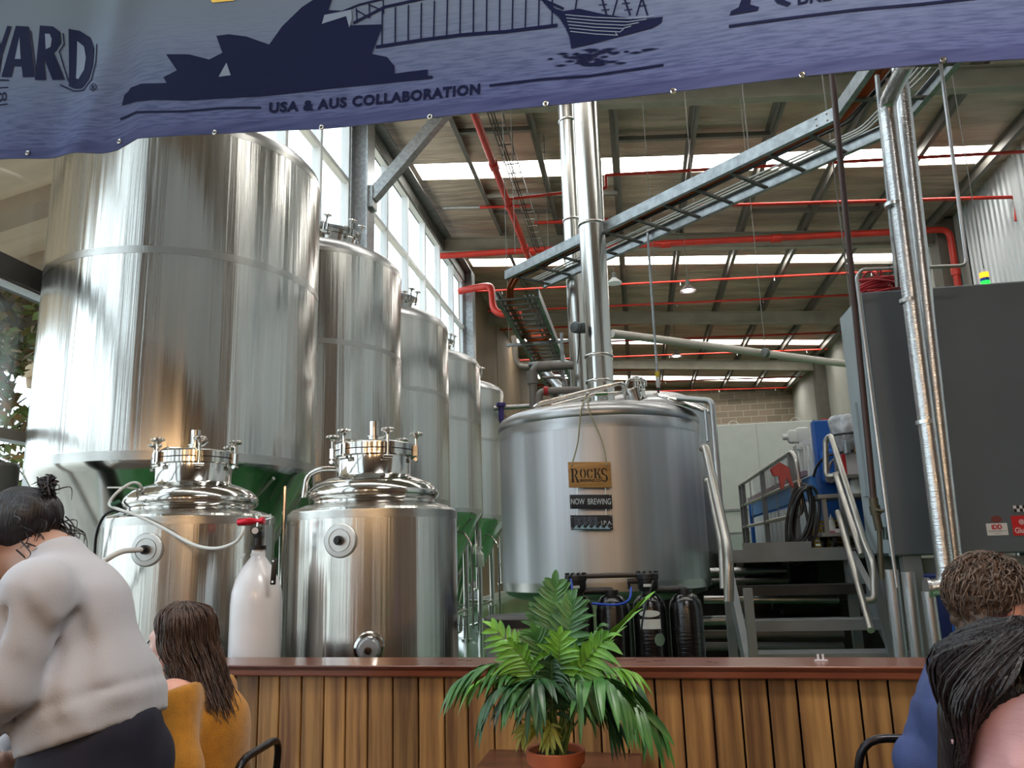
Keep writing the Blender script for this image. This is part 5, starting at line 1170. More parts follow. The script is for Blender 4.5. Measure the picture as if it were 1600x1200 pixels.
for i in (0, 2):
    t, x = vess[i]; z0 = zt_v+0.02; z1 = at(1015, 893, YS_).z
    m = M(); m.lathe([(0.055, z0), (0.066, z0+0.015), (0.066, z1-0.05), (0.072, z1-0.045), (0.072, z1-0.015), (0.062, z1-0.004), (0, z1)], (x, YS_, 0), 36)
    for k in range(10): a_ = 2*PI*k/10; m.cyl((x+0.062*math.cos(a_), YS_+0.062*math.sin(a_), z1-0.05), (x+0.062*math.cos(a_), YS_+0.062*math.sin(a_), z1+0.004), 0.008, n=8)
    h_ = m.build('control_head', HEADB, t)
    m = M(); m.box((x-0.028, YS_-0.072, z0+0.028), (x+0.028, YS_-0.066, z0+0.045)); m.build('label', LAB, h_, smooth=False)
    m = M(); xn = vess[i+1][1]; zz = z0+0.005
    m.tube([(x+0.05, YS_, zz), (xn, YS_, zz), (xn, YS_, zt_v-0.0)], 0.024, 14, 0.04); m.build('link_pipe', HEADB, t)
    m = M(); m.box((x-0.13, YS_-0.02, z0+0.045), (x-0.05, YS_+0.02, z0+0.08), 0.006); m.tube([(x-0.12, YS_, z0+0.06), (x-0.12, YS_, z0+0.01)], 0.01, 8); m.build('side_port', HEADB, h_)
za = at(960, 899, YS_).z
pipe_thing('bypass_pipe', 'dark horizontal pipe joining the two black control heads', 'pipe', [(vess[0][1]+0.06, YS_+0.01, za), (vess[2][1]-0.06, YS_+0.01, za)], 0.017, mat('dark_pipe', (62, 54, 50), 0.4), fillet=0)
tt_ = vess[2][0]; x = vess[2][1]
def curved_label(name, x, px0, py0, px1, py1, mt, parent, oval=False):
    a = at(px0, py0, YS_-vr); b = at(px1, py1, YS_-vr); n = 14; m = M()
    xs = [a.x+(b.x-a.x)*k/n for k in range(n+1)]; rr = vr+0.0015
    row = []
    for xx in xs:
        d = max(-0.99, min(0.99, (xx-x)/rr)); y = YS_-rr*math.sqrt(1-d*d)
        u = (xx-xs[0])/(xs[-1]-xs[0])*2-1; hh = math.sqrt(max(0.0001, 1-u*u)) if oval else 1
        zc = (a.z+b.z)/2; hz = (a.z-b.z)/2*hh
        row.append((m.bm.verts.new((xx, y, zc-hz)), m.bm.verts.new((xx, y, zc+hz))))
    for p, q in zip(row, row[1:]): m.bm.faces.new((p[0], q[0], q[1], p[1]))
    return m.build(name, mt, parent)
curved_label('paper_label', x, 1000, 968, 1033, 983, LAB, tt_); curved_label('brand_label', x, 998, 954, 1032, 964, LAB, tt_, True); curved_label('round_sticker', x, 1022, 990, 1040, 1010, LABG, tt_, True)
m = M(); m.tube(smooth_path([P_(1021, 909, 5.25), P_(1014, 930, 5.22), P_(1006, 958, 5.2), P_(1002, 985, 5.2)]), 0.006, 8); m.cyl(P_(1022, 907, 5.25), P_(1019, 914, 5.25), 0.012); tag(m.build('black_cable', RUBBER), 'black cable with a plug hanging from the right control head over the labelled vessel', 'cable')
for pts, lb in (([P_(892, 905, 5.25), P_(893, 925, 5.2), P_(880, 945, 5.15), P_(858, 957, 5.1)], 'blue tube from the left control head to the grey bin'), ([P_(986, 918, 5.25), P_(984, 935, 5.2), P_(973, 943, 5.2), P_(955, 945, 5.2), P_(925, 943, 5.2)], 'blue tube looping from the right control head to the left')):
    m = M(); m.tube(smooth_path(pts), 0.007, 8); tag(m.build('blue_hose', BLUET), lb, 'hose')
bc_ = P_(812, 990, 5.2); t = thing('brine_bin', 'round grey bin with black lid behind the bar left of the palm', 'bin', (bc_.x, 5.2, 0))
rb = 0.215; zl = at(812, 968, 5.0).z
m = M(); m.lathe([(rb*0.9, 0), (rb, 0.02), (rb, zl-0.03)], (bc_.x, 5.2, 0), 56); m.build('body', mat('bin_grey', (150, 154, 154), 0.45), t)
m = M(); m.lathe([(rb+0.008, zl-0.05), (rb+0.01, zl), (rb-0.01, zl+0.012), (0, zl+0.016)], (bc_.x, 5.2, 0), 56); m.build('lid', mat('bin_lid', (42, 42, 46), 0.4), t)
# spray bottle hanging on a fermenter leg pipe
p = P_(750, 872, 13.84); t = thing('spray_bottle', 'small white spray bottle hanging among the tank legs right of the second small tank', 'bottle', p)
WHP = mat('frosted_white', (226, 230, 226), 0.4)
zb0 = at(750, 886, 13.84).z; zb1 = at(750, 866, 13.84).z; ztp = at(750, 843, 13.84).z
m = M(); m.lathe([(0.065, zb0), (0.072, zb0+0.01), (0.072, zb1), (0.035, zb1+0.04), (0.015, zb1+0.06)], (p.x, p.y, 0), 20); m.build('body', WHP, t)
m = M(); m.cyl((p.x, p.y, zb1+0.05), (p.x, p.y, zb1+0.09), 0.02); m.box((p.x-0.05, p.y-0.015, zb1+0.09), (p.x+0.05, p.y+0.015, zb1+0.13), 0.006); m.bar((p.x-0.02, p.y, zb1+0.10), (p.x-0.045, p.y, zb1+0.03), 0.012, 0.01); m.cyl((p.x, p.y, zb1+0.13), (p.x, p.y, ztp), 0.005, n=6); m.build('trigger_head', WHP, t)

# ------------------------------------------------------------------ timber bar
ZB = 1.07
ra = atz(400, 1026, ZB); rb_ = atz(1450, 1026, ZB); fa = atz(400, 1039.5, ZB); fb_ = atz(1450, 1040, ZB)
ux = (rb_-ra).normalized(); uy = Vector((-ux.y, ux.x, 0)); dep = 0.5*((ra-fa).dot(uy)+(rb_-fb_).dot(uy))
O = fa - ux*1.6; O.z = 0; LB = (fb_-fa).length+1.6+1.4
rotz = Matrix.Rotation(math.atan2(ux.y, ux.x), 3, 'Z')
BARTOP = mat('varnished_red_timber', (128, 68, 44), 0.28, rgb2=(86, 42, 28), vscale=(1.2, 26, 26), vcontrast=(0.3, 0.72), coat=0.4, bump=0.08, bscale=(2, 40, 40))
BARF = mat('bar_planks', (176, 130, 76), 0.5, rgb2=(104, 66, 36), vscale=(26, 26, 1.3), vcontrast=(0.34, 0.62), island=0.38, bump=0.12, bscale=(40, 40, 3), detail=8, coat=0.08)
br = thing('bar_counter', 'long timber bar counter with pale plank front and red brown top', 'bar', O+ux*LB/2)
def lb_(u, v, z): return O+ux*u+uy*v+Vector((0, 0, z))
m = M(); m.obox(lb_(LB/2, dep/2, ZB-0.012), (LB, dep, 0.024), rotz, 0.004); m.obox(lb_(LB/2, 0.012, ZB-0.0225), (LB, 0.024, 0.045), rotz, 0.006); m.build('top', BARTOP, br, smooth=False)
m = M(); u = 0.0; rnd = random.Random(12)
while u < LB:
    w = rnd.choice((0.100, 0.104, 0.108, 0.112)); m.obox(lb_(u+w/2, 0.05+rnd.uniform(-.0015, .0015), (ZB-0.03)/2), (w-0.007, 0.02, ZB-0.04), rotz, 0.003); u += w
m.build('plank_front', BARF, br, smooth=False)
m = M(); m.obox(lb_(LB/2, dep-0.04, (ZB-0.03)/2), (LB, 0.03, ZB-0.04), rotz); m.build('back_panel', BARTOP, br, smooth=False)
m = M()
for (px_, py_, L_, a_) in ((975, 1031, 0.10, 0.1), (1005, 1034, 0.05, -.1), (1030, 1032, 0.05, 0.1), (1108, 1034, 0.02, 0), (1118, 1035, 0.02, 0), (720, 1031, 0.03, 0), (733, 1032, 0.03, 0), (690, 1036, 0.02, 0)):
    p = atz(px_, py_, ZB+0.0008); m.obox(p, (L_, 0.006, 0.001), Matrix.Rotation(a_, 3, 'Z'))
m.build('gouges', mat('dark_gouge', (44, 24, 18), 0.8), br, smooth=False)
p = atz(1283, 1033, ZB); t = thing('plastic_clip', 'small clear plastic clip standing on the bar top', 'clip', p); CLR = mat('clear_plastic', (206, 202, 206), 0.2)
m = M(); m.box(p+Vector((-0.024, -0.008, 0)), p+Vector((0.024, 0.008, 0.006)), 0.001); m.box(p+Vector((-0.014, -0.003, 0.006)), p+Vector((-0.006, 0.003, 0.026))); m.box(p+Vector((0.004, -0.003, 0.006)), p+Vector((0.012, 0.003, 0.026))); m.build('body', CLR, t, smooth=False)
# ------------------------------------------------------------------ table with the potted palm
ZTB = 0.75
TW = mat('dark_table_timber', (104, 62, 42), 0.38, rgb2=(70, 40, 28), vscale=(2, 18, 18), coat=0.2)
ta = atz(768, 1166, ZTB); tb_ = atz(1004, 1168, ZTB)
tx = (tb_-ta).normalized(); ty = Vector((-tx.y, tx.x, 0)); tw = (tb_-ta).length; tl = 0.95
tc_ = (ta+tb_)/2 - ty*tl/2
tr_ = Matrix.Rotation(math.atan2(tx.y, tx.x), 3, 'Z')
tab = thing('table', 'dark timber table before the bar carrying the potted palm', 'table', (tc_.x, tc_.y, 0))
m = M(); m.obox(tc_-Vector((0, 0, 0.02)), (tw, tl, 0.04), tr_, 0.008); m.build('tabletop', TW, tab, smooth=False)
for sx in (-1, 1):
    for sy in (-1, 1):
        p = tc_+tx*(sx*(tw/2-0.05))+ty*(sy*(tl/2-0.05)); m = M(); m.cyl((p.x, p.y, 0), (p.x, p.y, ZTB-0.04), 0.018, 0.024); m.build('leg', BLACKP, tab)
PC = Vector(atz(868, 1171, 0.925)); PC.z = 0
pot = thing('potted_palm', 'lush green potted parlour palm in a terracotta pot on the table', 'potted plant', (PC.x, PC.y, ZTB))
TERRA = mat('terracotta', (184, 100, 66), 0.75, var=0.12, vscale=(12, 12, 6), bump=0.05)
m = M(); m.lathe([(0.058, ZTB), (0.06, ZTB+0.005), (0.077, ZTB+0.135), (0.079, ZTB+0.138), (0.086, ZTB+0.140), (0.090, ZTB+0.175), (0.086, ZTB+0.178), (0.079, ZTB+0.175), (0.076, ZTB+0.15), (0, ZTB+0.15)], PC, 56); m.build('pot', TERRA, pot, angle=35)
m = M(); m.lathe([(0, ZTB+0.158), (0.04, ZTB+0.160), (0.0775, ZTB+0.155)], PC, 32, cap=False); m.build('soil', mat('soil', (48, 34, 26), 0.95, var=0.4, vscale=(60, 60, 60), bump=0.8, bscale=(120, 120, 120)), pot)
LEAFS = [mat('palm_leaf_bright', (112, 168, 52), 0.38, rgb2=(76, 132, 44), vscale=(14, 14, 14)), mat('palm_leaf_mid', (72, 122, 56), 0.36, rgb2=(46, 92, 44), vscale=(14, 14, 14)), mat('palm_leaf_dark', (52, 92, 54), 0.36, rgb2=(34, 66, 40), vscale=(14, 14, 14)), mat('palm_leaf_yellow', (170, 168, 70), 0.45, rgb2=(120, 140, 56), vscale=(14, 14, 14))]
STEM = mat('palm_stem', (92, 120, 58), 0.5)
rnd = random.Random(21)
Z0 = Vector((PC.x, PC.y, ZTB+0.15))
def bez(p0, p1, p2, p3, t): return p0*(1-t)**3+p1*3*t*(1-t)**2+p2*3*t*t*(1-t)+p3*t**3
def leaflet(m, b, d, up, L, wd, droop):
    """lanceolate blade from b along d, folded at the midrib, drooping"""
    d = d.normalized(); s = d.cross(up)
    if s.length < 1e-3: s = d.orthogonal()
    s.normalize(); u = s.cross(d); n = 7; rows = []
    for k in range(n+1):
        t = k/n; c = b + d*(L*t) - Vector((0, 0, 1))*(droop*L*t*t)
        w = wd*(math.sin(PI*min(1, t*0.93+0.05))**0.75)*(1-0.25*t) if k < n else 0.0003
        rows.append((m.bm.verts.new(c - s*w + u*w*0.45), m.bm.verts.new(c), m.bm.verts.new(c + s*w + u*w*0.45)))
    for a, c in zip(rows, rows[1:]):
        m.bm.faces.new((a[0], a[1], c[1], c[0])); m.bm.faces.new((a[1], a[2], c[2], c[1]))
def frond(tip, mid, base, mtl, n=11, L=0.12, wd=0.011, start=0.42, droop=0.35, spread=55, upv=None):
    base = base + Vector((rnd.uniform(-.03, .03), rnd.uniform(-.03, .03), 0))
    p1 = base + (mid-base)*0.55 + Vector((0, 0, (mid.z-base.z)*0.35)); p2 = mid + (mid-base)*0.15
    pts = [bez(base, p1, p2, tip, k/20) for k in range(21)]
    m = M(); m.tube(pts, 0.0032, 6, r1=0.0011)
    st_ = m.build('frond_stem', STEM, pot)
    m = M()
    for k in range(n):
        t = start+(0.985-start)*k/(n-1); p = bez(base, p1, p2, tip, t); q = bez(base, p1, p2, tip, min(1, t+0.02)); dr = (q-p)
        if dr.length < 1e-6: dr = tip-p2
        dr.normalize()
        up_ = Vector((0, 0, 1)) if abs(dr.z) < 0.85 else Vector((0, -1, 0.1))
        if upv is not None: up_ = upv
        side = dr.cross(up_).normalized()
        f_ = math.sin(PI*(0.22+0.70*k/(n-1)))
        for sg in (-1, 1):
            a = R(spread-26*k/(n-1)+rnd.uniform(-7, 7))
            d = dr*math.cos(a)+side*sg*math.sin(a)+up_*rnd.uniform(-.05, .12)
            leaflet(m, p, d, up_, L*(0.55+0.5*f_)*rnd.uniform(0.88, 1.1), wd*rnd.uniform(0.85, 1.15), droop*rnd.uniform(0.6, 1.3))
    leaflet(m, tip, (tip-p2), Vector((0, -0.5, 1)), L*0.75, wd, droop)
    o = m.build('frond', mtl, pot, angle=0); st_.name = 'frond_stem'
Yp = PC.y
F_ = lambda px, py, dy: Vector(at(px, py, Yp+dy))
CAMV = Vector((-0.12, -0.95, 0.3))
spec = [((868, 918, 0.02), (866, 1020, 0.02), 1, 0.10, 0.0135, 0.62, 0.25, 12, CAMV), ((995, 952, -0.05), (925, 1040, -0.02), 0, 0.11, 0.0095, 0.40, 0.05, 11, None), ((776, 985, 0.05), (835, 1055, 0.03), 0, 0.09, 0.011, 0.45, 0.25, 10, CAMV),
        ((720, 1062, -0.05), (800, 1030, -0.03), 1, 0.115, 0.011, 0.40, 0.75, 12, None), ((762, 1098, -0.10), (806, 1062, -0.08), 2, 0.10, 0.011, 0.45, 0.8, 11, None), ((1010, 1118, -0.10), (950, 1055, -0.06), 1, 0.125, 0.013, 0.40, 0.8, 11, None),
        ((1002, 1082, 0.06), (950, 1045, 0.04), 2, 0.09, 0.010, 0.45, 0.8, 11, None), ((972, 1090, -0.16), (925, 1050, -0.12), 1, 0.11, 0.013, 0.40, 0.9, 9, None), ((830, 1085, -0.16), (845, 1055, -0.13), 2, 0.10, 0.012, 0.35, 0.8, 11, None),
        ((880, 975, 0.06), (880, 1040, 0.05), 2, 0.11, 0.013, 0.5, 0.3, 11, CAMV), ((838, 1000, -0.02), (850, 1060, -0.01), 1, 0.11, 0.012, 0.45, 0.3, 11, CAMV), ((905, 1010, 0.0), (890, 1065, 0.0), 2, 0.11, 0.012, 0.45, 0.4, 11, CAMV),
        ((862, 1030, -0.12), (862, 1080, -0.08), 2, 0.085, 0.012, 0.35, 0.7, 11, CAMV), ((800, 1040, 0.08), (830, 1050, 0.06), 1, 0.10, 0.011, 0.45, 0.6, 11, None), ((925, 1070, -0.02), (900, 1080, -0.02), 2, 0.10, 0.011, 0.4, 0.7, 10, CAMV),
        ((835, 1065, -0.05), (850, 1080, -0.04), 2, 0.085, 0.012, 0.35, 0.7, 10, CAMV), ((882, 1065, -0.1), (875, 1080, -0.08), 2, 0.085, 0.011, 0.3, 0.6, 9, CAMV), ((818, 1145, -0.06), (838, 1130, -0.05), 3, 0.055, 0.008, 0.45, 0.5, 6, CAMV), ((858, 1150, -0.07), (862, 1128, -0.05), 3, 0.06, 0.007, 0.35, 0.5, 7, CAMV),
        ((935, 985, 0.08), (905, 1050, 0.06), 1, 0.10, 0.010, 0.5, 0.7, 10, None), ((790, 1090, 0.10), (820, 1070, 0.08), 2, 0.09, 0.010, 0.45, 0.8, 10, None), ((915, 1045, 0.10), (895, 1070, 0.08), 2, 0.10, 0.012, 0.4, 0.6, 10, None), ((845, 955, 0.04), (855, 1030, 0.03), 1, 0.09, 0.012, 0.55, 0.3, 10, CAMV)]
spec += [((945, 1000, -0.10), (900, 1060, -0.06), 0, 0.10, 0.010, 0.42, 0.5, 11, CAMV), ((800, 1010, -0.08), (838, 1062, -0.06), 0, 0.10, 0.010, 0.42, 0.6, 11, CAMV), ((742, 1070, 0.06), (810, 1045, 0.05), 0, 0.095, 0.010, 0.42, 0.8, 12, None), ((1025, 1130, 0.02), (955, 1070, 0.02), 1, 0.11, 0.011, 0.42, 0.8, 11, None),
         ((985, 1050, -0.06), (930, 1050, -0.04), 0, 0.09, 0.009, 0.45, 0.6, 11, None), ((875, 1000, -0.10), (872, 1060, -0.08), 0, 0.095, 0.010, 0.45, 0.4, 10, CAMV), ((915, 1082, -0.13), (895, 1060, -0.11), 1, 0.09, 0.011, 0.35, 0.9, 9, CAMV), ((800, 1085, -0.12), (832, 1060, -0.1), 1, 0.085, 0.010, 0.38, 0.9, 10, None),
         ((895, 945, 0.0), (885, 1020, 0.0), 1, 0.095, 0.011, 0.52, 0.25, 11, CAMV), ((955, 1115, -0.02), (915, 1070, -0.02), 2, 0.10, 0.010, 0.4, 0.9, 10, None)]
for (tp, md, mi, L, wd, stt, drp, n, uv) in spec:
    frond(F_(*tp), F_(*md), Z0, LEAFS[mi], n, L, wd, stt, drp, 58, uv)
m = M()
for (a_, b_) in (((865, 1160), (866, 1075)), ((872, 1160), (880, 1060)), ((860, 1160), (846, 1080)), ((878, 1160), (905, 1085)), ((857, 1160), (858, 1050)), ((868, 1165), (890, 1110))):
    m.tube([F_(*a_, rnd.uniform(-.03, .02)), F_((a_[0]+b_[0])/2+2, (a_[1]+b_[1])/2, 0), F_(*b_, rnd.uniform(-.05, .05))], 0.004, 6, r1=0.0025)
m.build('stem_cluster', STEM, pot)

# ------------------------------------------------------------------ chairs
CHM = mat('dark_gunmetal', (44, 42, 46), 0.28, 0.8)
def bistro_chair(label, pos, rot, hb=0.87):
    """metal cafe chair, local frame: seat centre at origin, back towards +y"""
    t = thing('metal_chair', label, 'chair', (pos[0], pos[1], 0), 'dark metal chairs')
    q = Matrix.Rotation(rot, 3, 'Z'); w = lambda v: Vector((pos[0], pos[1], 0)) + q @ Vector(v)
    m = M(); m.obox(w((0, 0, 0.44)), (0.38, 0.38, 0.016), q, 0.006); m.build('seat', CHM, t)
    m = M(); m.tube([w((-0.19, 0.15, 0.44)), w((-0.20, 0.19, 0.70)), w((-0.16, 0.225, hb)), w((0.16, 0.225, hb)), w((0.20, 0.19, 0.70)), w((0.19, 0.15, 0.44))], 0.012, 12, 0.07); bk = m.build('back_frame', CHM, t)
    m = M(); m.box((-0.065, -0.003, 0.44), (0.065, 0.003, 0.86))
    for v in m.bm.verts: v.co = w((v.co.x, 0.17+0.055*(v.co.z-0.44)/0.38, v.co.z)) if False else w((v.co.x, v.co.y+0.17+0.05*(v.co.z-0.44)/0.38, v.co.z))
    m.build('back_slat', CHM, t, smooth=False)
    m = M(); m.tube([w((-0.2, 0.19, 0.66)), w((-0.23, 0.0, 0.64)), w((-0.21, -0.14, 0.62)), w((-0.19, -0.16, 0.45))], 0.011, 10, 0.06); m.build('armrest', CHM, t)
    m = M(); m.tube([w((0.2, 0.19, 0.66)), w((0.23, 0.0, 0.64)), w((0.21, -0.14, 0.62)), w((0.19, -0.16, 0.45))], 0.011, 10, 0.06); m.build('armrest', CHM, t)
    for sx in (-1, 1):
        for sy in (-1, 1):
            m = M(); m.bar(w((sx*0.17, sy*0.17, 0.44)), w((sx*0.22, sy*0.22, 0.0)), 0.03, 0.02); m.build('leg', CHM, t, smooth=False)
    return t
cxp = at(1362, 1168, 2.62).x + 0.20
bistro_chair('empty dark metal chair whose curved back shows left of the blue shirt', (cxp-0.07, 2.83), R(180), 0.95)
# ------------------------------------------------------------------ banner across the top
bl = CAMP + ray(0, 250)*1.0; 
dl, dr_ = 4.15, 2.95
def opt(px, py, depth): r = ray(px, py); f = -(CAMR.transposed() @ r).z; return CAMP + r*(depth/f)
BA = opt(-60, 252, dl+0.05); BB = opt(1680, 90, dr_-0.06)
bu = (BB-BA); bu.z = 0; BL = bu.length; bu.normalize(); bn_ = Vector((bu.y, -bu.x, 0))
if bn_.dot(CAMP-BA) < 0: bn_ = -bn_
def to_uv(px, py):
    r = ray(px, py); k = (BA-CAMP).dot(bn_)/r.dot(bn_); p = CAMP+r*k-BA
    return p.dot(bu), p.z
def ripple(u, v):
    k = u/BL
    fade = 1.0/(1.0+math.exp((k-0.30)*22))        # the folds are at the left, the right part hangs flat
    return (0.007*math.sin(k*9+0.6+v*0.5) + 0.004*math.sin(k*23+1.2+v*1.2) + fade*0.030*math.exp(-((k-0.165-0.05*(v-0.3))/0.022)**2) - fade*0.022*math.exp(-((k-0.125-0.05*(v-0.3))/0.03)**2)
            + fade*0.022*math.exp(-((k-0.27+0.22*(v-0.35))/0.03)**2))
def bpt(u, v, off=0.0): return BA + bu*u + Vector((0, 0, v)) + bn_*(ripple(u, v)+off)
def bpx(px, py, off=0.0035): u, v = to_uv(px, py); return bpt(u, v, off)
edge_px = [(-60, 256), (0, 250), (60, 246), (120, 243), (160, 241), (182, 236), (200, 226), (215, 217), (240, 215), (337, 210), (502, 200), (672, 183), (853, 166), (1052, 144), (1253, 122), (1473, 100), (1600, 92), (1680, 84)]
eu = [to_uv(*p) for p in edge_px]
def edge_v(u):
    for (u0, v0), (u1, v1) in zip(eu, eu[1:]):
        if u <= u1: return v0+(v1-v0)*(u-u0)/(u1-u0)
    return eu[-1][1]
VT = max(to_uv(0, -260)[1], to_uv(1600, -260)[1])
bnr = thing('banner', 'large printed blue and white vinyl banner hanging across the top of the view', 'banner', bpt(BL/2, 0.5))
# vinyl: printed sky fading to printed sea, with fine horizontal water streaks near the bottom
VINYL = bpy.data.materials.new('printed_vinyl'); VINYL.use_nodes = True
nt = VINYL.node_tree; n_ = nt.nodes; l_n = nt.links; b_ = n_['Principled BSDF']; b_.inputs['Roughness'].default_value = 0.6; b_.inputs['Specular IOR Level'].default_value = 0.15
uvn = n_.new('ShaderNodeUVMap'); uvn.uv_map = 'print'
sp = n_.new('ShaderNodeSeparateXYZ'); l_n.new(uvn.outputs[0], sp.inputs[0])
cr_ = n_.new('ShaderNodeValToRGB'); l_n.new(sp.outputs['Y'], cr_.inputs[0])
e = cr_.color_ramp.elements; e[0].position = 0.0; e[0].color = (*s2l((71, 79, 117)), 1); e[1].position = 1.0; e[1].color = (*s2l((108, 120, 132)), 1)
for pos, c in ((0.10, (86, 94, 136)), (0.35, (97, 108, 140)), (0.65, (108, 120, 142))): q_ = e.new(pos); q_.color = (*s2l(c), 1)
mp = n_.new('ShaderNodeMapping'); mp.inputs['Scale'].default_value = (9, 70, 1); l_n.new(uvn.outputs[0], mp.inputs[0])
nz = n_.new('ShaderNodeTexNoise'); nz.inputs['Scale'].default_value = 1.0; nz.inputs['Detail'].default_value = 7; l_n.new(mp.outputs[0], nz.inputs['Vector'])
r2 = n_.new('ShaderNodeValToRGB'); r2.color_ramp.elements[0].position = 0.38; r2.color_ramp.elements[0].color = (0.42, 0.46, 0.58, 1); r2.color_ramp.elements[1].position = 0.56; r2.color_ramp.elements[1].color = (1, 1, 1, 1); l_n.new(nz.outputs['Fac'], r2.inputs[0])
mr = n_.new('ShaderNodeMapRange'); mr.inputs['From Min'].default_value = 0.85; mr.inputs['From Max'].default_value = 0.15; mr.inputs['To Min'].default_value = 0.0; mr.inputs['To Max'].default_value = 0.75; l_n.new(sp.outputs['Y'], mr.inputs['Value'])
mx_ = n_.new('ShaderNodeMix'); mx_.data_type = 'RGBA'; mx_.blend_type = 'MULTIPLY'; l_n.new(mr.outputs[0], mx_.inputs['Factor']); l_n.new(cr_.outputs[0], mx_.inputs['A']); l_n.new(r2.outputs[0], mx_.inputs['B']); l_n.new(mx_.outputs['Result'], b_.inputs['Base Color'])
NU, NV = 220, 26
me = bpy.data.meshes.new('vinyl'); vs = []; uvs = []
for j in range(NV+1):
    for i in range(NU+1):
        u = BL*i/NU; v0 = edge_v(u); v1 = max(VT, v0+0.6); v = v0+(v1-v0)*j/NV
        vs.append(bpt(u, v)); uvs.append((u, (v-v0)/0.85))
fs = [(j*(NU+1)+i, j*(NU+1)+i+1, (j+1)*(NU+1)+i+1, (j+1)*(NU+1)+i) for j in range(NV) for i in range(NU)]
me.from_pydata([p-bnr.location for p in vs], [], fs); lay = me.uv_layers.new(name='print')
for lp in me.loops: lay.data[lp.index].uv = uvs[lp.vertex_index]
vin = link('vinyl_sheet', me, VINYL, bnr, angle=0)
m = M(); bk = [[m.bm.verts.new(bpt(BL*i/NU, edge_v(BL*i/NU)+(max(VT, edge_v(BL*i/NU)+0.6)-edge_v(BL*i/NU))*j/NV, -0.003)) for i in range(NU+1)] for j in range(NV+1)]
for j in range(NV):
    for i in range(NU): m.bm.faces.new((bk[j][i], bk[j+1][i], bk[j+1][i+1], bk[j][i+1]))
m.build('vinyl_backing', mat('white_vinyl_back', (206, 208, 212), 0.6), bnr, label='plain white back of the vinyl')
m = M(); hem = [bpt(BL*i/NU, edge_v(BL*i/NU)+0.0) for i in range(NU+1)]; hem2 = [bpt(BL*i/NU, edge_v(BL*i/NU)+0.055, 0.0022) for i in range(NU+1)]; hem1 = [bpt(BL*i/NU, edge_v(BL*i/NU), 0.0022) for i in range(NU+1)]
for i in range(NU): m.face((hem1[i], hem1[i+1], hem2[i+1], hem2[i]))
bmesh.ops.remove_doubles(m.bm, verts=m.bm.verts[:], dist=1e-5)
m.build('hem', mat('printed_hem', (76, 82, 124), 0.6, spec=0.15, rgb2=(56, 62, 104), vscale=(3, 3, 30)), bnr)
for (px_, py_) in ((43, 239), (188, 222), (337, 208), (502, 198), (672, 182), (853, 163), (1052, 143), (1253, 120), (1473, 96)):
    p = bpx(px_, py_, 0.004); m = M(); m.torus(p, 0.0095, 0.004, bn_, 20, 8); ey = m.build('eyelet', STEEL_POL, bnr)
    m = M(); m.cyl(p-bn_*0.001, p, 0.008, n=16); m.build('eyelet_hole', mat('eyelet_dark', (60, 58, 60), 0.5) if 'eyelet_dark' not in bpy.data.materials else bpy.data.materials['eyelet_dark'], ey)
m = M(); m.tube([bpt(-0.3, VT+0.02), bpt(BL+0.3, VT+0.02)], 0.012, 8); m.build('hanging_cable', GALV_D, bnr)
NAVY = mat('navy_print', (20, 25, 58), 0.65, spec=0.08); INKR = mat('red_print', (170, 60, 60), 0.4); YELP = mat('yellow_print', (236, 190, 40), 0.4)
def print_poly(name, polys, mt, off=0.0035, sub=0.06):
    m = M()
    for P in polys:
        vv = []
        for (x, y) in P:
            u, v = to_uv(x, y); vv.append(m.bm.verts.new((u, v, 0)))
        try: m.bm.faces.new(vv)
        except ValueError: pass
    bmesh.ops.triangulate(m.bm, faces=m.bm.faces[:])
    for _ in range(6):
        es = [e for e in m.bm.edges if e.calc_length() > sub]
        if not es: break
        bmesh.ops.subdivide_edges(m.bm, edges=es, cuts=1)
        bmesh.ops.triangulate(m.bm, faces=[f for f in m.bm.faces if len(f.verts) > 3])
    for v in m.bm.verts: v.co = bpt(v.co.x, v.co.y, off)
    for f in m.bm.faces:
        f.normal_update()
    return m.build(name, mt, bnr, smooth=False)
def print_text(name, txt, x0, y0, x1, y1, h, mt, bold=0.0, shear=0.0, spacing=1.0, off=0.0035, hgt=None):
    """lettering whose baseline runs from pixel (x0,y0) to (x1,y1), cap height h px"""
    vs, fs, a, b, c, d = text_mesh(txt, 1.0, bold, shear, 0, spacing)
    m = M(); V = []
    for v in vs:
        k = (v.x-a)/(b-a); y = (v.y-max(c, -0.02))/(d-max(c, -0.02)) if False else (v.y)/(d)
        V.append(m.bm.verts.new(bpx(x0+(x1-x0)*k, y0+(y1-y0)*k-h*y, off)))
    for q_ in fs:
        try: m.bm.faces.new([V[i] for i in q_])
        except ValueError: pass
    return m.build(name, mt, bnr, smooth=False)
def stroke(pts, w):
    out = []
    for (a, b) in zip(pts, pts[1:]):
        dx, dy = b[0]-a[0], b[1]-a[1]; L = math.hypot(dx, dy) or 1; nx, ny = -dy/L*w/2, dx/L*w/2; ex, ey = dx/L*w*0.3, dy/L*w*0.3
        out.append([(a[0]+nx-ex, a[1]+ny-ey), (b[0]+nx+ex, b[1]+ny+ey), (b[0]-nx+ex, b[1]-ny+ey), (a[0]-nx-ex, a[1]-ny-ey)])
    return out
print_text('lettering', 'USA & AUS COLLABORATION', 421, 176, 751, 146, 15.5, NAVY, 0.045, 0.05, 1.12)
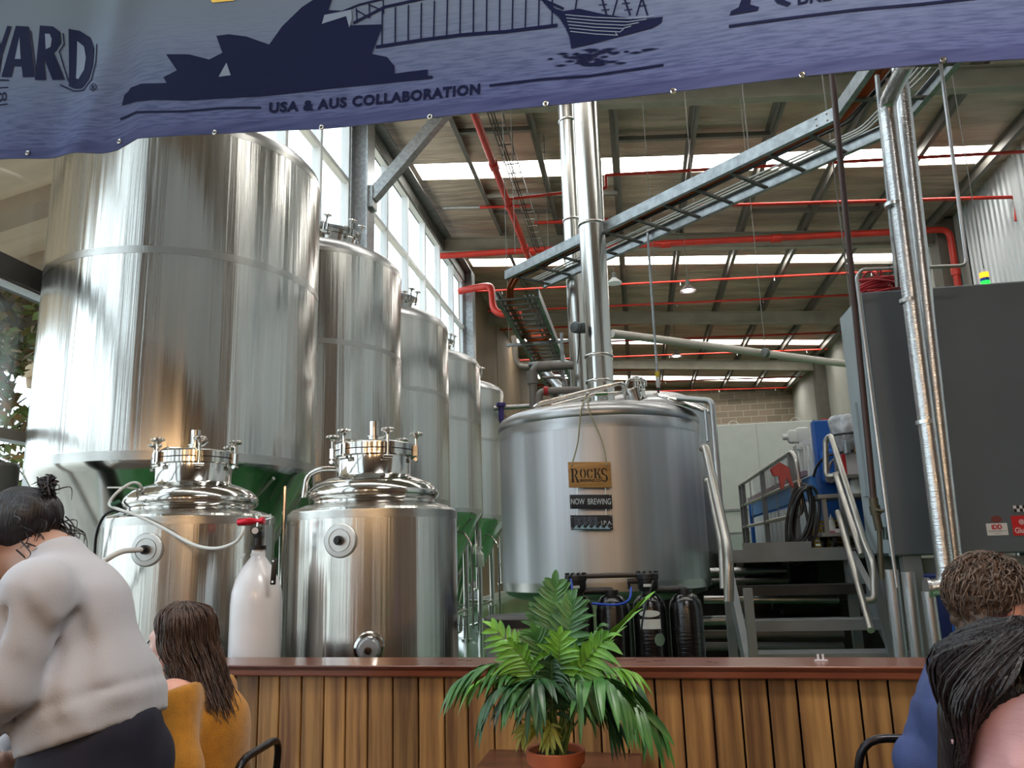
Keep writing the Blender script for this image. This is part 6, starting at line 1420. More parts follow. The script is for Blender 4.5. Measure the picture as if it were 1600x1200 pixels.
# shell roofed building silhouette
sil = [(192, 166), (196, 150), (203, 143), (206, 138), (222, 132), (262, 131), (257, 122), (279, 112), (263, 88), (300, 89), (330, 96), (349, 84), (339, 57), (358, 54), (385, 57), (420, 69), (440, 40), (470, 10), (500, -10), (520, -10), (512, 14), (548, 16), (546, 38), (598, 37), (580, 83), (604, 88), (612, 98), (616, 102), (616, 114), (668, 108), (668, 118), (676, 118), (676, 122), (520, 136), (400, 152), (300, 158), (240, 157), (210, 160)]
print_poly('building_silhouette', [sil], NAVY)
print_poly('silhouette_gap', [[(356, 100), (363, 120), (345, 123)], [(506, 22), (548, 14), (549, 28), (545, 42), (540, 24), (502, 36)]], mat('print_pale', (128, 140, 160), 0.65, spec=0.1), 0.005)
print_poly('ruled_line', stroke([(190, 187), (215, 176), (290, 175), (350, 170), (408, 169)], 3), NAVY)
print_poly('ruled_line', stroke([(766, 134), (800, 130), (850, 124), (920, 119), (1036, 102)], 3.5), NAVY)
# bridge
P = stroke([(520, 22), (560, 6), (620, -8), (700, -22)], 3) + stroke([(552, 34), (600, 10), (680, -6), (760, -10), (800, -8)], 4) + stroke([(588, 72), (660, 62), (720, 55), (790, 50), (870, 40)], 5)
for x, y in ((556, 12), (576, 5), (598, -2)): P += stroke([(x, y), (x+1, y+22)], 2)
P += stroke([(555, 14), (576, 26)], 2) + stroke([(576, 6), (598, 16)], 2)
for k in range(14):
    x = 597+20.5*k; P += stroke([(x, max(-12, 14-k*3)), (x-1+0.5*math.sin(k), 71-1.15*(x-588)*0.1)], 2.2)
print_poly('bridge_drawing', P, NAVY)
# sailing ship
hull = [(846, 0), (856, 4), (868, 14), (880, 18), (893, 16), (905, 14), (918, 17), (940, 22), (965, 26), (990, 30), (1015, 30), (1036, 27), (1034, 36), (1020, 44), (990, 52), (950, 62), (920, 70), (893, 76), (890, 58), (884, 44), (874, 28), (858, 14)]
print_poly('ship_hull', [hull], NAVY)
P = []
for k in range(6):
    y = 24+5.2*k; P += stroke([(884+1.5*k, y), (930, y+4), (985-4*k, y+6), (1022-12*k, y+2)], 1.3)
print_poly('hull_planking', P, bpy.data.materials['print_pale'], 0.005)
P = []
for (x0, x1) in ((898, 903), (948, 938), (958, 968), (985, 972), (995, 1006), (1012, 1000)): P += stroke([(x0, 24), (x1, -12)], 2.5)
for (x, y) in ((942, 8), (946, 16), (978, 6), (982, 16), (1004, 10)): P += stroke([(x-6, y), (x+6, y-1)], 1.4)
P += stroke([(840, -4), (880, 14)], 4)
print_poly('ship_rigging', P, NAVY)
rnd = random.Random(5); P = []
for k in range(54):
    y = 78+26*k/54; x = 905+rnd.uniform(-14, 26)+(rnd.uniform(0, 95) if y < 84 else rnd.uniform(-50, 30))*(1 if k % 2 else 0.3); L = rnd.uniform(8, 34)
    P.append([(x, y), (x+L*0.5, y-1.6-L*0.03), (x+L, y-L*0.07), (x+L*0.5, y+1.4-L*0.03)])
print_poly('ship_reflection', P, NAVY)
# brand lettering at the left: only the end of the word shows
def glyph(dx, dy, s):
    Y_ = [(-30, 43), (-8, 43), (4, 78), (14, 43), (22, 43), (6, 92), (4, 124), (-16, 124), (-14, 92)]
    A_ = [[(4, 124), (28, 44), (50, 44), (56, 124), (37, 124), (36, 108), (22, 108), (18, 124)]]
    return A_
LET = []
LET += [[(-22, 42), (-6, 42), (4, 72), (14, 42), (20, 43), (6, 88), (1, 122), (-12, 122), (-9, 88)]]
LET += [[(5, 122), (27, 42), (47, 43), (56, 121), (38, 122), (36, 105), (24, 105), (20, 122)]]
Rr = [(64, 41), (84, 42), (94, 50), (95, 66), (88, 78), (84, 82), (98, 122), (81, 124), (70, 92), (72, 125), (56, 126)]
LET += [Rr]
D_ = [(106, 44), (122, 46), (138, 56), (147, 76), (148, 104), (142, 126), (128, 138), (112, 136), (104, 132)]
LET += [D_]
print_poly('brand_lettering', LET, NAVY)
print_poly('lettering_counter', [[(26, 94), (35, 94), (33, 60)], [(72, 54), (79, 54), (82, 62), (80, 74), (73, 78)], [(118, 62), (128, 70), (132, 88), (130, 108), (120, 122), (116, 120)]], bpy.data.materials['print_pale'], 0.005)
P = stroke([(152, 70), (154, 100), (148, 128), (132, 142), (112, 140), (92, 131)], 2) + stroke([(98, 52), (99, 68), (92, 80), (103, 124)], 1.6) + stroke([(2, 127), (16, 127)], 2) + stroke([(50, 50), (59, 125)], 1.6) + stroke([(0, 139), (15, 138)], 1.5) + stroke([(0, 166), (14, 164)], 1.5)
P += [[(152+6*math.cos(a), 141+6*math.sin(a)), (152+6*math.cos(a+0.4), 141+6*math.sin(a+0.4)), (152+4.8*math.cos(a+0.4), 141+4.8*math.sin(a+0.4)), (152+4.8*math.cos(a), 141+4.8*math.sin(a))] for a in [0.4*k for k in range(16)]]
print_poly('lettering_outline', P, NAVY)
print_text('lettering', 'R', 150, 144, 155, 144, 6, NAVY, 0.03)
print_text('small_lettering', 'CO', -1, 160, 13, 158, 13, NAVY, 0.03)
print_poly('yellow_mark', [[(328, -6), (372, -8), (366, 1), (332, 5)]], YELP)
# foot of the serif lettering at the right
P = [[(1140, 26), (1142, 20), (1154, 14), (1164, -14), (1176, -16), (1172, 10), (1186, 14), (1184, 19)], [(1196, -16), (1216, -16), (1226, 4), (1236, 8), (1230, 13), (1214, 8)]]
print_poly('serif_lettering', P, NAVY)
print_text('serif_lettering', 'BREWING', 1246, 10, 1392, -10, 19, NAVY, 0.02)
print_poly('ruled_line', stroke([(1140, 43), (1260, 28), (1340, 18), (1440, 8), (1600, -12)], 4), NAVY)
# ------------------------------------------------------------------ organic surfaces: smooth union of tapered limbs, meshed with surface nets
def _cap(P, a, b, r0, r1):
    a = np.array(a, float); b = np.array(b, float); d = b-a; L2 = max(1e-9, d @ d)
    t = np.clip(((P-a) @ d)/L2, 0, 1); q = P-a-t[..., None]*d
    return np.sqrt((q*q).sum(-1)) - (r0+(r1-r0)*t)
def _ell(P, c, r, Rm=None):
    q = P-np.array(c, float)
    if Rm is not None: q = q @ np.array(Rm)           # world -> local (columns are the local axes)
    r = np.array(r, float); k0 = np.sqrt(((q/r)**2).sum(-1)); k1 = np.sqrt(((q/(r*r))**2).sum(-1))
    return k0*(k0-1)/np.maximum(k1, 1e-6)
def smin(a, b, k): h = np.clip(0.5+0.5*(b-a)/k, 0, 1); return b+(a-b)*h-k*h*(1-h)
def smax(a, b, k): return -smin(-a, -b, k)
def surface_nets(fn, lo, hi, h):
    lo = np.array(lo, float); hi = np.array(hi, float); n = np.ceil((hi-lo)/h).astype(int)+1
    xs = [lo[i]+h*np.arange(n[i]) for i in range(3)]
    P = np.stack(np.meshgrid(*xs, indexing='ij'), -1); F = fn(P)
    F[0] = F[-1] = 1; F[:, 0] = F[:, -1] = 1; F[:, :, 0] = F[:, :, -1] = 1
    c = [(i, j, k) for i in (0, 1) for j in (0, 1) for k in (0, 1)]
    m_ = n-1; S = np.stack([F[i:i+m_[0], j:j+m_[1], k:k+m_[2]] for i, j, k in c], 0)
    ins = S < 0; act = ins.any(0) & ~ins.all(0)
    acc = np.zeros(tuple(m_)+(3,)); cnt = np.zeros(tuple(m_))
    for a in range(8):
        for b in range(a+1, 8):
            if sum(abs(c[a][q]-c[b][q]) for q in range(3)) != 1: continue
            cr = ins[a] != ins[b]; t = np.where(cr, S[a]/np.where(cr, S[a]-S[b], 1), 0)
            for q in range(3): acc[..., q] += np.where(cr, c[a][q]+t*(c[b][q]-c[a][q]), 0)
            cnt += cr
    idx = -np.ones(tuple(m_), int); ii = np.argwhere(act); idx[act] = np.arange(len(ii))
    V = lo + h*(ii + acc[act]/cnt[act][:, None])
    faces = []
    sgn = F < 0
    for ax in range(3):
        a1, a2 = (ax+1) % 3, (ax+2) % 3
        sl0 = [slice(None)]*3; sl1 = [slice(None)]*3; sl0[ax] = slice(0, -1); sl1[ax] = slice(1, None)
        ch = sgn[tuple(sl0)] != sgn[tuple(sl1)]
        for p in np.argwhere(ch):
            if p[a1] < 1 or p[a2] < 1 or p[a1] > m_[a1]-1 or p[a2] > m_[a2]-1: continue
            q = []
            for (u, v) in ((-1, -1), (0, -1), (0, 0), (-1, 0)):
                w = p.copy(); w[a1] += u; w[a2] += v; q.append(idx[tuple(w)])
            if min(q) < 0: continue
            faces.append(q if sgn[tuple(p)] else q[::-1])
    return V, faces
def organic(name, fn, lo, hi, h, mt, parent, smooth_it=2, label=None):
    V, Fc = surface_nets(fn, lo, hi, h)
    m = M(); vs = [m.bm.verts.new(v) for v in V]
    for f in Fc:
        try: m.bm.faces.new([vs[i] for i in f])
        except ValueError: pass
    for _ in range(smooth_it): bmesh.ops.smooth_vert(m.bm, verts=m.bm.verts[:], factor=0.5, use_axis_x=True, use_axis_y=True, use_axis_z=True)
    return m.build(name, mt, parent, angle=0, label=label)
def union(P, prims, k):
    f = None
    for pr in prims:
        d = _cap(P, *pr[1:5]) if pr[0] == 'c' else _ell(P, *pr[1:])
        f = d if f is None else smin(f, d, k)
    return f
def axes(fwd, upv):
    y = Vector(fwd).normalized(); z = Vector(upv); z = (z-y*z.dot(y)).normalized(); x = y.cross(z); return Matrix((x, y, z)).transposed()
def head_sdf(P, c, A, s=1.0):
    """head field: c = centre between the ears, A = 3x3 axes (right, forward, up), s = scale"""
    q = ((P-np.array(c)) @ np.array(A))/s
    f = _ell(q, (0, -0.015, 0.035), (0.076, 0.097, 0.088))
    f = smin(f, _ell(q, (0, 0.030, -0.035), (0.060, 0.066, 0.088)), 0.03)
    f = smin(f, _cap(q, (0.045, 0.005, -0.055), (0.012, 0.072, -0.100), 0.024, 0.020), 0.02); f = smin(f, _cap(q, (-0.045, 0.005, -0.055), (-0.012, 0.072, -0.100), 0.024, 0.020), 0.02)
    f = smin(f, _cap(q, (-0.034, 0.078, 0.022), (0.034, 0.078, 0.022), 0.016, 0.016), 0.02)
    f = smin(f, _cap(q, (0, 0.088, 0.012), (0, 0.112, -0.030), 0.009, 0.012), 0.012); f = smin(f, _cap(q, (-0.011, 0.098, -0.034), (0.011, 0.098, -0.034), 0.009, 0.009), 0.008)
    f = smin(f, _ell(q, (0.040, 0.060, -0.030), (0.026, 0.026, 0.026)), 0.02); f = smin(f, _ell(q, (-0.040, 0.060, -0.030), (0.026, 0.026, 0.026)), 0.02)
    f = smin(f, _cap(q, (-0.016, 0.092, -0.060), (0.016, 0.092, -0.060), 0.008, 0.008), 0.007); f = smin(f, _cap(q, (-0.014, 0.090, -0.073), (0.014, 0.090, -0.073), 0.009, 0.009), 0.007)
    f = smin(f, _ell(q, (0, 0.082, -0.100), (0.020, 0.016, 0.016)), 0.012)
    for sx in (-1, 1):
        f = smax(f, -_ell(q, (sx*0.031, 0.100, 0.002), (0.015, 0.014, 0.010)), 0.010)
        f = smin(f, _ell(q, (sx*0.077, -0.012, -0.010), (0.010, 0.020, 0.033)), 0.008)
        f = smax(f, -_ell(q, (sx*0.089, -0.008, -0.004), (0.006, 0.011, 0.020)), 0.004)
    return f*s
def face_parts(parent, c, A, s, eye=True, lips=None, brow=None):
    w = lambda v: Vector(c) + A @ (Vector(v)*s)
    if eye:
        for sx in (-1, 1):
            m = M(); m.ball(w((sx*0.031, 0.082, 0.001)), 0.0125*s, 16); e_ = m.build('eye', EYEW, parent)
            m = M(); d_ = (A @ Vector((sx*0.05, 1, -0.05))).normalized(); p = w((sx*0.031, 0.082, 0.001)); m.cyl(p+d_*0.0110*s, p+d_*0.0129*s, 0.0055*s, 0.005*s, n=16); m.build('iris', EYEI, e_)
            m = M(); m.tube([w((sx*(0.031+0.016*math.cos(t)), 0.089+0.004*math.sin(t), 0.001+0.010*math.sin(t))) for t in np.linspace(0.15, PI-0.15, 8)], 0.0022*s, 6); m.build('eyelashes', bpy.data.materials['dark_lash'], e_)
    if brow:
        for sx in (-1, 1):
            m = M(); m.tube([w((sx*0.014, 0.094, 0.022)), w((sx*0.030, 0.090, 0.029)), w((sx*0.047, 0.076, 0.024))], 0.0034*s, 8, r1=0.0015*s); m.build('eyebrow', brow, parent)
    if lips:
        m = M(); m.tube([w((-0.020, 0.0895, -0.0655)), w((-0.006, 0.100, -0.0615)), w((0.006, 0.100, -0.0615)), w((0.020, 0.0895, -0.0655))], 0.0045*s, 8); m.tube([w((-0.018, 0.090, -0.068)), w((0, 0.099, -0.074)), w((0.018, 0.090, -0.068))], 0.0055*s, 8); m.build('lips', lips, parent)
EYEW = mat('eye_white', (222, 214, 208), 0.25); EYEI = mat('iris_dark', (44, 32, 26), 0.2); mat('dark_lash', (24, 20, 20), 0.6)
SKIN1 = mat('skin_warm', (180, 142, 126), 0.48, sss=0.15, var=0.05, vscale=(20, 20, 20)); SKIN2 = mat('skin_fair_pink', (222, 164, 146), 0.45, sss=0.15, var=0.05, vscale=(20, 20, 20)); SKIN3 = mat('skin_pink', (200, 150, 152), 0.45, sss=0.15, var=0.05, vscale=(30, 30, 30), bump=0.15, bscale=(40, 40, 160))
LIP = mat('lip_rose', (190, 104, 100), 0.4)
def hairmat(n_, c, c2): return mat(n_, c, 0.36, rgb2=c2, vscale=(60, 60, 8), vcontrast=(0.3, 0.7), spec=0.45, bump=0.5, bscale=(220, 220, 14))
H_BLACK = hairmat('hair_black', (34, 26, 34), (12, 9, 13)); H_BROWN = hairmat('hair_brown', (92, 68, 56), (42, 28, 24)); H_CURL = hairmat('hair_curly_brown', (98, 76, 62), (48, 36, 30)); H_DARK = hairmat('hair_near_black', (32, 24, 28), (12, 9, 11))
def strands(m, polys, r, n=4):
    for P in polys: m.tube(P, r, n, r1=r*0.25, cap=False)
Pt = lambda px, py, Y: np.array(at(px, py, Y))
def bounds(prims, pad):
    pts = []
    for p in prims:
        if p[0] == 'c':
            for q, r in ((p[1], p[3]), (p[2], p[4])): pts += [np.array(q)-r, np.array(q)+r]
        else: pts += [np.array(p[1])-max(p[2]), np.array(p[1])+max(p[2])]
    pts = np.array(pts); return pts.min(0)-pad, pts.max(0)+pad
def folds(P, seed, amp, sc):
    x, y, z = P[..., 0], P[..., 1], P[..., 2]
    w = 0.35*np.sin(7*x+5*z+seed)+0.35*np.sin(9*y-6*z+2*seed)
    return amp*(np.sin(sc*(x*0.8+z*0.5)+3*w+seed)*0.6+np.sin(sc*1.9*(y*0.7-z*0.35+x*.3)+2.2*w)*0.4)

# ------------------------------------------------------------------ standing woman in the white sweatshirt, leaning to the left
Y1 = 1.78
wm = thing('person', 'standing person with black hair in a bun and white sweatshirt, leaning over at far left', 'person', (at(150, 1200, Y1).x, Y1, 0), 'people at the tables')
hd = Pt(22, 843, Y1+0.02); A1 = axes((-0.93, 0.22, -0.30), (-0.30, 0.02, 0.95)); hs1 = 1.0
neck = Pt(75, 872, Y1+0.02); chest = Pt(112, 955, Y1+0.02); waist = Pt(142, 1075, Y1+0.03); hip = Pt(150, 1200, Y1+0.05)
shL = Pt(58, 925, Y1-0.16); shR = Pt(105, 905, Y1+0.17); elL = Pt(0, 1075, Y1-0.20); elR = Pt(40, 1040, Y1+0.28); haL = Pt(-60, 1170, Y1-0.05); haR = Pt(28, 1172, Y1+0.12)
kneeL = Vector((hip[0]+0.03, Y1-0.06, 0.52)); kneeR = Vector((hip[0]+0.02, Y1+0.16, 0.52))
body1 = [('c', hd-np.array((0, 0, 0.05))+np.array((0.03, 0, 0)), neck+np.array((0.02, 0, -0.03)), 0.052, 0.058), ('c', neck, chest, 0.07, 0.11), ('c', chest, waist, 0.115, 0.105), ('c', waist, hip, 0.105, 0.13),
         ('c', shL, shR, 0.055, 0.055), ('c', shL, elL, 0.050, 0.040), ('c', elL, haL, 0.038, 0.026), ('c', shR, elR, 0.050, 0.040), ('c', elR, haR, 0.038, 0.026),
         ('c', hip+np.array((0.0, -0.08, -0.03)), kneeL, 0.09, 0.055), ('c', hip+np.array((0.0, 0.09, -0.03)), kneeR, 0.09, 0.055), ('c', kneeL, (kneeL.x+0.04, Y1-0.08, 0.09), 0.052, 0.036), ('c', kneeR, (kneeR.x+0.04, Y1+0.18, 0.09), 0.052, 0.036),
         ('c', (kneeL.x+0.05, Y1-0.08, 0.035), (kneeL.x-0.12, Y1-0.09, 0.03), 0.04, 0.034), ('c', (kneeR.x+0.05, Y1+0.18, 0.035), (kneeR.x-0.12, Y1+0.19, 0.03), 0.04, 0.034)]
def hand_prims(w_, d_, pn, s=1.0, curl=0.5, spread=(0.0,)):
    """palm from wrist w_ along d_, palm normal pn; five curled fingers"""
    d_ = np.array(Vector(d_).normalized()); pn = np.array(Vector(pn).normalized()); pn = pn-d_*(pn@d_); pn /= np.linalg.norm(pn); sd = np.cross(d_, pn)
    out = [('c', w_, w_+d_*0.03*s, 0.024*s, 0.022*s)]
    for k, off in enumerate((-0.027, -0.009, 0.009, 0.026)):
        b = w_+d_*(0.085-0.004*abs(k-1.5))*s+sd*off*s; out.append(('c', w_+d_*0.02*s+sd*off*0.5*s, b, 0.015*s, 0.0115*s))
        l = (0.036, 0.042, 0.039, 0.030)[k]*s; a = curl*0.6; p = b
        for j in range(3):
            dd = d_*math.cos(a)+pn*math.sin(a); q = p+dd*l*(1, 0.68, 0.55)[j]; out.append(('c', p, q, (0.0095-0.001*j)*s, (0.0088-0.001*j)*s)); p = q; a += curl*0.9
    t0 = w_+d_*0.02*s-sd*0.026*s; t1 = t0+d_*0.035*s-sd*0.022*s+pn*0.018*s; t2 = t1+d_*0.030*s+pn*0.016*s
    out += [('c', t0, t1, 0.014*s, 0.0115*s), ('c', t1, t2, 0.0105*s, 0.009*s)]
    return out
hR = hand_prims(haR, (-0.5, 0.1, -0.55), (-0.6, 0.2, 0.75), 0.95, 0.75); hL = hand_prims(haL, (-0.7, 0.2, -0.4), (-0.3, 0.1, -0.9), 0.95, 0.5)
lo, hi = bounds(body1, 0.03)
def f_body1(P):
    f = union(P, body1, 0.035)
    return smin(f, head_sdf(P, hd, A1, hs1), 0.02)
lo = np.minimum(lo, np.array(hd)-0.16); hi = np.maximum(hi, np.array(hd)+0.16)
fb_h = lambda P: union(P, hR, 0.008); fb_h2 = lambda P: union(P, hL, 0.008)
skin1 = organic('body', f_body1, lo, hi, 0.011, SKIN1, wm, 2)
l2, h2_ = bounds(hR, 0.01); organic('hand', fb_h, l2, h2_, 0.0032, SKIN1, skin1, 1)
face_parts(skin1, hd, A1, hs1, True, LIP, H_BLACK)
SWEAT = mat('white_sweatshirt', (178, 179, 188), 0.85, var=0.04, vscale=(5, 5, 5), bump=0.15, bscale=(300, 300, 300), sheen=0.2)
hem = Pt(148, 1146, Y1); hemn = np.array(Vector((-0.29, 0.0, 1.0)).normalized())
low = Pt(146, 1160, Y1+0.03)
sw = [('c', neck+np.array((0.022, 0, -0.012)), chest+np.array((0.01, 0, 0.0)), 0.074, 0.114), ('c', chest+np.array((0.01, 0, 0)), waist+np.array((-0.0, 0, 0)), 0.114, 0.128), ('c', waist+np.array((-0.0, 0, 0)), low, 0.128, 0.140), ('c', waist+np.array((0.0, -0.07, -0.02)), low+np.array((0, -0.07, 0)), 0.11, 0.11), ('c', waist+np.array((0.0, 0.10, -0.02)), low+np.array((0, 0.10, 0)), 0.11, 0.11),
      ('c', shL, shR, 0.070, 0.078), ('c', shL, elL, 0.068, 0.064), ('c', elL, haL+(elL-haL)*0.12, 0.064, 0.045), ('c', shR, elR, 0.08, 0.07), ('c', elR, haR+(elR-haR)*0.10, 0.066, 0.042)]
slo, shi = bounds(sw, 0.04)
ccn = np.array(A1 @ Vector((0, 0.1, 1)).normalized())
CREASE = [(0.05, 0.007, [(128, 940), (124, 970), (116, 1000)]), (-0.014, 0.013, [(128, 905), (142, 965), (166, 1095)]), (0.012, 0.012, [(146, 925), (166, 1010), (186, 1088)]), (-0.014, 0.013, [(160, 915), (186, 1000), (212, 1082)]),
          (-0.012, 0.012, [(120, 930), (128, 1000), (136, 1100)]), (0.012, 0.010, [(148, 1010), (152, 1050), (156, 1110)]), (-0.005, 0.012, [(70, 920), (62, 980), (30, 1070)]), (0.005, 0.010, [(88, 925), (80, 985), (48, 1060)]), (-0.006, 0.010, [(105, 1060), (112, 1110)]), (0.005, 0.008, [(85, 1085), (92, 1120)]), (0.010, 0.010, [(196, 960), (214, 1030), (226, 1080)])]
def f_sw(P):
    kk_ = 0.012+0.055*np.exp(-(np.minimum(_cap(P, shL, shL, 0, 0), _cap(P, shR, shR, 0, 0))/0.12)**2)
    f = smin(union(P, sw[:5], 0.05), union(P, sw[5:], 0.03), kk_) + folds(P, 1.3, 0.0015, 26)
    # soft drapes hanging from the shoulder blade towards the hem
    a, b = shL+np.array((0.05, -0.02, 0.0)), low+np.array((0.02, -0.14, 0.02))
    for o_, am in ((0.0, 0.006), (0.055, 0.006), (0.115, 0.006), (0.17, 0.006)):
        off = np.array((o_, 0.0, 0.0)); f = f - am*np.exp(-(_cap(P, a+off*0.8+np.array((0, 0, -0.05)), b+off*0.9, 0, 0)/0.018)**2)*0.9
    f = f + 0.004*np.exp(-(_cap(P, shL+np.array((0.055, -0.06, -0.05)), elL+np.array((0.10, -0.02, 0.02)), 0, 0)/0.02)**2)
    for (amp, wd_, pl_) in CREASE:
        pp = [Pt(a_, b_, Y1) for a_, b_ in pl_]; dmin = None
        Q = P.copy(); Q[..., 1] = 0
        for a_, b_ in zip(pp, pp[1:]):
            a_ = a_*np.array((1, 0, 1)); b_ = b_*np.array((1, 0, 1)); d = _cap(Q, a_, b_, 0, 0); dmin = d if dmin is None else np.minimum(dmin, d)
        f = f + 0.45*amp*np.exp(-(dmin/(wd_*1.15))**2)*(P[..., 1] < Y1+0.06)
    pl = ((P-hem) @ hemn)
    f = f + 0.007*np.exp(-((pl-0.085)/0.008)**2)*(P[..., 0] > low[0]-0.2)
    f = f - 0.004*np.exp(-((pl-0.055)/0.02)**2)*(pl > -0.1)
    # arms hang below the hem line on the left, so only the trunk is cut there
    trunk = _cap(P, waist, low, 0.26, 0.26)
    cut = np.where(trunk < 0, -pl, -1.0)
    f = np.maximum(f, np.where((P[..., 0] > (low[0]-0.20)), cut, -1.0))
    f = smax(f, ((P-(neck+np.array((0.012, 0, 0.034)))) @ np.array(Vector((-0.55, 0.05, 1.0)).normalized())), 0.01)
    return f
swo = organic('sweatshirt', f_sw, slo, shi, 0.0095, SWEAT, wm, 3)
JEANS = mat('dark_navy_trousers', (17, 19, 40), 0.8, var=0.15, vscale=(30, 30, 30))
tr1 = [('c', low+np.array((-0.0, 0, 0.02)), hip, 0.14, 0.145), ('c', low+np.array((0, 0.08, 0.0)), hip+np.array((0, 0.09, 0)), 0.105, 0.12), ('c', low+np.array((0, -0.06, 0.0)), hip+np.array((0, -0.07, 0)), 0.105, 0.12), ('c', hip+np.array((0.0, -0.08, -0.03)), kneeL, 0.115, 0.075), ('c', hip+np.array((0.0, 0.09, -0.03)), kneeR, 0.115, 0.075), ('c', kneeL, (kneeL.x+0.04, Y1-0.08, 0.11), 0.075, 0.055), ('c', kneeR, (kneeR.x+0.04, Y1+0.18, 0.11), 0.075, 0.055)]
tl_, th_ = bounds(tr1, 0.03)
organic('trousers', lambda P: np.maximum(union(P, tr1, 0.04)+folds(P, 2.2, 0.003, 30), ((P-hem) @ hemn)-0.03), tl_, th_, 0.012, JEANS, wm, 2)
# hair: cap, loose bun, escaping strands
def f_hair1(P):
    q = ((P-np.array(hd)) @ np.array(A1))
    f = _ell(q, (0, -0.022, 0.036), (0.086, 0.104, 0.088))
    f = smax(f, -(q[..., 2]*0.80-q[..., 1]*0.55+0.030), 0.015)              # hairline over forehead and ear
    f = smin(f, _ell(q, (0, -0.098, 0.035), (0.050, 0.04, 0.05)), 0.03)
    f = f + 0.003*np.sin(q[..., 0]*160+q[..., 2]*60)*1.0
    return f
l2, h2_ = np.array(hd)-0.19, np.array(hd)+0.19
hr1 = organic('hair', f_hair1, l2, h2_, 0.0065, H_BLACK, wm, 1)
w1 = lambda v: Vector(hd) + A1 @ Vector(v)
rnd = random.Random(8); m = M(); bunc = Vector(Pt(74, 768, Y1+0.02))
B_ = []
for k in range(120):
    a0 = rnd.uniform(0, 2*PI); rr = rnd.uniform(0.018, 0.042); tilt = rnd.uniform(-.7, .7)
    ax = axes((math.cos(tilt), 0.3*rnd.uniform(-1, 1)+0.8, math.sin(tilt)), (0, 0, 1))
    P = [bunc + Vector((rnd.uniform(-.008, .008), rnd.uniform(-.01, .01), rnd.uniform(-.006, .006))) + ax @ Vector((rr*1.05*math.cos(a0+t), rnd.uniform(-.004, .004), rr*0.92*math.sin(a0+t))) for t in np.linspace(0, 4.6, 14)]
    B_.append(P)
strands(m, B_, 0.0032); m.build('bun', H_BLACK, hr1)
m = M(); B_ = []
for k in range(150):
    u = rnd.uniform(-1, 1); v = rnd.random()
    s0 = w1((0.082*u, 0.075-0.03*abs(u), 0.075-0.06*abs(u)+0.01*rnd.random())); mid_ = w1((0.094*u, -0.02, 0.10-0.10*abs(u)+rnd.uniform(-.01, .015))); e0 = bunc+Vector((rnd.uniform(-.02, .02), rnd.uniform(-.02, .02), rnd.uniform(-.03, .0)))
    B_.append(smooth_path([s0, mid_, (mid_+e0)/2+A1 @ Vector((0, -0.02, 0.012)), e0], 4))
for k in range(60):
    s0 = w1((rnd.uniform(-.07, .08), -0.09+rnd.uniform(-.015, .015), rnd.uniform(-.05, 0.03))); e0 = s0+Vector((rnd.uniform(0.01, 0.06), rnd.uniform(-.04, .03), rnd.uniform(-.10, -.03)))
    B_.append(smooth_path([s0, (s0+e0)/2+Vector((0.022, 0, rnd.uniform(-.01, 0.02))), e0], 4))
for k in range(16):
    s0 = bunc+Vector((rnd.uniform(-.02, .03), rnd.uniform(-.02, .0), rnd.uniform(-.03, .02))); e0 = s0+Vector((rnd.uniform(-0.05, 0.055), 0, rnd.uniform(-.08, .035)))
    B_.append(smooth_path([s0, (s0+e0)/2+Vector((rnd.uniform(0.0, .025), 0, 0.02)), e0], 4))
strands(m, B_, 0.0022); m.build('loose_strands', H_BLACK, hr1)
m = M(); m.ball(w1((-0.079 if (A1 @ Vector((1, 0, 0))).y > 0 else 0.079, -0.012, -0.047)), 0.0045, 10); m.build('earring', STEEL_POL, skin1)
# wine glass held below the sweatshirt
gp = Vector(Pt(36, 1128, Y1+0.10)); zs_ = at(36, 1172, Y1+0.10).z
t = thing('wine_glass', 'stemmed glass of pale wine held by the person in the white sweatshirt', 'glass', (gp.x, gp.y, zs_-0.06))
CG_ = mat('clear_glass', (236, 240, 240), 0.04, trans=0.95); WINE = mat('white_wine', (206, 180, 84), 0.08, trans=0.6)
m = M(); m.lathe([(0.034, zs_-0.060), (0.033, zs_-0.056), (0.006, zs_-0.045), (0.004, zs_-0.02), (0.004, zs_+0.015), (0.012, zs_+0.025), (0.034, zs_+0.05), (0.040, zs_+0.075), (0.036, zs_+0.115), (0.032, zs_+0.135), (0.0305, zs_+0.135), (0.0345, zs_+0.115), (0.0385, zs_+0.075), (0.032, zs_+0.052), (0.010, zs_+0.028), (0, zs_+0.026)], (gp.x, gp.y, 0), 36, cap=False); m.build('glass_body', CG_, t)
m = M(); m.lathe([(0, zs_+0.027), (0.010, zs_+0.029), (0.0315, zs_+0.053), (0.037, zs_+0.072), (0, zs_+0.072)], (gp.x, gp.y, 0), 32); m.build('wine', WINE, t)

# ------------------------------------------------------------------ seated woman in the mustard jumper
Y2 = 2.42
wo = thing('person', 'seated person with long wavy brown hair in a mustard jumper, facing left before the bar', 'person', (at(300, 1200, Y2).x, Y2, 0), 'people at the tables')
hd2 = Pt(279, 1003, Y2); A2_ = axes((-0.96, 0.26, -0.04), (0.03, -0.02, 1)); hs2 = 0.93
nk = Pt(298, 1065, Y2); ch = Pt(312, 1135, Y2); hp_ = Vector((ch[0]+0.02, Y2+0.0, 0.56)); 
sL = Pt(268, 1092, Y2-0.17); sR = Pt(330, 1080, Y2+0.17); eL = Pt(282, 1205, Y2-0.22); eR = Pt(300, 1185, Y2+0.22); wL = Vector((eL[0]-0.26, eL[1]+0.05, eL[2]+0.03)); wR = Vector((eR[0]-0.26, eR[1]-0.04, eR[2]+0.03))
kL = Vector((hp_.x-0.42, Y2-0.10, 0.50)); kR = Vector((hp_.x-0.42, Y2+0.10, 0.50))
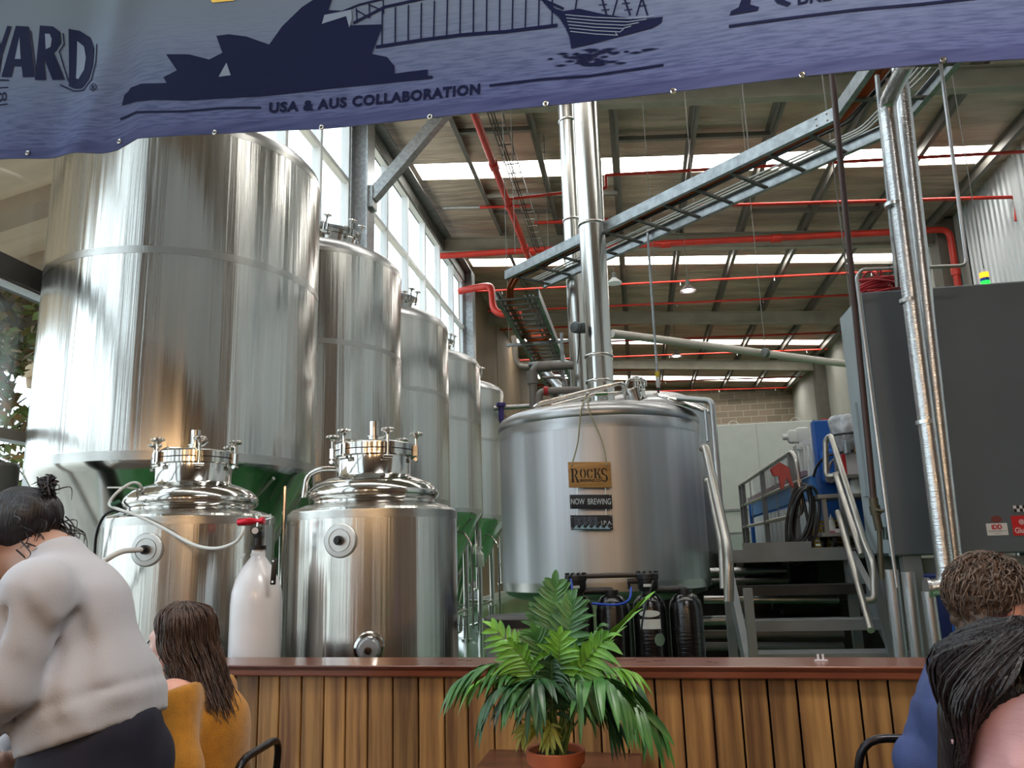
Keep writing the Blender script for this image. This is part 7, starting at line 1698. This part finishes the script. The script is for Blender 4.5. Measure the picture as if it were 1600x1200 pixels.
b2p = [('c', hd2+np.array((0.02, 0, -0.06)), nk, 0.050, 0.055), ('c', nk, ch, 0.07, 0.11), ('c', ch, hp_, 0.115, 0.13), ('c', sL, sR, 0.05, 0.05), ('c', sL, eL, 0.048, 0.038), ('c', eL, wL, 0.037, 0.025), ('c', sR, eR, 0.048, 0.038), ('c', eR, wR, 0.037, 0.025),
       ('c', hp_+Vector((0, -0.08, -0.02)), kL, 0.09, 0.06), ('c', hp_+Vector((0, 0.08, -0.02)), kR, 0.09, 0.06), ('c', kL, kL+Vector((0.05, 0, -0.42)), 0.055, 0.038), ('c', kR, kR+Vector((0.05, 0, -0.42)), 0.055, 0.038), ('c', kL+Vector((0.06, 0, -0.46)), kL+Vector((-0.13, 0, -0.465)), 0.036, 0.032), ('c', kR+Vector((0.06, 0, -0.46)), kR+Vector((-0.13, 0, -0.465)), 0.036, 0.032)]
lo, hi = bounds(b2p, 0.03); lo = np.minimum(lo, hd2-0.16); hi = np.maximum(hi, hd2+0.16)
skin2 = organic('body', lambda P: smin(union(P, b2p, 0.03), head_sdf(P, hd2, A2_, hs2), 0.02), lo, hi, 0.0095, SKIN2, wo, 1)
for (w_, sg) in ((wL, -1), (wR, 1)):
    hh = hand_prims(np.array(w_), (-1, -0.1*sg, -0.05), (0, 0, -1), 0.92, 0.5); l2, h2_ = bounds(hh, 0.01); organic('hand', lambda P: union(P, hh, 0.008), l2, h2_, 0.0035, SKIN2, skin2, 1)
face_parts(skin2, hd2, A2_, hs2, True, LIP, H_BROWN)
MUST = mat('mustard_knit', (180, 120, 22), 0.9, var=0.12, vscale=(40, 40, 40), bump=0.4, bscale=(260, 260, 260), sheen=0.3)
j2 = [('c', nk+np.array((0.0, 0, -0.045)), ch, 0.085, 0.142), ('c', ch, hp_, 0.142, 0.155), ('c', sL, sR, 0.072, 0.072), ('c', sL, eL, 0.070, 0.058), ('c', eL, np.array(eL)+0.85*(np.array(wL)-np.array(eL)), 0.058, 0.04), ('c', sR, eR, 0.070, 0.058), ('c', eR, np.array(eR)+0.85*(np.array(wR)-np.array(eR)), 0.058, 0.04)]
lo, hi = bounds(j2, 0.03)
organic('jumper', lambda P: smax(np.maximum(union(P, j2, 0.045)+folds(P, 0.4, 0.005, 24), -(P[..., 2]-0.50)), ((P-(nk+np.array((0, 0, -0.012)))) @ np.array(Vector((-0.35, 0, 1)).normalized())), 0.01), lo, hi, 0.010, MUST, wo, 2)
tr2 = [('c', hp_+Vector((0, -0.08, -0.02)), kL, 0.115, 0.08), ('c', hp_+Vector((0, 0.08, -0.02)), kR, 0.115, 0.08), ('c', kL, kL+Vector((0.05, 0, -0.38)), 0.075, 0.055), ('c', kR, kR+Vector((0.05, 0, -0.38)), 0.075, 0.055)]
lo, hi = bounds(tr2, 0.03); organic('trousers', lambda P: union(P, tr2, 0.03), lo, hi, 0.014, mat('dark_trousers', (36, 36, 44), 0.85), wo, 2)
def f_hair2(P):
    q = ((P-hd2) @ np.array(A2_))/hs2
    f = _ell(q, (0, -0.020, 0.036), (0.079, 0.100, 0.086))
    f = smax(f, -(0.085-q[..., 1]*1.0+0.55*(q[..., 2]-0.02)-0.062), 0.015)
    f = smin(f, _cap(q, (0.0, -0.050, 0.0), (0.0, -0.085, -0.15), 0.056, 0.046), 0.03)
    f = smin(f, _cap(q, (0.062, -0.035, -0.01), (0.060, -0.05, -0.13), 0.032, 0.026), 0.025); f = smin(f, _cap(q, (-0.062, -0.035, -0.01), (-0.060, -0.05, -0.13), 0.032, 0.026), 0.025)
    f = smax(f, -(_ell(q, (0, 0.055, -0.03), (0.075, 0.075, 0.105))), 0.01)
    return f*hs2+0.0012*np.sin(130*q[..., 1]+70*q[..., 0])
hr2 = organic('hair', f_hair2, hd2-0.30, hd2+0.22, 0.0075, H_BROWN, wo, 1)
w2 = lambda v: Vector(hd2) + A2_ @ (Vector(v)*hs2)
rnd = random.Random(31); m = M(); B_ = []
for k in range(620):
    az_ = rnd.uniform(0.43*PI, 1.57*PI) ; sx = math.sin(az_); cy = math.cos(az_)       # 0 = forward
    s0 = Vector((0.010*rnd.uniform(-1, 1), 0.02-0.05*rnd.random(), 0.132))
    r0 = rnd.uniform(0.93, 1.06)
    p1 = Vector((0.088*sx*r0, -0.018+0.096*cy*r0, 0.088+rnd.uniform(-.014, .012))); p2 = Vector((0.098*sx*r0, -0.035+0.10*cy*r0*(0.9), 0.0))
    zend = -0.155-0.085*max(0, -cy)*rnd.uniform(0.6, 1.1)-0.02*rnd.random(); p3 = Vector((0.088*sx*r0, -0.062+0.075*cy*r0-0.03*rnd.random(), -0.085)); p4 = Vector((0.080*sx*r0+0.01*rnd.uniform(-1, 1), -0.115+0.06*cy*r0-0.060*max(0, -cy), zend))
    P = smooth_path([s0, p1, p2, p3, p4], 6); ph = rnd.uniform(0, 6.28); a_ = rnd.uniform(0.004, 0.010); out = []
    for i, p in enumerate(P):
        t = i/len(P); wv = a_*min(1, t*1.6); out.append(w2(p+Vector((sx*wv*math.sin(15*t+ph), cy*wv*math.sin(15*t+ph), 0))+Vector((cy*wv*math.cos(13*t+ph)*0.8, -sx*wv*math.cos(13*t+ph)*0.8, 0))))
    B_.append(out)
strands(m, B_, 0.0030); m.build('strands', H_BROWN, hr2)
bistro_chair('dark metal chair under the person in the mustard jumper', (hp_.x-0.07, Y2+0.04), R(-90)+R(4), 0.94)

# ------------------------------------------------------------------ man in the blue shirt at the right
Y3 = 2.25
mn = thing('person', 'seated person with short wavy brown hair and dark blue shirt at the right', 'person', (at(1560, 1200, Y3).x, Y3, 0), 'people at the tables')
hd3 = Pt(1556, 950, Y3); A3 = axes((0.88, 0.40, -0.12), (0.0, 0.05, 1)); hs3 = 0.92
nk3 = Pt(1556, 1016, Y3); ch3 = Pt(1560, 1120, Y3); hp3 = Vector((ch3[0], Y3-0.02, 0.58))
rt3 = np.array((0.62, -0.72, 0)); 
s3L = nk3-rt3*0.19+np.array((0, 0, -0.085)); s3R = nk3+rt3*0.19+np.array((0, 0, -0.085)); fw3 = np.array((0.72, 0.62, 0))
s3L = Pt(1512, 1042, Y3+0.12); e3L = Pt(1452, 1190, Y3+0.06); w3L = e3L+np.array((0.17, 0.2, -0.02)); e3R = s3R+np.array((0.04, -0.05, -0.30)); w3R = e3R+np.array((0.20, 0.16, 0.0))
k3L = hp3+Vector((0.30, 0.38, -0.05)); k3R = hp3+Vector((0.42, 0.22, -0.05))
b3p = [('c', hd3+np.array((0, 0, -0.07)), nk3, 0.06, 0.064), ('c', nk3, ch3, 0.08, 0.13), ('c', ch3, hp3, 0.135, 0.14), ('c', s3L, s3R, 0.06, 0.06), ('c', s3L, e3L, 0.055, 0.045), ('c', e3L, w3L, 0.042, 0.03), ('c', s3R, e3R, 0.055, 0.045), ('c', e3R, w3R, 0.042, 0.03),
       ('c', hp3, k3L, 0.10, 0.065), ('c', hp3, k3R, 0.10, 0.065), ('c', k3L, (k3L.x, k3L.y, 0.08), 0.06, 0.042), ('c', k3R, (k3R.x, k3R.y, 0.08), 0.06, 0.042), ('c', (k3L.x-0.03, k3L.y-0.03, 0.04), (k3L.x+0.12, k3L.y+0.12, 0.035), 0.04, 0.036), ('c', (k3R.x-0.03, k3R.y-0.03, 0.04), (k3R.x+0.12, k3R.y+0.12, 0.035), 0.04, 0.036)]
lo, hi = bounds(b3p, 0.03); lo = np.minimum(lo, hd3-0.17); hi = np.maximum(hi, hd3+0.17)
skin3 = organic('body', lambda P: smin(union(P, b3p, 0.03), head_sdf(P, hd3, A3, hs3), 0.02), lo, hi, 0.0105, SKIN2, mn, 1)
for w_ in (w3L, w3R):
    hh = hand_prims(np.array(w_), (0.8, 0.6, -0.05), (0, 0, -1), 1.0, 0.5); l2, h2_ = bounds(hh, 0.01); organic('hand', lambda P: union(P, hh, 0.008), l2, h2_, 0.004, SKIN2, skin3, 1)
face_parts(skin3, hd3, A3, hs3, True, LIP, H_CURL)
SHIRT = mat('dark_blue_shirt', (52, 66, 112), 0.8, var=0.10, vscale=(20, 20, 20), bump=0.2, bscale=(240, 240, 240))
j3 = [('c', nk3+np.array((0, 0, -0.045)), ch3, 0.09, 0.17), ('c', ch3, hp3, 0.172, 0.17), ('c', s3L, s3R, 0.082, 0.082), ('c', s3L, e3L, 0.082, 0.072), ('c', e3L, np.array(e3L)+0.2*(np.array(w3L)-np.array(e3L)), 0.072, 0.066), ('c', s3R, e3R, 0.082, 0.07)]
lo, hi = bounds(j3, 0.03)
def f_j3(P):
    f = union(P, j3, 0.05)+folds(P, 3.1, 0.004, 28)
    ax_ = (e3L-s3L)/np.linalg.norm(e3L-s3L); tt = (P-s3L) @ ax_
    for c_ in (0.13, 0.24): f = f+0.008*np.exp(-((tt-c_)/0.008)**2)*(_cap(P, s3L, e3L, 0.1, 0.1) < 0)
    return smax(np.maximum(f, -(P[..., 2]-0.52)), ((P-(nk3+np.array((0, 0, 0.0)))) @ np.array(Vector((0.2, 0.15, 1)).normalized())), 0.01)
organic('shirt', f_j3, lo, hi, 0.0105, SHIRT, mn, 2)
tr3 = [('c', hp3, k3L, 0.125, 0.085), ('c', hp3, k3R, 0.125, 0.085), ('c', k3L, (k3L.x, k3L.y, 0.10), 0.08, 0.06), ('c', k3R, (k3R.x, k3R.y, 0.10), 0.08, 0.06)]
lo, hi = bounds(tr3, 0.03); organic('trousers', lambda P: union(P, tr3, 0.03), lo, hi, 0.015, JEANS, mn, 2)
def f_hair3(P):
    q = ((P-hd3) @ np.array(A3))/hs3
    f = _ell(q, (0, -0.022, 0.042), (0.090, 0.112, 0.098))
    f = smin(f, _ell(q, (0, -0.075, -0.035), (0.066, 0.04, 0.055)), 0.03)
    f = smax(f, -(0.100-q[..., 1]+0.9*(q[..., 2]-0.03)-0.05), 0.02)
    f = smax(f, -_ell(q, (0.08, 0.015, -0.03), (0.03, 0.05, 0.04)), 0.01); f = smax(f, -_ell(q, (-0.08, 0.015, -0.03), (0.03, 0.05, 0.04)), 0.01)
    f = smax(f, -(q[..., 2]+0.085), 0.02)
    return f*hs3+0.006*np.sin(55*q[..., 0]+8*np.sin(40*q[..., 2]))*np.sin(60*q[..., 2]+50*q[..., 1])
hr3 = organic('hair', f_hair3, hd3-0.20, hd3+0.22, 0.0065, H_CURL, mn, 1)
rnd = random.Random(17); m = M(); B_ = []
for k in range(650):
    th = rnd.uniform(0, 2*PI); ph = rnd.uniform(-0.55, 1.5); 
    n0 = Vector((math.cos(ph)*math.sin(th), math.cos(ph)*math.cos(th), math.sin(ph)))
    if n0.y > 0.35 and n0.z < 0.55: continue
    if abs(n0.x) > 0.5 and n0.z < -0.15 and n0.y > -0.35: continue
    p = Vector((0.089*n0.x, -0.022+0.110*n0.y, 0.040+0.096*n0.z)); tg = n0.cross(Vector((rnd.uniform(-1, 1), rnd.uniform(-1, 1), 0.3))).normalized()
    down = Vector((0, -0.35, -0.8)); down = (down-n0*down.dot(n0)).normalized(); a_ = rnd.uniform(0.006, 0.012); ph0 = rnd.uniform(0, 6.28)
    B_.append([Vector(hd3) + A3 @ ((p+down*(0.045*t)+n0*(0.004+0.010*math.sin(PI*t))+tg*a_*math.sin(6.5*t+ph0))*hs3) for t in np.linspace(0, 1, 9)])
strands(m, B_, 0.0028); m.build('curls', H_CURL, hr3)
bistro_chair('dark metal chair under the person in the blue shirt', (hp3.x-0.10, Y3-0.02), R(128))

# ------------------------------------------------------------------ nearest person at the right edge, head bowed toward the camera
Y4 = 1.0
pn = thing('person', 'nearest person at bottom right with long dark hair falling from a bowed head', 'person', (at(1620, 1200, Y4).x, Y4, 0), 'people at the tables')
hd4 = Pt(1612, 1166, Y4+0.02); A4 = axes((-0.10, -0.93, -0.34), (0.02, -0.34, 0.93)); hs4 = 0.97
nk4 = hd4+np.array((0.0, 0.11, -0.15)); ch4 = nk4+np.array((0, 0.05, -0.22)); hp4 = Vector((ch4[0], ch4[1]+0.05, 0.56))
s4L = nk4+np.array((-0.18, 0.03, -0.08)); s4R = nk4+np.array((0.18, 0.03, -0.08)); e4L = s4L+np.array((-0.03, -0.08, -0.27)); e4R = s4R+np.array((0.03, -0.08, -0.27)); w4L = e4L+np.array((0.08, -0.20, 0.02)); w4R = e4R+np.array((-0.08, -0.20, 0.02))
k4 = [hp4+Vector((sx*0.10, -0.40, -0.05)) for sx in (-1, 1)]
b4p = [('c', hd4+np.array((0, 0.03, -0.05)), nk4, 0.055, 0.06), ('c', nk4, ch4, 0.075, 0.12), ('c', ch4, hp4, 0.12, 0.13), ('c', s4L, s4R, 0.055, 0.055), ('c', s4L, e4L, 0.05, 0.04), ('c', e4L, w4L, 0.038, 0.027), ('c', s4R, e4R, 0.05, 0.04), ('c', e4R, w4R, 0.038, 0.027)]
for kk in k4: b4p += [('c', hp4, kk, 0.095, 0.06), ('c', kk, (kk.x, kk.y+0.04, 0.07), 0.055, 0.038), ('c', (kk.x, kk.y+0.06, 0.04), (kk.x, kk.y-0.12, 0.035), 0.038, 0.034)]
lo, hi = bounds(b4p, 0.03); lo = np.minimum(lo, hd4-0.17); hi = np.maximum(hi, hd4+0.17)
skin4 = organic('body', lambda P: smin(union(P, b4p, 0.03), head_sdf(P, hd4, A4, hs4), 0.02), lo, hi, 0.0095, SKIN3, pn, 1)
for w_, sg in ((w4L, 1), (w4R, -1)):
    hh = hand_prims(np.array(w_), (0.3*sg, -1, 0), (0, 0, -1), 0.95, 0.5); l2, h2_ = bounds(hh, 0.01); organic('hand', lambda P: union(P, hh, 0.008), l2, h2_, 0.004, SKIN3, skin4, 1)
face_parts(skin4, hd4, A4, hs4, True, LIP, H_DARK)
j4 = [('c', nk4+np.array((0, 0, -0.05)), ch4, 0.085, 0.15), ('c', ch4, hp4, 0.15, 0.155), ('c', s4L, s4R, 0.075, 0.075), ('c', s4L, e4L, 0.07, 0.06), ('c', e4L, w4L, 0.055, 0.042), ('c', s4R, e4R, 0.07, 0.06), ('c', e4R, w4R, 0.055, 0.042)]
lo, hi = bounds(j4, 0.03); organic('top', lambda P: np.maximum(union(P, j4, 0.04)+folds(P, 5, 0.004, 26), -(P[..., 2]-0.5)), lo, hi, 0.012, mat('dark_top', (46, 42, 50), 0.85), pn, 2)
tr4 = []
for kk in k4: tr4 += [('c', hp4, kk, 0.12, 0.08), ('c', kk, (kk.x, kk.y+0.04, 0.1), 0.075, 0.055)]
lo, hi = bounds(tr4, 0.03); organic('trousers', lambda P: union(P, tr4, 0.03), lo, hi, 0.015, JEANS, pn, 2)
def f_hair4(P):
    q = ((P-hd4) @ np.array(A4))/hs4
    f = _ell(q, (0, -0.024, 0.040), (0.083, 0.104, 0.092))
    f = smax(f, -(0.085-q[..., 1]+0.55*(q[..., 2]-0.03)-0.040), 0.012)
    for sx in (-1, 1): f = smin(f, _cap(q, (sx*0.072, -0.02, 0.02), (sx*0.078, -0.01, -0.13), 0.020, 0.018), 0.02)
    f = smin(f, _cap(q, (0, -0.08, 0.0), (0, -0.08, -0.14), 0.07, 0.06), 0.03)
    f = smax(f, -(_ell(q, (0, 0.066, -0.02), (0.079, 0.080, 0.115))), 0.01)
    return f*hs4
hr4 = organic('hair', f_hair4, hd4-0.26, hd4+0.24, 0.0065, H_DARK, pn, 1)
rnd = random.Random(77); m = M(); B_ = []
w4 = lambda v: Vector(hd4) + A4 @ (Vector(v)*hs4)
for k in range(620):
    u = rnd.uniform(-1, 1); sx = 1 if u > 0 else -1; a_ = abs(u)
    s0 = Vector((0.012*u, 0.02-0.05*rnd.random(), 0.142)); th = rnd.uniform(-0.9, 1.15)        # th: front..back fan
    p1 = Vector((sx*(0.035+0.058*a_), 0.078*math.sin(th)-0.01, 0.118-0.04*a_)); p2 = Vector((sx*(0.068+0.014*a_), 0.062*math.sin(th)-0.012, 0.055-0.05*a_)); p3 = Vector((sx*(0.075+0.006*a_), 0.040*math.sin(th)-0.01, -0.03)); p4 = Vector((sx*(0.077+0.008*rnd.uniform(-1, 1)), 0.03*math.sin(th)+0.012, -0.10-0.06*rnd.random()))
    B_.append([w4(p+Vector((rnd.uniform(-.0008, .0008),)*3)) for p in smooth_path([s0, p1, p2, p3, p4], 5)])
for k in range(46):                                                                    # fringe lying on the forehead
    u = rnd.uniform(-0.85, 0.6); s0 = Vector((0.02*u, 0.035, 0.140)); p1 = Vector((0.055*u, 0.078-0.02*u*u, 0.098)); e_ = rnd.uniform(0.035, 0.085); p2 = Vector((0.066*u-0.004, 0.092-0.026*u*u, (0.098+e_)/2+0.004)); p3 = Vector((0.070*u-0.008, 0.096-0.03*u*u, e_))
    B_.append([w4(p) for p in smooth_path([s0, p1, p2, p3], 5)])
strands(m, B_, 0.0024); m.build('strands', H_DARK, hr4)

# dark round tank at the left edge of the view
tp = at(-8, 724, 4.7); r_t = (at(23, 760, 4.7)-at(-8, 760, 4.7)).length
t = thing('grey_tank', 'dark grey round tank cut by the left edge of the picture', 'tank', (tp.x, 4.7, 0))
m = M(); m.lathe([(r_t*0.96, 0), (r_t, 0.02), (r_t, tp.z-0.03), (r_t*0.97, tp.z-0.01), (r_t*0.9, tp.z)], (tp.x, 4.7, 0), 48); m.build('body', mat('grey_tank_paint', (70, 70, 68), 0.35, 0.3), t)
m = M(); m.cyl((tp.x, 4.7, tp.z-0.002), (tp.x, 4.7, tp.z+0.02), r_t*0.35); m.build('cap', BLACKP, t)
